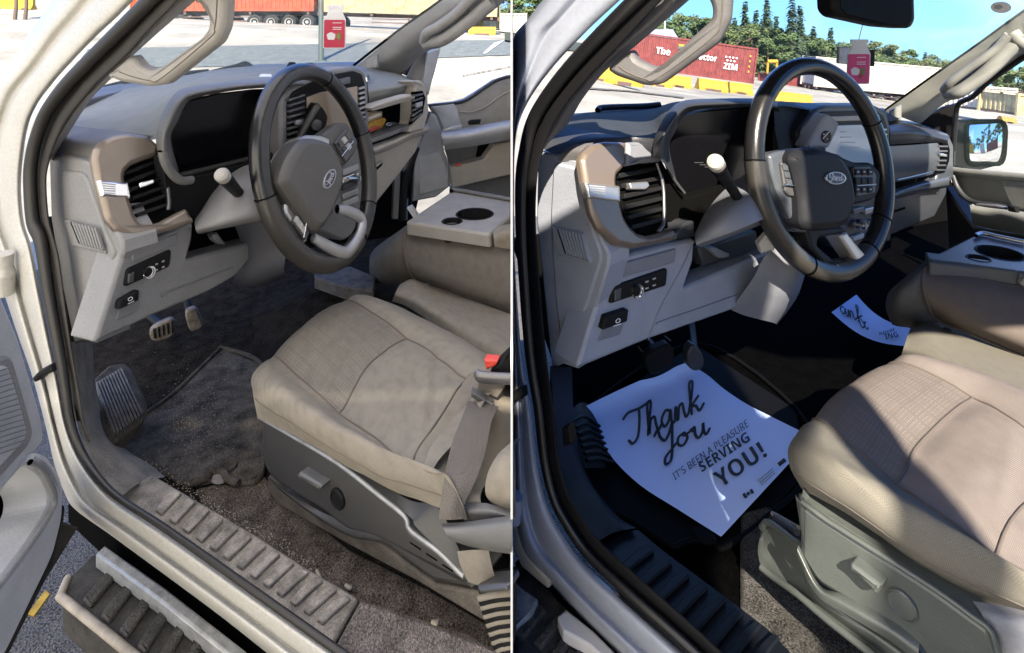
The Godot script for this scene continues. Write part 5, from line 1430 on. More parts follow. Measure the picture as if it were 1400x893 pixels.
	tube(bk, "latch_tongue", M.satin_dark, [at(652, 511, 0.81), at(656, 515, 0.805), at(676, 517, 0.80), at(699, 518, 0.795)], 0.005, 4, 10, 1.6, Vector3.UP)
	plate(bk, "buckle_web", M.belt_dusty, upright(655, 0.83, 699, 0.82), [655, 518, 695, 521, 680, 545, 652, 534], 0.0, 0.01, 0.002)
	loft(T, "belt_end", M.seat_dusty, [[625, 754, 0.625, 648, 752, 0.62, 668, 752, 0.62], [630, 775, 0.625, 655, 776, 0.618, 674, 780, 0.62], [640, 796, 0.63, 660, 801, 0.624, 680, 795, 0.63]], 4, 4)
	plate(T, "belt_anchor", M.satin_dark, upright(640, 0.63, 699, 0.60), [650, 803, 695, 800, 696, 810, 655, 814], 0.004, 0.02, 0.004, 0.003)
	for k in 14: tube(T, "belt_boot_rib", M.seat_dusty if k % 2 == 0 else M.black_plastic, [at(656 + k * 1.9, 818 + k * 6, 0.645), at(678 + k, 813 + k * 6, 0.63), at(699, 811 + k * 6, 0.63)], 0.0032, 4, 8)
	plate(T, "belt_boot", M.black_plastic, upright(640, 0.65, 699, 0.64), [656, 815, 699, 808, 699, 900, 684, 900], -0.004, 0.03, 0.002)

	# floor
	var FL := level(0.745)
	plate(T, "floor_carpet", M.carpet_dusty, FL, [100, 470, 340, 350, 560, 320, 699, 330, 699, 905, 560, 905, 470, 890, 210, 700, 130, 620], 0.0, 0.05, 0.003)
	plate(T, "carpet_by_seat", M.carpet_brown_dusty, FL, [268, 668, 300, 660, 332, 664, 362, 650, 372, 664, 480, 752, 580, 802, 690, 866, 690, 905, 640, 872, 492, 822, 350, 735, 280, 694], 0.004, 0.01, 0.003)
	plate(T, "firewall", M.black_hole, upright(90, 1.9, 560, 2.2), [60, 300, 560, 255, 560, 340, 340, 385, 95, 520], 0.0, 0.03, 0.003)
	loft(T, "tunnel", M.hump_dusty, [[345, 420, 1.55, 400, 395, 1.62, 450, 372, 1.75, 500, 358, 1.9, 545, 365, 1.9], [345, 440, 1.46, 400, 410, 1.5, 455, 382, 1.6, 510, 372, 1.7, 545, 385, 1.72], [350, 475, 1.36, 400, 440, 1.42, 450, 412, 1.48, 510, 395, 1.55, 545, 402, 1.55], [356, 500, 1.295, 405, 468, 1.35, 455, 445, 1.42, 510, 420, 1.5, 545, 412, 1.5]], 6, 5)
	plate(T, "tunnel_panel", M.skirt_dusty, FL, [430, 366, 480, 364, 514, 378, 510, 398, 470, 392, 430, 378], 0.11, 0.03, 0.004)
	loft(T, "sill_inner_trim", M.sill_dusty, [[88, 466, 0.885, 106, 468, 0.95, 126, 468, 1.05], [96, 520, 0.87, 112, 520, 0.94, 130, 522, 1.02], [106, 580, 0.85, 124, 574, 0.92, 142, 572, 1.0], [118, 616, 0.835, 144, 606, 0.90, 170, 612, 0.98], [140, 652, 0.82, 172, 634, 0.88, 206, 636, 0.94], [164, 680, 0.805, 192, 660, 0.86, 226, 652, 0.92]], 5, 5)
	var SP := three(at(160, 684, 0.835), at(490, 818, 0.70), at(454, 880, 0.655))
	var sp := plate(T, "sill_plate", M.sill_dusty, SP, [158, 684, 178, 665, 208, 648, 280, 690, 350, 731, 420, 776, 491, 817, 454, 882, 350, 808, 235, 725], 0.0, 0.006, 0.003, 0.006)
	for k in 13:
		var t := k / 12.0
		var x0 := lerpf(212, 432, t)
		var y0 := lerpf(696, 845, t)
		var x1 := lerpf(238, 470, t)
		var y1 := lerpf(668, 812, t)
		plate(sp, "tread_rib", M.sill_rib_dusty, SP, [x0, y0, lerpf(x0, x1, 0.6), lerpf(y0, y1, 0.72), x1, y1, x1 + 10, y1 + 5, lerpf(x0, x1, 0.6) + 11, lerpf(y0, y1, 0.68) + 6, x0 + 9, y0 + 6], 0.005, 0.007, 0.0016, 0.002)
	plate(T, "sill_carpet", M.sill_carpet_dusty, SP, [492, 818, 520, 826, 570, 842, 640, 868, 684, 886, 700, 910, 600, 960, 500, 920, 456, 883], 0.004, 0.03, 0.006)
	var FR := three(at(130, 524, 1.075), at(168, 502, 1.16), at(190, 588, 0.97))
	var fr := plate(T, "foot_rest", M.mat_dusty, FR, [124, 520, 148, 498, 170, 494, 184, 504, 204, 552, 200, 568, 160, 600, 148, 596, 130, 556], 0.0, 0.03, 0.008, 0.01)
	slats(fr, M.rest_dusty, FR, [130, 523, 156, 593, 197, 563, 167, 501], 10, 0.55, 0.006, "foot_rest_rib", 0.008, 0.002)
	for k in 2:
		var pedal := plate(T, ["brake_pedal", "accelerator_pedal"][k], M.rest_dusty, upright(200, 1.36, 280, 1.42), [[203, 454, 214, 445, 236, 436, 242, 446, 236, 461, 214, 468, 206, 465], [252, 427, 268, 421, 278, 444, 275, 450, 262, 455, 257, 448]][k], 0.02 + k * 0.03, 0.02, 0.004, 0.01)
		tube(pedal, "pedal_arm", M.black_plastic, [at([224, 262][k], [448, 430][k], 1.37), at([212, 255][k], [438, 405][k], 1.42), at([196, 250][k], [425, 380][k], 1.5)], 0.01, 3, 8)
		if k == 0:
			for q in 5: plate(pedal, "pedal_rib", M.black_plastic, upright(200, 1.36, 280, 1.42), [209 + q * 6.2, 451 - q * 2.6, 211 + q * 6.2, 450 - q * 2.6, 213 + q * 6, 463 - q * 2, 211 + q * 6, 464 - q * 2], 0.024, 0.006, 0.001)
	# door check strap and hinge
	plate(T, "door_check_strap", M.black_plastic, SIDE, [43, 517, 52, 507, 66, 499, 69, 510, 56, 515, 46, 524], 0.012, 0.012, 0.003, 0.003)
	lathe(T, "door_hinge", M.paint_dusty, on(SIDE, 6, 374, 0.014), Vector3(0.1, 1, 0.1), [[0.0, -0.035], [0.013, -0.033], [0.014, 0.0], [0.011, 0.012], [0.012, 0.033], [0.0, 0.035]], 16)
	# driver's door, opened towards the viewer
	var DR := upright(90, 0.74, 0, 0.6)
	var dr := group_part("driver_door", T)
	plate(dr, "door_panel", M.door_dusty, DR, [-40, 345, 0, 394, 27, 461, 46, 525, 60, 575, 62, 600, 54, 614, 20, 652, 0, 676, -40, 710], 0.0, 0.05, 0.006, 0.008)
	plate(dr, "speaker_surround", M.panel_dusty, DR, [-40, 470, 0, 489, 13, 484, 20, 492, 35, 545, 47, 588, 42, 608, 0, 655, -40, 690], 0.004, 0.02, 0.004, 0.01)
	plate(dr, "speaker_grille", M.door_dusty, DR, [-40, 484, 0, 502, 11, 498, 28, 550, 38, 590, 34, 604, 0, 640, -40, 676], 0.007, 0.02, 0.003, 0.008)
	for k in 16: tube(dr, "grille_ridge", M.panel_dusty, line_on(DR, [-10, 510 + k * 7.6, 15 + minf(k, 11) * 1.9, 502 + k * 7.6 * 0.93], 0.0085), 0.0007, 1, 5)
	plate(dr, "pocket_back", M.black_hole, DR, [-40, 660, 0, 668, 40, 634, 62, 646, 76, 672, 74, 694, 46, 736, 0, 796, -40, 830], -0.05, 0.02, 0.003)
	plate(dr, "pocket_shape", M.cap_dusty, DR, [20, 690, 26, 664, 42, 644, 60, 652, 70, 676, 52, 688], -0.04, 0.02, 0.004, 0.01)
	plate(dr, "pocket_shape", M.cap_dusty, DR, [-10, 742, 20, 730, 40, 733, 52, 726, 46, 744, 0, 800, -10, 800], -0.035, 0.02, 0.004, 0.01)
	plate(dr, "pocket_rim", M.door_dusty, DR, [41, 633, 56, 615, 68, 622, 80, 638, 89, 660, 88, 704, 74, 762, 10, 895, -40, 985, -40, 850, 0, 800, 46, 738, 73, 694, 75, 673, 63, 648], 0.012, 0.05, 0.008, 0.012)
	tube(dr, "rim_edge", M.panel_dusty, line_on(DR, [41, 632, 56, 640, 66, 656, 74, 676, 72, 696, 46, 738, 0, 800, -30, 835], 0.013), 0.003, 5, 8)
	plate(dr, "door_edge", M.black_plastic, DR, [89, 690, 88, 712, 108, 720, 60, 800, 8, 905, -10, 905, 70, 770], -0.02, 0.03, 0.004)
	# side step
	var RB := level(0.80)
	var rb := plate(T, "side_step", M.tread_dusty, RB, [84, 814, 94, 788, 128, 754, 150, 760, 300, 868, 350, 905, 300, 1000, 182, 900], 0.0, 0.05, 0.006, 0.01)
	tube(rb, "step_edge", M.edge_dusty, line_on(RB, [93, 790, 84, 813, 90, 822, 182, 896, 240, 945], 0.0), 0.0055, 4, 8)
	for k in 8: plate(rb, "step_tread", M.tread_bar_dusty, RB, [112 + k * 25, 818 + k * 21, 150 + k * 24, 776 + k * 17.4, 161 + k * 24, 784 + k * 17.4, 124 + k * 25, 828 + k * 21], 0.006, 0.01, 0.003, 0.004)
	plate(rb, "step_bracket", M.plastic_silver, RB, [131, 757, 143, 745, 226, 803, 345, 896, 330, 910, 220, 822], 0.022, 0.02, 0.003)
	plate(T, "rocker_underside", M.black_hole, SIDE, [92, 690, 157, 738, 290, 836, 450, 957, 430, 990, 280, 870, 150, 770, 92, 715], -0.06, 0.02, 0.003)
	# windscreen and wipers
	var ws := put("windscreen", slab_mesh([at(108, 140, 1.52), at(500, 90, 2.3), at(690, -70, 1.78), at(300, -70, 0.9)], three(at(108, 140, 1.52), at(500, 90, 2.3), at(300, -70, 0.9)).normal, 0.004, 0.001), M.windscreen, T)
	tube(T, "wiper", M.black_plastic, [at(132, 122, 1.7), at(200, 106, 1.75), at(285, 97, 1.85)], 0.007, 3, 6)
	tube(T, "wiper", M.black_plastic, [at(290, 98, 1.9), at(322, 91, 1.9), at(336, 88, 1.9), at(345, 92, 1.9)], [0.006, 0.008, 0.012, 0.006], 3, 6)
	plate(T, "cowl", M.cap_dusty, level(0.16), [100, 140, 220, 112, 350, 92, 500, 88, 500, 84, 350, 88, 220, 104, 110, 124], 0.0, 0.03, 0.004)

	# loose things in the dusty cab
	var mt := thing("floor_mat", "dirty black rubber mat on the dusty driver's floor", "floor mat", on(FL, 250, 600))
	plate(mt, "mat_sheet", M.mat_dusty, FL, [158, 602, 180, 580, 205, 562, 240, 536, 296, 482, 306, 477, 356, 497, 362, 560, 358, 646, 332, 661, 300, 655, 262, 662, 212, 638, 168, 618], 0.006, 0.006, 0.002, 0.02)
	tube(mt, "mat_border", M.mat_dusty, line_on(FL, [158, 602, 180, 580, 205, 562, 240, 536, 296, 482, 306, 477, 356, 497, 362, 560, 358, 646, 332, 661, 300, 655, 262, 662, 212, 638, 168, 618], 0.006), 0.005, 5, 8, 1.0, Vector3.ZERO, true)
	tube(mt, "mat_clip", M.mat_dusty, line_on(FL, [262, 661, 280, 655, 290, 646, 304, 645, 312, 655, 326, 661], 0.012), 0.006, 5, 8)
	lathe(mt, "mat_eyelet", M.mat_dusty, on(FL, 313, 638, 0.007), Vector3.UP, [[0.013, 0.0], [0.012, 0.0025], [0.010, 0.0025], [0.009, 0.0006], [0.0, 0.0006]], 22)
	lathe(mt, "mat_clip_pad", M.sill_rib_dusty, on(FL, 300, 654, 0.008), Vector3.UP, [[0.012, 0.0], [0.009, 0.003], [0.0, 0.0035]], 14, 1.3, Vector3(1, 0, 0.6))
	var r := RandomNumberGenerator.new()
	r.seed = 31
	var st := SurfaceTool.new()
	st.begin(Mesh.PRIMITIVE_TRIANGLES)
	base = Vector3.ZERO
	st.set_smooth_group(-1)
	for k in 1500:
		var p: Vector3
		var s := 0.0005
		if k < 500:   # grit along the edge of the sill
			var t := r.randf()
			p = on(FL, lerpf(190, 430, t) + r.randfn() * 4, lerpf(630, 775, t) + r.randfn() * 5, 0.012)
			s = 0.0007
		elif k < 1250: p = on(FL, 268 + r.randfn() * 26, 570 + r.randfn() * 34, 0.008)
		else: p = on(FL, r.randf_range(360, 640), r.randf_range(650, 870), 0.004)
		s *= r.randf_range(0.5, 1.9)
		var e := Vector3(r.randfn(), absf(r.randfn()) * 0.4, r.randfn()).normalized() * s
		var f := e.cross(Vector3.UP).normalized() * s
		var q := p + Vector3(0, s, 0)
		for z in [[p + e, p + f, q], [p + f, p - e, q], [p - e, p - f, q], [p - f, p + e, q]]:
			for y in z: st.add_vertex(y)
	st.generate_normals()
	var gr := put("grit", st.commit(), M.grit_pale, self)
	tag(gr, "pale grit and crumbs scattered over the dusty mat and floor", "grit")
	gr.set_meta("kind", "stuff")
	for k in 5:      # pale twigs and scraps
		var q = [[134, 552, 141, 562, 150, 578], [128, 566, 138, 563, 144, 562], [433, 780, 436, 788, 440, 794], [472, 800, 478, 804, 480, 802], [590, 850, 596, 852, 598, 848]][k]
		var ps := line_on(FL, q, 0.05 if k < 2 else 0.012)
		var tw := thing("dry_twig", ["pale twig lying on the ribbed foot rest", "second pale twig at the foot rest's outer edge", "pale scrap on the sill ribs", "curled pale scrap beside the sill ribs", "pale scrap on the carpeted sill"][k], "twig", ps[1])
		tube(tw, "stem", M.grit_pale, ps, [0.0022, 0.003, 0.0014], 4, 6)
	var pk := thing("snack_packet", "yellow snack packet on the open glove shelf", "packet", on(FACE, 515, 175, -0.05))
	plate(pk, "wrapper", M.pack_yellow, FACE, [503, 172, 512, 166, 529, 161, 528, 168, 524, 176, 506, 183], -0.03, 0.03, 0.008, 0.004)
	plate(pk, "printed_band", M.tag_red, FACE, [506, 177, 518, 172, 518, 175, 506, 180], -0.028, 0.006, 0.001)
	var bxs := thing("paper_box", "cream paper box lying on the yellow packet", "box", on(FACE, 515, 162, -0.06))
	plate(bxs, "carton", M.pack_cream, FACE, [503, 160, 512, 155, 523, 152, 523, 160, 503, 168], -0.045, 0.03, 0.003, 0.002)
	plate(bxs, "carton_flap", M.tag_white, FACE, [505, 161, 521, 155, 521, 157, 505, 163], -0.043, 0.004, 0.0005)
	var kx := thing("key_fob", "small dark key fob with a bright ring on the glove shelf", "key", on(FACE, 537, 170, -0.02))
	plate(kx, "fob", M.button, FACE, [531, 172, 540, 167, 547, 170, 538, 175], -0.03, 0.015, 0.003, 0.003)
	tube(kx, "key_ring", M.chrome, line_on(FACE, [531, 172, 528, 170, 531, 168, 535, 170], -0.02), 0.0015, 5, 6, 1.0, Vector3.ZERO, true)
	air_tag("red jar-shaped air freshener hanging before the dusty windscreen", [443, 27, 471, 65, 0.6], 1.45, [457, -40], M.tag_red)

func badge(hub: Node3D, p: Plane, x: float, y: float, along: Vector2, a: float, b: float, off: float) -> void:
	var across := Vector2(-along.y, along.x)
	var ring := func(k: float) -> Array:
		var out := []
		for q in 28:
			var t := TAU * q / 28
			var v: Vector2 = Vector2(x, y) + along * cos(t) * a * k + across * sin(t) * b * k
			out.append_array([v.x, v.y])
		return out
	plate(hub, "badge_ring", M.satin_silver, p, ring.call(1.0), off + 0.003, 0.004, 0.0008)
	plate(hub, "badge_field", M.badge_blue, p, ring.call(0.86), off + 0.0034, 0.004, 0.0004)
	# flowing script across the oval
	strokes(hub, "badge_script", M.plastic_silver, [[-0.62, 0.1, -0.66, 0.45, -0.4, 0.5, -0.3, 0.1, -0.5, -0.45, -0.7, -0.35], [-0.5, 0.02, -0.25, 0.06], [-0.22, -0.2, -0.3, 0.1, -0.1, 0.15, -0.08, -0.2, -0.22, -0.2], [0.08, -0.3, 0.06, 0.1, 0.2, 0.12], [0.5, -0.2, 0.3, -0.25, 0.3, 0.1, 0.48, 0.08, 0.56, 0.5, 0.5, -0.2, 0.66, -0.1]], 0.13,
		func(u, v, z): return on(p, x + along.x * u * a - across.x * v * b * 1.3, y + along.y * u * a - across.y * v * b * 1.3, off + 0.0042 + z * 0.001))

# ---------------------------------------------------------------- the cleaned cab
func build_clean_cab() -> void:
	var SIDE := upright(720, 0.82, 900, 0.67)
	var ENDP := upright(745, 0.94, 815, 0.865)
	var FACE := upright(815, 0.865, 1238, 1.597)
	var T := thing("pickup_truck", "cleaned pickup cab with dark floor, sunlit pinkish seat and printed paper on its mats", "truck", Vector3(0.45, 0, -1.0), "pickup cabs beside the divider sheet")

	door_frame(T, M.paint_clean, SIDE, [
		[995, -130, 880, -135], [892, -40, 778, -45], [848, 0, 742, 0], [824, 22, 722, 26], [801, 44, 702, 52], [760, 87, 701, 90], [727, 131, 701, 132], [710, 168, 701, 168], [704, 208, 701, 208], [703, 260, 700.6, 260], [703, 320, 700.6, 320],
		[704, 364, 700.6, 364], [713, 481, 700.8, 481], [726, 560, 701, 560], [735, 635, 701, 640], [748, 690, 702, 705], [767, 728, 714, 757], [797, 769, 748, 793], [849, 817, 792, 842], [924, 884, 864, 912], [980, 935, 910, 965]],
		[[0.0, -0.05], [0.06, -0.012], [0.16, 0.0], [0.30, 0.002], [0.40, -0.005], [0.46, -0.008], [0.58, -0.001], [0.78, 0.001], [0.92, -0.004], [1.0, -0.010]])
	tube(T, "door_seal", M.seal_clean, line_on(SIDE, [908, -40, 864, 4, 818, 50, 777, 94, 745, 136, 727, 169, 718, 206, 713, 242, 712, 300, 715, 364, 724, 481, 736, 560, 744, 630, 757, 682, 776, 719, 805, 760, 856, 808, 930, 874, 985, 925], 0.0), [0.0098, 0.0098, 0.0098, 0.0098, 0.0098, 0.0098, 0.0098, 0.0098, 0.009, 0.0085, 0.008, 0.0075, 0.0072, 0.007, 0.0068, 0.0065, 0.0065, 0.0065, 0.0065], 5, 12, 0.8, SIDE.normal)
	tube(T, "door_seal_lip", M.strip_clean, line_on(SIDE, [930, -40, 886, 6, 842, 54, 800, 98, 766, 140, 746, 174, 735, 208, 728, 242, 726, 300, 730, 364, 740, 481, 750, 555, 757, 622, 770, 672, 788, 706, 816, 746, 867, 794, 941, 860, 996, 912], -0.010), 0.009, 5, 12, 0.35, SIDE.normal)
	seal_channel(T, M.strip_clean, SIDE, [908, -40, 864, 4, 818, 50, 777, 94, 745, 136, 727, 169, 718, 206, 713, 242, 712, 300, 715, 364, 724, 481, 736, 560, 744, 630, 757, 682, 776, 719, 805, 760, 856, 808, 930, 874, 985, 925], [930, -40, 886, 6, 842, 54, 800, 98, 766, 140, 746, 174, 735, 208, 728, 242, 726, 300, 730, 364, 740, 481, 750, 555, 757, 622, 770, 672, 788, 706, 816, 746, 867, 794, 941, 860, 996, 912])
	loft(T, "pillar_trim", M.trim_clean, [
		[930, -40, 0.70, 955, -42, 0.67, 985, -40, 0.72], [888, 8, 0.73, 912, 14, 0.71, 940, 2, 0.75], [838, 60, 0.77, 848, 68, 0.75, 864, 67, 0.79], [800, 102, 0.80, 812, 108, 0.79, 826, 99, 0.83], [768, 140, 0.83, 782, 144, 0.82, 796, 136, 0.87], [748, 174, 0.86, 760, 178, 0.855, 776, 170, 0.90], [738, 196, 0.88, 744, 202, 0.88, 752, 192, 0.92], [733, 209, 0.885, 736, 212, 0.885, 740, 206, 0.93]])
	var h := group_part("grab_handle", T)
	var HP := three(at(835, 92, 0.76), at(885, 116, 0.735), at(995, 10, 0.685))
	plate(h, "grip", M.trim_clean, HP, [1004, -60, 999, 0, 997, 27, 982, 57, 902, 116, 881, 117.5, 841, 104, 828, 95, 846, 78, 863, 67, 868, 81, 892, 92, 902, 91, 972, 27, 974, 13, 969, -2, 958, -9, 972, -60], 0.004, 0.018, 0.0065, 0.006)
	tube(h, "parting_line", M.seam_clean, line_on(HP, [990, -50, 988, 0, 986, 27, 974, 51, 900, 106, 882, 108, 858, 99, 846, 91], 0.0045), 0.0007, 6, 6)

	# dashboard
	loft(T, "dash_top", M.pad_clean, [
		[775, 160, 1.5, 815, 153, 1.55, 895, 146, 1.65, 935, 138, 1.68, 1028, 137, 1.75, 1110, 141, 1.9, 1180, 146, 2.1, 1240, 152, 2.3],
		[768, 168, 1.25, 815, 160, 1.27, 885, 158, 1.30, 928, 142, 1.34, 1028, 138.5, 1.45, 1110, 143, 1.6, 1180, 149, 1.8, 1235, 158, 2.0],
		[762, 176, 1.08, 812, 172, 1.09, 885, 174, 1.09, 922, 149, 1.14, 1028, 140, 1.25, 1108, 144, 1.42, 1178, 152, 1.6, 1225, 164, 1.75],
		[758, 184, 0.99, 812, 184, 0.975, 900, 194, 0.953, 926, 162, 1.02, 1028, 141.5, 1.13, 1105, 150, 1.27, 1150, 160, 1.42, 1190, 170, 1.55]])
	loft(T, "dash_mid_pad", M.pad_clean, [[1058, 146, 1.2, 1090, 146, 1.28, 1125, 147, 1.36], [1060, 180, 1.18, 1082, 176, 1.24, 1098, 172, 1.3], [1068, 215, 1.17, 1084, 212, 1.22, 1098, 215, 1.27]], 5, 5)
	tube(T, "pad_ridge", M.cap_clean, [at(817, 151, 1.5), at(826, 147, 1.52), at(880, 145, 1.58), at(902, 143, 1.6)], 0.008, 4, 8)
	loft(T, "dash_end_cap", M.cap_clean, [[770, 172, 1.0, 795, 176, 0.985, 822, 182, 0.965, 860, 187, 0.95, 904, 190, 0.945], [754, 190, 0.955, 780, 192, 0.945, 806, 192, 0.94, 855, 192, 0.945, 905, 202, 0.95], [741, 203, 0.945, 756, 210, 0.925, 778, 214, 0.925, 830, 212, 0.94, 890, 215, 0.96]])
	loft(T, "end_cap_corner", M.trim_clean, [[770, 205, 0.915, 785, 198, 0.905, 812, 195, 0.89], [766, 211, 0.91, 784, 206, 0.895, 800, 208, 0.88], [764, 220, 0.915, 782, 222, 0.90, 797, 226, 0.885]], 4, 4)
	var ep := plate(T, "dash_end_panel", M.panel_clean, ENDP, [735, 207, 766, 212, 797, 221, 806, 262, 814, 300, 824, 330, 833, 347, 832, 364, 789, 505, 769, 498, 754, 505, 743, 400, 733, 300], 0.0, 0.05, 0.004)
	plate(ep, "access_cover", M.panel_clean, ENDP, [756, 222, 790, 230, 798, 262, 812, 320, 824, 350, 780, 488, 768, 486, 758, 400, 752, 300], 0.004, 0.01, 0.0035, 0.012)
	plate(ep, "grille_frame", M.panel_clean, ENDP, [752, 309, 797, 319, 808, 361, 763, 349], 0.008, 0.01, 0.002, 0.004)
	plate(ep, "grille_opening", M.black_hole, ENDP, [761, 313, 796, 321, 805, 357, 772, 347], 0.009, 0.002, 0.0005, 0.002)
	for k in 8: plate(ep, "grille_bar", M.panel_clean, ENDP, [763 + k * 4.4, 313.5 + k, 765 + k * 4.4, 314 + k, 776 + k * 4.0, 348 + k * 1.2, 774 + k * 4.0, 347.5 + k * 1.2], 0.012, 0.004, 0.0006)
	var cl := group_part("instrument_cluster", T)
	plate(cl, "display", M.black_gloss, FACE, [908, 205, 914, 184, 936, 154, 1030, 146, 1064, 152, 1064, 240, 1000, 256, 940, 268, 924, 254], -0.05, 0.01, 0.002)
	loft(cl, "hood", M.cap_clean, [[894, 215, 0.945, 893, 199, 0.94, 899, 178, 0.945, 914, 152, 0.975, 933, 138, 1.01, 968, 135, 1.06, 1030, 134.5, 1.13, 1064, 139, 1.2], [898, 216, 0.925, 897, 200, 0.92, 904, 180, 0.925, 918, 154, 0.955, 935, 142, 0.985, 968, 139, 1.025, 1030, 138, 1.10, 1063, 142, 1.16], [908, 224, 0.915, 907, 196, 0.91, 914, 178, 0.92, 928, 156, 0.945, 942, 147, 0.98, 970, 144.5, 1.02, 1030, 143, 1.09, 1064, 148, 1.15], [926, 250, 1.0, 915, 202, 0.99, 922, 182, 1.0, 934, 160, 1.02, 948, 152, 1.05, 974, 148, 1.08, 1030, 146, 1.16, 1066, 153, 1.22]], 4, 5)
	tube(cl, "side_rim", M.satin_dark, line_on(FACE, [911, 200, 912, 218, 919, 240, 928, 254, 936, 264], 0.0), 0.0026, 5, 8)
	plate(cl, "lower_shelf", M.black_hole, FACE, [902, 214, 926, 258, 940, 270, 1034, 246, 1034, 270, 990, 300, 950, 330, 912, 300], -0.012, 0.02, 0.003)
	for k in 3: plate(cl, "gauge_text", M.button, FACE, [950 + k * 7, 222 + k * 3, 962 + k * 4, 222 + k * 3, 962 + k * 4, 223 + k * 3, 950 + k * 7, 223 + k * 3], -0.048, 0.001, 0.0001)
	var BZ := three(at(812, 215, 0.877), at(845, 325, 0.858), at(930, 318, 0.945))
	var vent := group_part("air_vent", T)
	plate(vent, "vent_opening", M.black_hole, BZ, [842, 230, 860, 220, 904, 214, 912, 250, 914, 312, 870, 324, 850, 285], -0.016, 0.01, 0.002)
	slats(vent, M.black_plastic, BZ, [846, 233, 902, 222, 909, 306, 866, 318], 6, 0.42, -0.006, "slat", 0.012)
	plate(vent, "vent_tab", M.satin_silver, BZ, [861, 250, 886, 248, 889, 254, 884, 259, 864, 259], 0.002, 0.012, 0.002, 0.003)
	tube(vent, "vent_edge", M.satin_dark, line_on(BZ, [898, 223, 906, 250, 908, 282, 907, 306, 900, 316], -0.004), 0.003, 5, 8)
	plate(T, "vent_bezel_top", M.shroud_clean, BZ, [859, 194, 880, 193, 900, 197, 909, 206, 905, 221, 882, 222, 858, 227], 0.003, 0.014, 0.006, 0.003)
	plate(T, "vent_bezel", M.bronze_clean, BZ, [858, 194, 830, 193, 812, 197, 800, 208, 796, 219, 801, 250, 811, 292, 822, 314, 846, 335, 870, 340, 912, 331, 924, 328, 924, 313, 890, 323, 873, 319, 862, 308, 855, 297, 849, 274, 844, 250, 845, 239, 857, 227], 0.004, 0.014, 0.0075, 0.004)
	plate(T, "chrome_band", M.satin_silver, BZ, [801, 249, 828, 251.5, 848, 254, 849, 277, 828, 274.5, 806, 271], 0.006, 0.012, 0.004, 0.001)
	for k in 5: plate(T, "band_stripe", M.print_grey, BZ, [806 + k * 0.8, 253 + k * 3.2, 828, 255 + k * 3, 828, 256.5 + k * 3, 806.4 + k * 0.8, 254.5 + k * 3.2], 0.0066, 0.002, 0.0002)
	plate(T, "bezel_end", M.cap_clean, FACE, [923, 329, 925, 318, 938, 305, 950, 302, 951, 324], 0.012, 0.03, 0.004, 0.004)

	var kn := plate(T, "knee_panel", M.panel_clean, FACE, [789, 505, 833, 362, 843, 352, 880, 343, 932, 330, 950, 326, 948, 357, 935, 394, 1036, 350, 1052, 344, 1050, 374, 1031, 408, 1002, 424, 885, 465], 0.0, 0.05, 0.005, 0.006)
	plate(kn, "blank_cover", M.shroud_clean, FACE, [844, 362, 925, 340, 923, 359, 843, 383], 0.003, 0.006, 0.002, 0.004)
	plate(kn, "light_switch_panel", M.black_plastic, FACE, [834, 416, 841, 392, 913, 367, 911, 391], 0.005, 0.01, 0.002, 0.005)
	knob(kn, "light_switch_knob", M.chrome, FACE, 870, 397.5, 0.0118, 0.006, 0.005)
	knob(kn, "knob_face", M.black_plastic, FACE, 869.8, 397.3, 0.0082, 0.003, 0.009)
	for k in 4: plate(kn, "switch_mark", M.button_light, FACE, [883 + (k % 2) * 10, 385 - (k % 2) * 4 + k / 2 * 9, 887 + (k % 2) * 10, 383.7 - (k % 2) * 4 + k / 2 * 9, 887 + (k % 2) * 10, 385.5 - (k % 2) * 4 + k / 2 * 9, 883 + (k % 2) * 10, 387 - (k % 2) * 4 + k / 2 * 9], 0.0062, 0.002, 0.0002)
	plate(kn, "dimmer_switch", M.button, FACE, [842, 397, 850, 394, 849, 409, 841, 412], 0.008, 0.006, 0.001, 0.001)
	plate(kn, "switch_recess", M.shroud_clean, FACE, [818, 467, 823, 454, 829, 446, 853, 444, 848, 458], 0.002, 0.004, 0.001, 0.002)
	plate(kn, "brake_switch", M.black_plastic, FACE, [824, 452, 829, 433, 860, 423, 858, 440], 0.010, 0.012, 0.002, 0.003)
	strokes(kn, "brake_symbol", M.print_white, [[842, 439, 845, 436, 848, 437, 847, 440, 843, 441.5, 842, 439], [839, 446, 849, 443]], 1.0, func(x, y, z): return on(FACE, x, y, 0.0106 + z * 0.002))
	tube(kn, "panel_crease", M.shroud_clean, line_on(FACE, [949, 330, 930, 370, 902, 422, 886, 464], 0.0005), 0.0012, 4, 6)
	tube(kn, "panel_crease", M.shroud_clean, line_on(FACE, [898, 444, 902, 440, 960, 420, 1010, 402], 0.0005), 0.0012, 4, 6)
	plate(T, "cubby", M.black_hole, FACE, [950, 330, 1044, 304, 1060, 350, 1036, 352, 932, 396], -0.04, 0.02, 0.002)
	plate(T, "cubby_flap", M.cap_clean, FACE, [956, 340, 1034, 316, 1040, 346, 1010, 352, 975, 360, 962, 364], -0.02, 0.02, 0.003)
	plate(T, "cubby_latch", M.shroud_clean, FACE, [970, 340, 978, 338, 998, 347, 997, 352, 984, 353], -0.008, 0.012, 0.002)
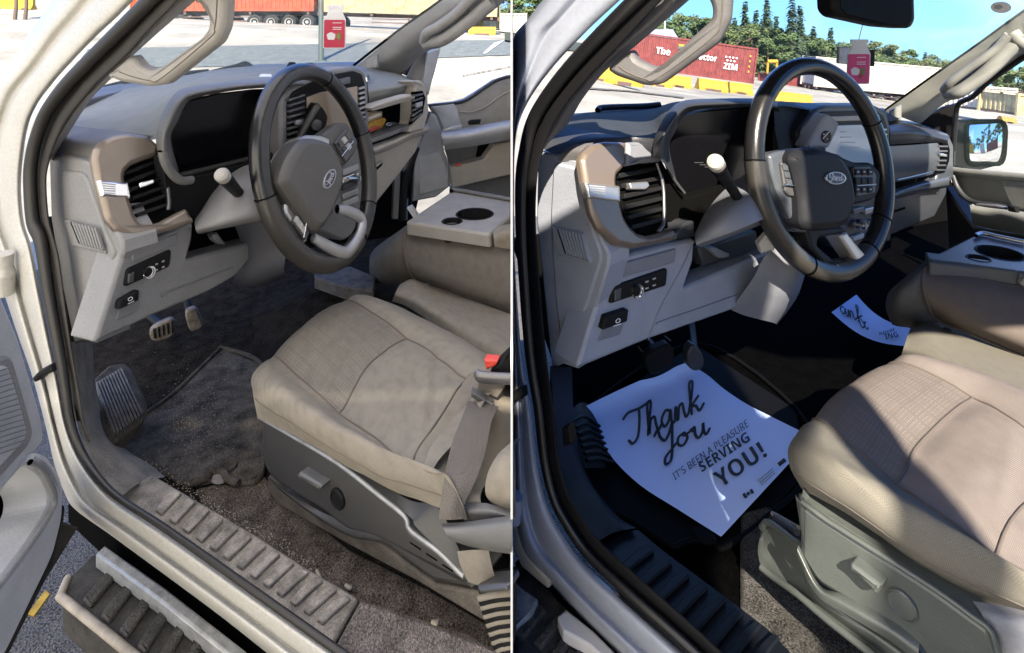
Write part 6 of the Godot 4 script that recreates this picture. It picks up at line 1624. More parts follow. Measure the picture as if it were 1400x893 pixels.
	loft(T, "column_shroud", M.shroud_clean, [[950, 318, 1.0, 965, 290, 1.02, 988, 262, 1.04, 1016, 240, 1.07, 1050, 226, 1.1, 1100, 222, 1.15], [950, 326, 0.97, 975, 305, 0.955, 1000, 284, 0.96, 1026, 266, 0.985, 1056, 254, 1.03, 1104, 250, 1.08], [952, 334, 0.96, 992, 319, 0.94, 1022, 306, 0.945, 1040, 298, 0.965, 1066, 288, 1.01, 1108, 284, 1.06], [953, 336, 0.975, 993, 321, 0.955, 1023, 308, 0.96, 1041, 300, 0.98, 1067, 290, 1.02, 1109, 287, 1.07], [960, 338, 1.05, 996, 325, 1.04, 1030, 312, 1.04, 1044, 306, 1.05, 1070, 300, 1.08, 1110, 300, 1.12]])
	loft(T, "column_lower_cover", M.shroud_clean, [[1000, 424, 1.10, 1012, 405, 1.08, 1030, 380, 1.06, 1050, 345, 1.05, 1090, 320, 1.10], [1020, 432, 1.10, 1034, 412, 1.08, 1050, 384, 1.06, 1074, 352, 1.06, 1102, 340, 1.12], [1056, 441, 1.12, 1072, 420, 1.10, 1086, 398, 1.09, 1098, 364, 1.10, 1112, 350, 1.15], [1062, 444, 1.3, 1078, 424, 1.3, 1092, 402, 1.3, 1104, 368, 1.3, 1118, 352, 1.3]], 4, 4)
	plate(T, "tilt_lever", M.stalk_tip, upright(1036, 0.99, 1062, 0.99), [1037, 334, 1050, 320, 1058, 326, 1060, 342, 1042, 348], 0.0, 0.015, 0.003, 0.002)
	var stalk := tube(T, "signal_stalk", M.black_plastic, [at(1011, 276, 1.0), at(1002, 260, 0.96), at(990, 242, 0.91), at(980, 226, 0.865)], [0.009, 0.0085, 0.010, 0.0125], 4, 14)
	lathe(stalk, "stalk_ring", M.black_hole, at(982, 229, 0.876), (at(977, 220, 0.85) - at(1002, 260, 0.96)).normalized(), [[0.0122, -0.001], [0.0131, -0.0006], [0.0131, 0.0006], [0.0122, 0.001]], 20)
	lathe(stalk, "stalk_tip", M.stalk_tip, at(978.5, 222.5, 0.86), (at(977, 220, 0.85) - at(1002, 260, 0.96)).normalized(), [[0.0124, -0.012], [0.0126, 0.003], [0.0108, 0.008], [0.006, 0.0105], [0.0, 0.011]], 22)

	var W := steering_wheel(T, at(1126.9, 225.6, 1.075), 0.5, 0.204, 0.2)
	var wp: Plane = W.plane
	rim_piece(W, "rim_grip", M.leather_grey, 172, 238)
	rim_piece(W, "rim_grip", M.leather_grey, 240, 296)
	for a in [171, 239, 297, 20, -40]: rim_piece(W, "rim_seam", M.black_hole, a, a + 0.6, 0.0179)
	plate(W.node, "column_boss", M.black_plastic, wp, [1080, 220, 1110, 208, 1150, 210, 1170, 240, 1165, 300, 1110, 312, 1090, 280], -0.03, 0.06, 0.004, 0.02)
	plate(W.node, "spoke", M.blue_grey_clean, wp, [1052, 212, 1062, 208, 1086, 204, 1096, 216, 1102, 260, 1106, 318, 1094, 318, 1078, 290, 1064, 262, 1056, 236], 0.010, 0.03, 0.005, 0.006)
	plate(W.node, "spoke", M.hub_clean, wp, [1150, 214, 1170, 222, 1192, 222, 1205, 236, 1203, 262, 1194, 274, 1170, 280, 1150, 276], 0.010, 0.03, 0.005, 0.008)
	plate(W.node, "button_pad", M.button, wp, [1068, 222, 1086, 226, 1095, 269, 1080, 268, 1074, 262], 0.016, 0.008, 0.002, 0.004)
	for k in 6: plate(W.node, "button", M.blue_grey_clean, wp, [1070.5 + k / 2 * 2.7 + (k % 2) * 8, 225 + k / 2 * 10 + (k % 2), 1077.5 + k / 2 * 2.7 + (k % 2) * 8, 226 + k / 2 * 10 + (k % 2), 1079 + k / 2 * 2.7 + (k % 2) * 8, 234 + k / 2 * 10 + (k % 2), 1072.5 + k / 2 * 2.7 + (k % 2) * 8, 233 + k / 2 * 10 + (k % 2)], 0.019, 0.005, 0.001, 0.001)
	tube(W.node, "trim_line", M.chrome, line_on(wp, [1073, 252, 1094, 255], 0.021), 0.0012, 1, 6)
	plate(W.node, "button_pad", M.button, wp, [1167, 228, 1190, 227, 1199, 240, 1197, 264, 1173, 269], 0.016, 0.008, 0.002, 0.004)
	for k in 9: plate(W.node, "button", M.hub_clean, wp, [1170 + (k % 3) * 8.6, 231 + k / 3 * 12, 1176.5 + (k % 3) * 8.6, 230.5 + k / 3 * 12, 1177 + (k % 3) * 8.4, 239 + k / 3 * 12, 1171 + (k % 3) * 8.4, 240 + k / 3 * 12], 0.019, 0.005, 0.001, 0.001)
	for k in 6: plate(W.node, "button_mark", M.print_grey, wp, [1172.5 + (k % 3) * 8.6, 234 + k / 3 * 24, 1175 + (k % 3) * 8.6, 234 + k / 3 * 24, 1175 + (k % 3) * 8.6, 236 + k / 3 * 24, 1172.5 + (k % 3) * 8.6, 236 + k / 3 * 24], 0.0195, 0.001, 0.0001)
	tube(W.node, "trim_line", M.satin_silver, line_on(wp, [1172, 254, 1198, 252], 0.021), 0.001, 1, 6)
	plate(W.node, "lower_spoke", M.hub_clean, wp, [1102, 312, 1154, 310, 1160, 318, 1120, 326, 1118, 336, 1146, 360, 1184, 353, 1184, 366, 1150, 372, 1128, 362, 1110, 340], 0.008, 0.03, 0.005, 0.004)
	plate(W.node, "lower_spoke_arm", M.satin_silver, wp, [1148, 322, 1158, 316, 1186, 354, 1172, 358], 0.012, 0.03, 0.005, 0.003)
	plate(W.node, "lower_spoke_foot", M.satin_dark, wp, [1142, 364, 1172, 357, 1186, 354, 1186, 364, 1168, 371, 1150, 371], 0.013, 0.03, 0.006, 0.003)
	var hub := plate(W.node, "airbag_cover", M.hub_clean, wp, [1084, 215, 1094, 203, 1124, 201, 1152, 211, 1166, 232, 1172, 255, 1174, 276, 1163, 307, 1153, 313, 1112, 317, 1101, 309, 1099, 268, 1092, 236], 0.034, 0.04, 0.013, 0.012)
	badge(hub, wp, 1143.5, 243.5, Vector2(1.0, 0.06), 14.0, 8.8, 0.034)

	var cs := group_part("centre_stack", T)
	plate(cs, "screen_frame", M.cap_clean, FACE, [1092, 300, 1092, 180, 1098, 170, 1116, 149, 1130, 144, 1198, 144, 1212, 153, 1217, 172, 1217, 250, 1219, 330, 1160, 345], 0.006, 0.06, 0.006, 0.012)
	plate(cs, "screen_bezel", M.black_plastic, FACE, [1100, 230, 1100, 182, 1108, 166, 1124, 153, 1198, 151, 1208, 158, 1214, 174, 1214, 235], 0.009, 0.01, 0.002, 0.008)
	plate(cs, "screen", M.screen_blue_reflection, FACE, [1128, 224, 1130, 172, 1202, 170, 1203, 226], 0.011, 0.004, 0.001, 0.002)
	for k in 4: plate(cs, "screen_line", M.print_grey, FACE, [1150, 180 + k * 7, 1158 + k * 6, 180 + k * 7, 1158 + k * 6, 181.2 + k * 7, 1150, 181.2 + k * 7], 0.0118, 0.0008, 0.0001)
	plate(cs, "top_strip", M.satin_dark, FACE, [1120, 160, 1202, 157, 1204, 164, 1122, 167], 0.011, 0.004, 0.001, 0.002)
	slats(cs, M.satin_silver, FACE, [1206, 174, 1213, 174, 1214, 214, 1207, 214], 6, 0.35, 0.014)
	for k in 6: plate(cs, "climate_button", [M.blue_grey_clean, M.satin_silver, M.button, M.satin_dark, M.button_light, M.button][k], FACE, [1168 + (k % 2) * 16, 286 + k / 2 * 19, 1182 + (k % 2) * 14, 283 + k / 2 * 18, 1182 + (k % 2) * 14, 290 + k / 2 * 18, 1168 + (k % 2) * 16, 294 + k / 2 * 18], 0.016, 0.008, 0.002, 0.002)
	knob(cs, "climate_knob", M.chrome, FACE, 1173, 306, 0.012, 0.02, 0.014)
	var shp := upright(1100, 1.16, 1150, 1.2)
	var sh := plate(T, "gear_lever", M.print_grey, shp, [1103, 203, 1108, 194, 1130, 158, 1134, 156, 1148, 168, 1147, 176, 1134, 203], 0.0, 0.03, 0.006, 0.006)
	knob(sh, "lever_button", M.leather_grey, shp, 1129, 187, 0.0125, 0.004, 0.001)
	strokes(sh, "lever_mark", M.print_white, [[1125, 190, 1133, 181], [1126, 183, 1127, 184], [1131, 190, 1132, 190]], 1.0, func(x, y, z): return on(shp, x, y, 0.0055 + z * 0.001))

	# passenger side
	loft(T, "passenger_dash_top", M.cap_clean, [[1212, 164, 1.95, 1240, 165, 2.0, 1262, 170, 2.02, 1285, 178, 1.98, 1299, 186, 1.9], [1214, 168, 1.75, 1240, 169, 1.8, 1262, 173, 1.82, 1284, 180, 1.8, 1298, 187, 1.78], [1217, 178, 1.56, 1245, 178, 1.62, 1264, 181, 1.67, 1284, 186, 1.70, 1297, 190, 1.72], [1217, 188, 1.55, 1245, 187, 1.61, 1264, 188, 1.66, 1283, 190, 1.69, 1296, 193, 1.71], [1217, 198, 1.57, 1245, 196, 1.63, 1264, 195, 1.68, 1283, 194, 1.71, 1296, 197, 1.73]])
	loft(T, "glove_panel", M.blue_grey_clean, [[1216, 200, 1.56, 1250, 198, 1.64, 1284, 195, 1.72], [1217, 218, 1.555, 1250, 215, 1.635, 1285, 210, 1.715], [1218, 236, 1.56, 1250, 232, 1.64, 1284, 227, 1.72], [1219, 250, 1.58, 1250, 244, 1.66, 1283, 236, 1.73]], 4, 4)
	tube(T, "glove_trim_line", M.satin_silver, line_on(FACE, [1227, 246, 1250, 241, 1274, 235], 0.03), 0.002, 3, 6)
	var rv := group_part("air_vent", T)
	plate(rv, "vent_bezel", M.blue_grey_clean, FACE, [1283, 186, 1290, 181, 1297, 183, 1304, 198, 1304, 242, 1296, 254, 1280, 255, 1284, 232], 0.012, 0.05, 0.006, 0.006)
	plate(rv, "vent_opening", M.black_hole, FACE, [1284, 195, 1296, 194, 1299, 205, 1298, 220, 1292, 236, 1281, 238, 1285, 226], 0.015, 0.01, 0.001, 0.002)
	slats(rv, M.satin_dark, FACE, [1285, 197, 1297, 197, 1293, 236, 1283, 236], 6, 0.35, 0.018)
	plate(rv, "vent_tab", M.chrome, FACE, [1286, 209, 1295, 211, 1294, 214, 1286, 213], 0.022, 0.005, 0.001)
	loft(T, "dash_ledge", M.blue_grey_clean, [[1219, 262, 1.60, 1245, 252, 1.66, 1275, 243, 1.74, 1300, 240, 1.80], [1222, 264, 1.55, 1245, 256, 1.61, 1275, 248, 1.69, 1298, 244, 1.75], [1225, 269, 1.55, 1246, 262, 1.61, 1276, 256, 1.69, 1298, 252, 1.75], [1222, 272, 1.6, 1246, 267, 1.66, 1276, 260, 1.73, 1297, 256, 1.78]], 4, 4)
	var gb := plate(T, "glove_box", M.cap_clean, FACE, [1218, 272, 1245, 264, 1296, 251, 1294, 266, 1278, 297, 1219, 322], -0.02, 0.05, 0.006, 0.004)
	plate(gb, "latch", M.black_hole, FACE, [1220, 289, 1238, 283, 1238, 286, 1220, 292], -0.018, 0.01, 0.001)
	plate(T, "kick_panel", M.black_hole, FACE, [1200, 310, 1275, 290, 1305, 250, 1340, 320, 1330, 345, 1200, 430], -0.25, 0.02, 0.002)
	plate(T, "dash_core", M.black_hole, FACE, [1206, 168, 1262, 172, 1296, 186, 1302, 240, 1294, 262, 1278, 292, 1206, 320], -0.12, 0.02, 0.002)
	# far pillar and handle
	loft(T, "far_pillar", M.pillar_clean, [[1490, -45, 1.42, 1540, -20, 1.40, 1580, 10, 1.44], [1396, 20, 1.55, 1430, 34, 1.53, 1462, 40, 1.58], [1340, 60, 1.65, 1370, 76, 1.62, 1398, 80, 1.67], [1275, 106, 1.76, 1305, 116, 1.73, 1330, 124, 1.78], [1240, 131, 1.82, 1270, 142, 1.79, 1291, 142, 1.85], [1210, 152, 1.88, 1232, 160, 1.86, 1258, 170, 1.92]])
	tube(T, "far_glass_edge", M.black_hole, [at(1480, -40, 1.45), at(1393, 20, 1.57), at(1338, 60, 1.67), at(1274, 105, 1.78), at(1210, 151, 1.89)], 0.004, 4, 6)
	plate(T, "airbag_cover", M.pillar_clean, upright(1215, 1.85, 1235, 1.84), [1217, 152, 1233, 143, 1233, 164, 1219, 165], 0.016, 0.01, 0.002, 0.003)
	var fh := group_part("grab_handle", T)
	tube(fh, "grip", M.pillar_clean, [at(1292, 124, 1.71), at(1300, 113, 1.68), at(1322, 96, 1.65), at(1345, 80, 1.62), at(1365, 64, 1.60), at(1380, 48, 1.58)], [0.014, 0.011, 0.011, 0.011, 0.011, 0.014], 5, 10)
	tube(fh, "grip", M.pillar_clean, [at(1296, 130, 1.71), at(1310, 126, 1.67), at(1332, 112, 1.64), at(1356, 92, 1.61), at(1378, 70, 1.59), at(1400, 50, 1.57)], [0.016, 0.018, 0.018, 0.018, 0.018, 0.022], 5, 10)
	tube(fh, "handle_shadow_gap", M.trim_clean, [at(1302, 120, 1.71), at(1322, 108, 1.68), at(1346, 90, 1.65), at(1364, 72, 1.63)], 0.008, 5, 8)
	tube(fh, "handle_mount", M.pillar_clean, [at(1384, 44, 1.58), at(1394, 56, 1.57), at(1410, 66, 1.56)], 0.018, 5, 10)
	plate(T, "sail_panel", M.black_plastic, upright(1258, 1.95, 1310, 1.9), [1256, 172, 1270, 158, 1290, 147, 1309, 142, 1304, 200, 1296, 190, 1284, 182], 0.0, 0.03, 0.004)
	# passenger door, shut
	var PD := upright(1300, 1.86, 1400, 1.62)
	var pd := group_part("passenger_door", T)
	tube(pd, "window_frame", M.seal_clean, line_on(PD, [1303, 205, 1306, 170, 1310, 143, 1330, 132, 1354, 110, 1402, 77, 1450, 50], -0.02), 0.008, 5, 8)
	plate(pd, "upper_panel", M.door_clean, PD, [1300, 232, 1325, 236, 1400, 243, 1460, 248, 1460, 300, 1400, 292, 1330, 280, 1310, 270], 0.0, 0.05, 0.006)
	tube(pd, "window_ledge", M.door_clean, line_on(PD, [1300, 233, 1325, 236, 1400, 243, 1460, 248], 0.004), 0.012, 4, 10)
	plate(pd, "pull_panel", M.door_clean, PD, [1366, 244, 1400, 247, 1460, 252, 1460, 296, 1384, 284, 1376, 270], 0.012, 0.03, 0.005, 0.004)
	tube(pd, "dark_liner", M.cap_clean, line_on(PD, [1303, 240, 1309, 256, 1320, 270, 1334, 277, 1362, 281, 1386, 286], 0.014), 0.008, 4, 8)
	loft(pd, "armrest", M.door_clean, [[1322, 282, 1.80, 1355, 285, 1.74, 1392, 290, 1.66, 1440, 296, 1.58], [1326, 281, 1.68, 1358, 284, 1.62, 1394, 290, 1.54, 1440, 296, 1.46], [1328, 295, 1.67, 1360, 302, 1.61, 1394, 308, 1.53, 1440, 315, 1.45], [1330, 308, 1.72, 1358, 314, 1.66, 1392, 320, 1.58, 1440, 330, 1.5]], 4, 5)
	plate(pd, "window_switches", M.satin_silver, PD, [1334, 278, 1360, 280, 1378, 284, 1376, 287, 1350, 284, 1332, 281], 0.13, 0.012, 0.003)
	plate(pd, "pull_cup", M.black_plastic, PD, [1376, 280, 1388, 283, 1388, 291, 1378, 289], 0.135, 0.012, 0.003)
	plate(pd, "lower_panel", M.cap_clean, PD, [1292, 255, 1312, 285, 1330, 310, 1400, 322, 1460, 330, 1460, 420, 1300, 400], -0.01, 0.05, 0.006)
	var mp := three(at(1310, 170, 1.98), at(1375, 168, 2.02), at(1310, 228, 1.955))
	var mi := group_part("door_mirror", T)
	plate(mi, "housing", M.black_plastic, mp, [1303, 168, 1309, 164, 1369, 162.5, 1376, 167, 1377, 200, 1368, 226, 1336, 234, 1304, 228], 0.0, 0.09, 0.006, 0.012)
	var mg := []
	for i in 9:
		var row := []
		for j in 13:
			var a := j / 6.0 - 1.0
			var b := i / 4.0 - 1.0
			var sx := 1347.0 + a * 24.5 - b * (2.0 if a > 0 else -3.0 * b)
			var sy := 195.5 + b * 26.0 - a * b * -1.5
			row.append(on(mp, sx, sy, 0.0035 + 0.004 * (1.0 - a * a) + 0.0024 * (1.0 - b * b)))
		mg.append(row)
	put("glass", grid_mesh(mg), M.mirror, mi)
	tube(mi, "glass_rim", M.black_hole, line_on(mp, [1324, 168, 1348, 167, 1372, 168, 1374, 195, 1369, 222, 1348, 223, 1325, 222, 1322, 196], 0.005), 0.0075, 4, 8, 1.0, Vector3.ZERO, true)
	plate(mi, "mirror_arm", M.black_plastic, mp, [1300, 214, 1334, 224, 1334, 234, 1300, 230], -0.02, 0.05, 0.004)

	# centre console
	var CT := level(0.47)
	var con := group_part("centre_console", T)
	cup_tray(con, M.blue_grey_clean, CT, [1268, 356, 1274, 350, 1328, 323, 1342, 318, 1400, 330, 1460, 342, 1460, 390, 1395, 371], [[1367, 346, 0.039], [1338, 354, 0.018]])
	plate(con, "tray_lip", M.base_clean, upright(1270, 1.2, 1395, 1.135), [1270, 354, 1395, 371, 1392, 392, 1270, 370], 0.004, 0.04, 0.004, 0.004)
	tube(con, "hinge_bar", M.satin_silver, line_on(CT, [1334, 322, 1344, 319, 1362, 323, 1400, 331], 0.006), 0.005, 3, 8)
	plate(con, "tray_button", M.stalk_tip, upright(1390, 1.13, 1400, 1.12), [1393, 388, 1400, 380, 1400, 392], 0.006, 0.01, 0.002)
	loft(con, "cloth_side", M.cloth_side_clean, [[1265, 365, 1.21, 1320, 376, 1.17, 1395, 391, 1.13, 1450, 402, 1.1], [1262, 385, 1.18, 1320, 398, 1.14, 1395, 416, 1.10, 1450, 430, 1.07], [1268, 413, 1.17, 1320, 436, 1.12, 1395, 464, 1.07, 1450, 484, 1.04], [1282, 438, 1.20, 1325, 456, 1.15, 1395, 486, 1.10, 1450, 508, 1.07]], 5, 5)
	tube(con, "side_piping", M.seam_clean, [at(1265, 366, 1.205), at(1262, 388, 1.178), at(1269, 415, 1.168), at(1282, 438, 1.195), at(1325, 456, 1.145), at(1395, 486, 1.095), at(1450, 508, 1.065)], 0.0028, 5, 6)
	loft(con, "rounded_front", M.cloth_dark_clean, [[1276, 348, 1.27, 1258, 362, 1.28, 1240, 377, 1.31, 1222, 392, 1.37], [1268, 362, 1.21, 1250, 374, 1.21, 1230, 388, 1.23, 1214, 402, 1.31], [1266, 390, 1.18, 1244, 396, 1.18, 1224, 406, 1.20, 1211, 418, 1.28], [1272, 420, 1.19, 1252, 426, 1.19, 1228, 428, 1.21, 1214, 432, 1.28], [1284, 438, 1.22, 1256, 447, 1.23, 1232, 447, 1.26, 1220, 444, 1.32]], 5, 5)
	loft(T, "centre_seat_base", M.bolster_clean, [[1246, 446, 1.22, 1270, 438, 1.24, 1310, 452, 1.19, 1400, 489, 1.09, 1450, 510, 1.05], [1242, 456, 1.15, 1268, 447, 1.16, 1310, 465, 1.12, 1400, 508, 1.02, 1450, 530, 0.98], [1236, 474, 1.11, 1264, 478, 1.08, 1310, 500, 1.02, 1400, 545, 0.92, 1450, 570, 0.88], [1231, 490, 1.12, 1258, 496, 1.08, 1300, 520, 1.02, 1390, 575, 0.92, 1450, 610, 0.88]], 6, 5)
	lathe(T, "seat_button", M.cap_clean, at(1295, 453, 1.165), Vector3(-0.2, 0.9, 0.4), [[0.008, -0.004], [0.007, 0.003], [0.0, 0.004]], 14)

	# driver's seat
	cushion(T, [
		[1096, 668, 0.685, 1079, 636, 0.70, 1081, 606, 0.74, 1108, 578, 0.80, 1150, 541, 0.87, 1205, 505, 0.94, 1232, 491, 0.98, 1252, 494, 1.0],
		[1120, 680, 0.655, 1098, 648, 0.66, 1094, 602, 0.69, 1122, 570, 0.745, 1170, 528, 0.83, 1230, 490, 0.91, 1256, 484, 0.935, 1288, 494, 0.95],
		[1185, 722, 0.622, 1160, 690, 0.612, 1152, 640, 0.625, 1224, 651, 0.645, 1262, 596, 0.73, 1330, 535, 0.83, 1364, 520, 0.86, 1404, 534, 0.88],
		[1290, 792, 0.575, 1268, 762, 0.567, 1262, 706, 0.575, 1296, 702, 0.59, 1345, 640, 0.665, 1410, 585, 0.745, 1450, 566, 0.775, 1490, 580, 0.8],
		[1405, 842, 0.535, 1388, 815, 0.53, 1368, 764, 0.538, 1362, 750, 0.553, 1404, 690, 0.62, 1490, 640, 0.685, 1530, 620, 0.715, 1570, 635, 0.735],
		[1480, 880, 0.51, 1468, 856, 0.505, 1450, 815, 0.512, 1448, 800, 0.525, 1500, 740, 0.585, 1570, 690, 0.645, 1610, 670, 0.67, 1650, 690, 0.69]],
		{"bolster": M.bolster_clean, "plain": M.seat_clean, "check": M.seat_check_clean, "seam": M.seam_clean}, [[34, 26, 0.7, 0.9, 7.0, 0.002], [12, 20, 0.9, 1.2, 5.0, 0.003], [16, 15, 0.9, 1.2, 5.0, 0.003]])
	var TRIM := upright(1093, 0.665, 1359, 0.525)
	var tb := plate(T, "seat_side_trim", M.base_clean, TRIM, [1093, 670, 1098, 690, 1160, 730, 1274, 803, 1330, 843, 1356, 862, 1366, 893, 1385, 950, 1290, 950, 1252, 880, 1180, 838, 1147, 818, 1117, 799, 1091, 757], 0.0, 0.05, 0.007, 0.008)
	loft(tb, "trim_shoulder", M.base_clean, [[1097, 660, 0.69, 1150, 694, 0.655, 1250, 760, 0.60, 1338, 845, 0.555, 1372, 890, 0.54], [1097, 688, 0.66, 1160, 729, 0.627, 1274, 802, 0.568, 1336, 846, 0.54, 1364, 880, 0.527]], 4, 6)
	tube(tb, "trim_edge", M.base_clean, line_on(TRIM, [1096, 686, 1130, 711, 1160, 730, 1274, 803, 1330, 843, 1354, 862, 1364, 893], 0.001), 0.003, 5, 8)
	loft(tb, "trim_step", M.base_clean, [[1092, 745, 0.668, 1120, 800, 0.648, 1150, 812, 0.630, 1220, 846, 0.592, 1260, 872, 0.573], [1090, 752, 0.664, 1117, 803, 0.642, 1147, 822, 0.622, 1215, 862, 0.584, 1256, 892, 0.566], [1091, 762, 0.664, 1118, 814, 0.642, 1150, 836, 0.622, 1222, 880, 0.584, 1262, 915, 0.566]], 4, 5)
	plate(tb, "seat_lever", M.base_clean, TRIM, [1158, 775, 1163, 771, 1205, 803, 1199, 815], 0.016, 0.016, 0.004, 0.002)
	lathe(tb, "lumbar_knob", M.base_clean, on(TRIM, 1235, 826, 0.0), TRIM.normal, [[0.0135, 0.0], [0.0135, 0.003], [0.012, 0.0045], [0.0112, 0.003], [0.0108, 0.003], [0.0, 0.0045]], 26)
	loft(T, "seat_rail_cover", M.base_clean, [[1040, 720, 0.78, 1052, 712, 0.77, 1092, 741, 0.70, 1130, 800, 0.665, 1250, 884, 0.60, 1330, 960, 0.56], [1040, 730, 0.755, 1052, 722, 0.75, 1090, 752, 0.69, 1116, 812, 0.655, 1240, 900, 0.59, 1320, 975, 0.55], [1036, 752, 0.75, 1052, 764, 0.735, 1090, 798, 0.695, 1130, 836, 0.66, 1220, 905, 0.60, 1300, 980, 0.55], [1040, 775, 0.745, 1056, 788, 0.73, 1090, 812, 0.69, 1130, 846, 0.655, 1206, 905, 0.60, 1290, 985, 0.55]], 5, 5)
	tube(T, "rail_cover_edge", M.base_clean, [at(1041, 722, 0.758), at(1052, 715, 0.748), at(1091, 744, 0.688)], 0.004, 4, 8)
	tube(T, "rail_cover_edge", M.base_clean, [at(1041, 776, 0.742), at(1056, 788, 0.726), at(1090, 812, 0.687), at(1130, 846, 0.652), at(1206, 905, 0.597)], 0.004, 4, 8)
	tube(T, "seat_wire", M.button, [at(1060, 708, 0.80), at(1072, 716, 0.78), at(1090, 728, 0.74)], 0.004, 4, 7)
	tube(T, "seat_wire", M.sill_rib_dusty, [at(1056, 702, 0.82), at(1074, 712, 0.79), at(1092, 722, 0.75)], 0.003, 4, 7)
	loft(T, "recliner_cover", M.shroud_clean, [[1330, 822, 0.55, 1370, 828, 0.535, 1420, 840, 0.52], [1345, 845, 0.535, 1380, 850, 0.52, 1430, 858, 0.505], [1362, 885, 0.53, 1392, 890, 0.515, 1435, 898, 0.50], [1372, 930, 0.53, 1400, 940, 0.515, 1440, 945, 0.50]], 5, 5)

	# floor
	var FL := level(0.745)
	plate(T, "floor_carpet", M.carpet_shade_clean, FL, [752, 500, 1000, 350, 1300, 300, 1420, 330, 1420, 620, 1100, 800, 1010, 940, 880, 800, 780, 640], 0.0, 0.05, 0.003)
	plate(T, "carpet_by_sill", M.carpet_lit_clean, FL, [1012, 700, 1050, 690, 1095, 720, 1120, 780, 1260, 900, 1300, 960, 1080, 960, 1050, 862, 1012, 832], 0.008, 0.012, 0.005, 0.006)
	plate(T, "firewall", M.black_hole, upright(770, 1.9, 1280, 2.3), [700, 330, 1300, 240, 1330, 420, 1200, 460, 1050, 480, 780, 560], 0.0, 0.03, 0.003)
	loft(T, "tunnel", M.carpet_shade_clean, [[1060, 460, 1.55, 1110, 445, 1.6, 1160, 425, 1.7, 1215, 400, 1.8], [1080, 480, 1.45, 1130, 470, 1.46, 1180, 455, 1.5, 1225, 450, 1.55], [1090, 510, 1.34, 1135, 495, 1.36, 1185, 478, 1.38, 1235, 470, 1.4]], 4, 4)
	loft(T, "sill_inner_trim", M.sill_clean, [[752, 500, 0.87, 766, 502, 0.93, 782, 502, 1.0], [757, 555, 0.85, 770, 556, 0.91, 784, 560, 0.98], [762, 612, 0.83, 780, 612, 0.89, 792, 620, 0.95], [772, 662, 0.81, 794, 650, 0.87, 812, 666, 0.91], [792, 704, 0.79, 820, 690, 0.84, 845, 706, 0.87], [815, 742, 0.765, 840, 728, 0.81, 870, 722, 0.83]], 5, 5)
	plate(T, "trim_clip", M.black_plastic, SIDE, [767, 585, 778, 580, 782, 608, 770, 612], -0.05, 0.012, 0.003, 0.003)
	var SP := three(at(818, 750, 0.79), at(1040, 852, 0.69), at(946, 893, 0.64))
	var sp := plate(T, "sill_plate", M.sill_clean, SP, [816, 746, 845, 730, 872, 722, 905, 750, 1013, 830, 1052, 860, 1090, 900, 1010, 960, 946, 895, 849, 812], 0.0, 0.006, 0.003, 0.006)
	for k in 8:
		var q: float = k
		var x0 := 843.0 + q * 24.5
		var y0 := 776.0 + q * 20.5
		var x1 := 884.0 + q * 24.5
		var y1 := 745.0 + q * 17.0
		plate(sp, "tread_rib", M.sill_clean, SP, [x0, y0, lerpf(x0, x1, 0.6), lerpf(y0, y1, 0.72), x1, y1, x1 + 11, y1 + 6, lerpf(x0, x1, 0.6) + 12, lerpf(y0, y1, 0.68) + 8, x0 + 10, y0 + 8], 0.006, 0.009, 0.002, 0.002)
	loft(T, "foot_rest", M.sill_clean, [[782, 560, 1.06, 795, 550, 1.1, 812, 556, 1.14], [786, 600, 1.0, 806, 592, 1.03, 830, 600, 1.06], [800, 640, 0.94, 820, 640, 0.97, 842, 640, 1.0]], 4, 4)
	for k in 7: tube(T, "foot_rest_rib", M.sill_clean, [at(784 + k * 3, 575 + k * 9, 1.02 - k * 0.013), at(800 + k * 3.4, 570 + k * 9.5, 1.05 - k * 0.014), at(822 + k * 3, 585 + k * 8, 1.08 - k * 0.014)], 0.003, 4, 6)
	for k in 2:
		var PP := upright(880, 1.2, 970, 1.24)
		var pedal := plate(T, ["brake_pedal", "accelerator_pedal"][k], [M.black_plastic, M.cap_clean][k], PP, [[882, 492, 892, 480, 915, 470, 924, 482, 920, 500, 895, 514, 886, 508], [940, 484, 948, 470, 960, 482, 964, 492, 962, 505, 950, 509, 941, 502]][k], 0.02 + k * 0.02, 0.02, 0.004, 0.008)
		tube(pedal, "pedal_arm", M.black_plastic, [at([900, 950][k], [486, 480][k], 1.21), at([890, 948][k], [470, 462][k], 1.3), at([872, 944][k], [455, 430][k], 1.4)], 0.008, 3, 8)
	tube(T, "pedal_rod", M.satin_dark, [at(872, 474, 1.2), at(884, 488, 1.22)], 0.0018, 1, 6)
	tube(T, "pedal_rod", M.satin_dark, [at(908, 459, 1.2), at(917, 466, 1.22)], 0.0018, 1, 6)
	plate(T, "door_check_strap", M.black_plastic, SIDE, [701, 535, 712, 530, 714, 545, 702, 551], 0.012, 0.012, 0.003, 0.003)
	lathe(T, "door_hinge", M.paint_clean, on(SIDE, 704, 695, 0.01), Vector3(0.1, 1, 0.1), [[0.0, -0.02], [0.01, -0.019], [0.011, 0.0], [0.01, 0.019], [0.0, 0.02]], 14)
	# side step below the sill
	var RB := level(0.80)
	var rb := plate(T, "side_step", M.tread_dusty, RB, [702, 778, 712, 770, 745, 798, 860, 912, 800, 960, 702, 905], 0.0, 0.05, 0.006, 0.006)
	plate(rb, "step_end_cap", M.plastic_silver, RB, [702, 792, 718, 806, 737, 818, 728, 838, 702, 858], 0.012, 0.02, 0.004, 0.004)
	plate(rb, "step_bracket", M.tag_white, RB, [762, 842, 774, 832, 812, 862, 850, 900, 830, 905, 806, 882, 770, 862], 0.02, 0.015, 0.003, 0.002)
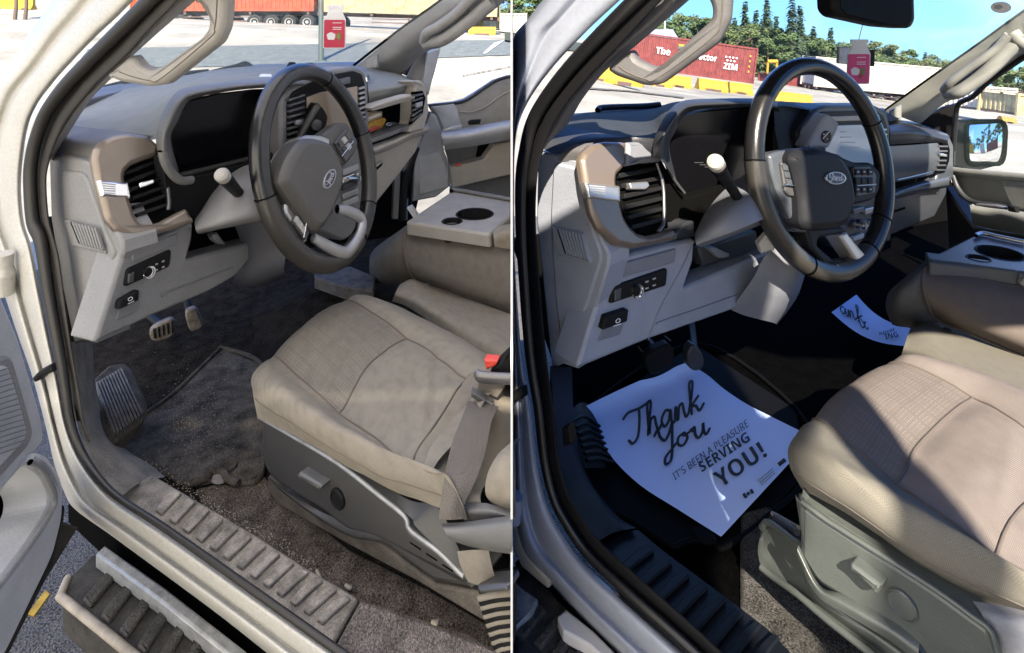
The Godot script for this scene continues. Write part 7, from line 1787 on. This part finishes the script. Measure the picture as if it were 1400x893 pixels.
	for k in 4: plate(rb, "step_tread", M.tread_bar_dusty, RB, [704 + k * 24, 862 + k * 14, 738 + k * 22, 824 + k * 15, 748 + k * 22, 832 + k * 15, 716 + k * 24, 872 + k * 14], 0.006, 0.01, 0.003, 0.004)
	plate(T, "rocker_lip", M.beige_dusty, SIDE, [701, 716, 706, 722, 716, 756, 750, 796, 748, 806, 712, 776, 701, 750], -0.012, 0.02, 0.004)
	plate(T, "rocker_underside", M.black_hole, SIDE, [703, 770, 716, 762, 748, 796, 792, 844, 864, 914, 850, 940, 780, 870, 712, 800], -0.06, 0.02, 0.003)
	# glass
	put("windscreen", slab_mesh([at(770, 162, 1.55), at(1215, 155, 2.1), at(1490, -60, 1.5), at(960, -60, 0.95)], three(at(770, 162, 1.55), at(1215, 155, 2.1), at(960, -60, 0.95)).normal, 0.004, 0.001), M.windscreen, T)
	plate(T, "side_window", M.windscreen, PD, [1304, 236, 1308, 145, 1330, 134, 1402, 80, 1450, 50, 1450, 250], -0.02, 0.004, 0.001)
	tube(T, "wiper", M.black_plastic, [at(815, 156, 1.6), at(840, 152, 1.65), at(896, 146, 1.72)], 0.007, 3, 6)
	plate(T, "cowl", M.cap_clean, level(0.245), [768, 166, 830, 157, 900, 150, 940, 145, 1030, 142, 1210, 152, 1210, 148, 1030, 139, 930, 141, 820, 152, 784, 155], 0.0, 0.03, 0.003)
	# mirror at the top of the windscreen
	var MP := upright(1140, 1.12, 1255, 1.18)
	var rm := group_part("rear_view_mirror", T)
	plate(rm, "housing", M.black_plastic, MP, [1139, -12, 1252, -10, 1253, 28, 1247, 39, 1211, 36, 1148, 22, 1140, 13], 0.0, 0.04, 0.008, 0.008)
	plate(rm, "glass", M.black_gloss, MP, [1150, -6, 1247, -4, 1248, 26, 1243, 35, 1212, 33, 1158, 20, 1151, 12], 0.002, 0.004, 0.001, 0.004)  # black in place of a mirror, painting in its dark reflection
	tube(rm, "stem", M.black_plastic, [at(1196, 10, 1.2), at(1196, -30, 1.28), at(1200, -60, 1.3)], 0.012, 3, 8)
	var WS := three(at(770, 162, 1.55), at(1215, 155, 2.1), at(960, -60, 0.95))
	var oval := []
	for k in 24: oval.append_array([1369 + cos(TAU * k / 24) * 14, 10.5 + sin(TAU * k / 24) * 7.5])
	var stk := plate(T, "windscreen_sticker", M.tag_white, WS, oval, 0.004, 0.0015, 0.0003)
	plate(stk, "sticker_print", M.print_grey, WS, [1360, 8, 1368, 6, 1372, 10, 1366, 13, 1360, 12], 0.0048, 0.001, 0.0001)
	plate(T, "toll_tag", M.plastic_silver, upright(1147, 1.42, 1163, 1.43), [1148, 64, 1162, 64, 1161, 88, 1147, 87], 0.0, 0.008, 0.002, 0.002)
	plate(T, "toll_tag", M.black_plastic, upright(1186, 1.44, 1198, 1.45), [1187, 68, 1197, 68, 1196, 91, 1185, 90], 0.0, 0.008, 0.002, 0.002)

	# unseen part of the roof, outline cut to steer sun and shade inside
	put("roof", slab_mesh([Vector3(0.62, 2.12, 0.12), Vector3(0.5, 2.12, 0.04), Vector3(0.5, 2.12, -0.3), Vector3(0.12, 2.12, -0.45), Vector3(0.2, 2.12, -1.45), Vector3(1.3, 2.12, -1.9), Vector3(2.2, 2.12, -1.9), Vector3(2.4, 2.12, -1.9), Vector3(2.4, 2.12, 0.85), Vector3(1.25, 2.12, 0.85), Vector3(1.25, 2.12, -0.2), Vector3(1.75, 2.12, -0.3), Vector3(1.75, 2.12, -1.05), Vector3(1.2, 2.12, -1.05), Vector3(1.2, 2.12, 0.02), Vector3(1.0, 2.12, 0.14)], Vector3.UP, 0.05, 0.01), M.trim_clean, T)
	# Vector3(0.62, 2.12, -0.34), Vector3(0.66, 2.12, -1.4), Vector3(1.2, 2.12, -1.5), Vector3(1.2, 2.12, -0.1)], Vector3.UP, 0.05, 0.01), M.trim_clean, T)

	# loose things in the cleaned cab
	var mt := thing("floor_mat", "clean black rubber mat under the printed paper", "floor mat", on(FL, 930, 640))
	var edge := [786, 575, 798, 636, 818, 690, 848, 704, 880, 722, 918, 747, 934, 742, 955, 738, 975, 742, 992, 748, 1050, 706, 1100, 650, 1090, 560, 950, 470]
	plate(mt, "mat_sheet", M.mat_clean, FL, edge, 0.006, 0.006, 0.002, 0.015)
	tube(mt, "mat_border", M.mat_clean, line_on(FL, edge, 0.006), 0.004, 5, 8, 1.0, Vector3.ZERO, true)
	lathe(mt, "mat_clip_pad", M.mat_clean, on(FL, 962, 733, 0.012), Vector3.UP, [[0.013, 0.0], [0.010, 0.004], [0.0, 0.005]], 14, 1.4, Vector3(1, 0, 0.6))
	paper("white paper floor cover with handwritten thanks on the driver's mat", FL)
	# the half hidden sheet on the passenger's side
	var P2 := level(0.70)
	var pp := thing("paper_floor_cover", "shaded paper cover lying on the far passenger floor", "paper sheet", on(P2, 1190, 440))
	var g := []
	for i in 9:
		var r := []
		for j in 13:
			var t := j / 12.0
			var top := Vector2(1171, 403).lerp(Vector2(1262, 452), t) + Vector2(-8, 9) * sin(t * PI)
			var low := Vector2(1137, 427).lerp(Vector2(1248, 474), t) + Vector2(-6, 12) * sin(t * PI)
			var c := top.lerp(low, i / 8.0)
			r.append(on(P2, c.x, c.y, 0.004 * sin(t * 9.0)))
		g.append(r)
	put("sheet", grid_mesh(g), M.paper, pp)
	strokes(pp, "script_lettering", M.ink, [script_letter("a", 0.0), script_letter("n", 1.0), script_letter("k1", 2.1), script_letter("k2", 2.1)], 0.17, func(x, y, z): return on(P2, 1150 + x * 11 - y * 3, 428 + x * 5 - y * 11, 0.007 + z * 0.001))
	strokes(pp, "script_lettering", M.ink, [script_letter("u", 0.0)], 0.17, func(x, y, z): return on(P2, 1176 + x * 11 - y * 3, 447 + x * 4 - y * 11, 0.007 + z * 0.001))
	words(pp, "printed_line", M.ink, "PLEASURE", func(x, y, z): return on(P2, 1203 + x * 3.2 - y * 1, 459 - x * 1.0 - y * 4, 0.007 + z * 0.001))
	words(pp, "printed_line", M.ink, "ING", func(x, y, z): return on(P2, 1211 + x * 7 - y * 2, 464 - x * 1.4 - y * 7, 0.007 + z * 0.001))
	air_tag("pink jar-shaped air freshener below the cleaned cab's mirror", [1160, 74, 1188, 114, 1.5], 1.3, [1183, 20], M.tag_pink)

func script_letter(c: String, dx: float) -> Array:     # pen paths of a round school hand; one unit is the height of a small letter
	var paths := {
		"T1": [-0.3, 1.75, 0.1, 2.0, 0.9, 1.95, 1.7, 2.1], "T2": [0.85, 1.95, 0.75, 1.1, 0.5, 0.2, 0.1, -0.1, -0.15, 0.2],
		"h": [0.0, 0.0, 0.25, 1.0, 0.5, 1.9, 0.35, 2.1, 0.2, 1.6, 0.1, 0.0, 0.3, 0.8, 0.6, 0.95, 0.65, 0.4, 0.75, 0.0, 1.0, 0.25],
		"a": [0.75, 0.85, 0.4, 1.0, 0.05, 0.5, 0.2, 0.02, 0.55, 0.3, 0.75, 0.9, 0.72, 0.2, 0.85, 0.0, 1.05, 0.3],
		"n": [0.0, 0.3, 0.15, 0.95, 0.15, 0.0, 0.35, 0.8, 0.6, 0.95, 0.65, 0.4, 0.75, 0.0, 1.05, 0.3],
		"k1": [0.0, 0.3, 0.35, 1.3, 0.5, 2.0, 0.3, 2.05, 0.2, 1.2, 0.15, 0.0], "k2": [0.75, 0.95, 0.3, 0.6, 0.2, 0.5, 0.5, 0.4, 0.7, 0.0, 1.05, 0.3],
		"Y1": [-0.1, 1.7, 0.15, 2.0, 0.25, 1.4, 0.5, 1.0, 0.85, 1.4, 1.15, 2.05], "Y2": [1.15, 2.05, 1.0, 1.0, 0.85, 0.0, 0.65, -0.7, 0.3, -0.8, 0.35, -0.3, 0.9, 0.15, 1.2, 0.4],
		"o": [0.6, 0.9, 0.2, 0.75, 0.1, 0.25, 0.4, 0.0, 0.75, 0.4, 0.6, 0.9, 0.55, 0.7, 0.9, 0.75, 1.1, 0.9],
		"u": [0.0, 0.7, 0.15, 0.95, 0.15, 0.3, 0.35, 0.0, 0.65, 0.4, 0.75, 0.95, 0.72, 0.3, 0.85, 0.0, 1.1, 0.3]}
	var out := []
	var p: Array = paths[c]
	for k in p.size() / 2: out.append_array([p[k * 2] + dx, p[k * 2 + 1]])
	return out

func paper(label: String, FL: Plane) -> void:
	var P := level(0.732)
	var o := thing("paper_floor_cover", label, "paper sheet", on(P, 940, 610))
	var left := curve([Vector3(800, 556, 0), Vector3(814, 588, 0), Vector3(838, 627, 0), Vector3(876, 664, 0), Vector3(926, 696, 0), Vector3(986, 734, 0)], 4)
	var right := curve([Vector3(938, 496, 0), Vector3(966, 512, 0), Vector3(990, 532, 0), Vector3(1020, 552, 0), Vector3(1055, 570, 0), Vector3(1112, 598, 0)], 4)
	var g := []
	for i in left.size():
		var r := []
		for j in 25:
			var t := j / 24.0
			var c: Vector3 = left[i].lerp(right[i], t)
			var f := float(i) / (left.size() - 1)
			if f < 0.25: c.y += (1.0 - f * 4.0) * (sin(t * PI) * -3.0 + (4.0 if t > 0.55 and t < 0.9 else 0.0) * sin((t - 0.55) / 0.35 * PI))
			r.append(on(P, c.x, c.y, 0.0015 * sin(t * 7.0 + f * 5.0) + 0.02 * pow(maxf(0.0, 0.18 - f) / 0.18, 2.0)))
		g.append(r)
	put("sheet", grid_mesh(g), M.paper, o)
	var th := func(x, y, z): return on(P, 868 + x * 19.0 - y * 3.0, 603 - x * 9.0 - y * 20.0, 0.004 + z * 0.001)
	strokes(o, "script_lettering", M.ink, [script_letter("T1", -0.25), script_letter("T2", -0.25), script_letter("h", 0.95), script_letter("a", 1.95), script_letter("n", 2.95), script_letter("k1", 3.95), script_letter("k2", 3.95)], 0.19, th)
	var yo := func(x, y, z): return on(P, 902 + x * 20.0 - y * 3.0, 624 - x * 9.5 - y * 17.0, 0.004 + z * 0.001)
	strokes(o, "script_lettering", M.ink, [script_letter("Y1", 0.0), script_letter("Y2", 0.0), script_letter("o", 1.2), script_letter("u", 2.35)], 0.2, yo)
	words(o, "printed_line", M.ink, "IT'S BEEN A PLEASURE", func(x, y, z): return on(P, 923 + x * 7.4 - y * 4.0, 657 - x * 5.45 - y * 9.0, 0.004 + z * 0.001), false)
	words(o, "printed_line", M.ink, "SERVING", func(x, y, z): return on(P, 960 + x * 11.6 - y * 6.0, 646 - x * 7.6 - y * 12.0, 0.004 + z * 0.001))
	words(o, "printed_line", M.ink, "YOU!", func(x, y, z): return on(P, 986 + x * 20.0 - y * 12.0, 668 - x * 14.0 - y * 19.0, 0.004 + z * 0.001))
	for k in 3: plate(o, "fine_print", M.print_grey, P, [1036 + k * 2.5, 657 + k * 2.5, 1056 + k * 1.5, 640 + k * 3, 1056.6 + k * 1.5, 640.6 + k * 3, 1036.6 + k * 2.5, 657.8 + k * 2.5], 0.004, 0.001, 0.0001)
	# little flag: two bars and a leaf
	plate(o, "flag_bar", M.ink, P, [1015, 676, 1018, 673.5, 1022, 679, 1019, 681], 0.004, 0.001, 0.0001)
	plate(o, "flag_bar", M.ink, P, [1025, 670, 1028, 668, 1031, 673, 1028, 675], 0.004, 0.001, 0.0001)
	plate(o, "flag_leaf", M.ink, P, [1020.5, 675, 1022, 673, 1023, 671.5, 1024, 673, 1026, 673.5, 1024.5, 675, 1024.5, 677, 1023, 676, 1021.5, 677], 0.004, 0.001, 0.0001)
	plate(o, "printed_square", M.ink, P, [1063, 633, 1072, 626, 1075, 630, 1066, 637], 0.004, 0.001, 0.0001)
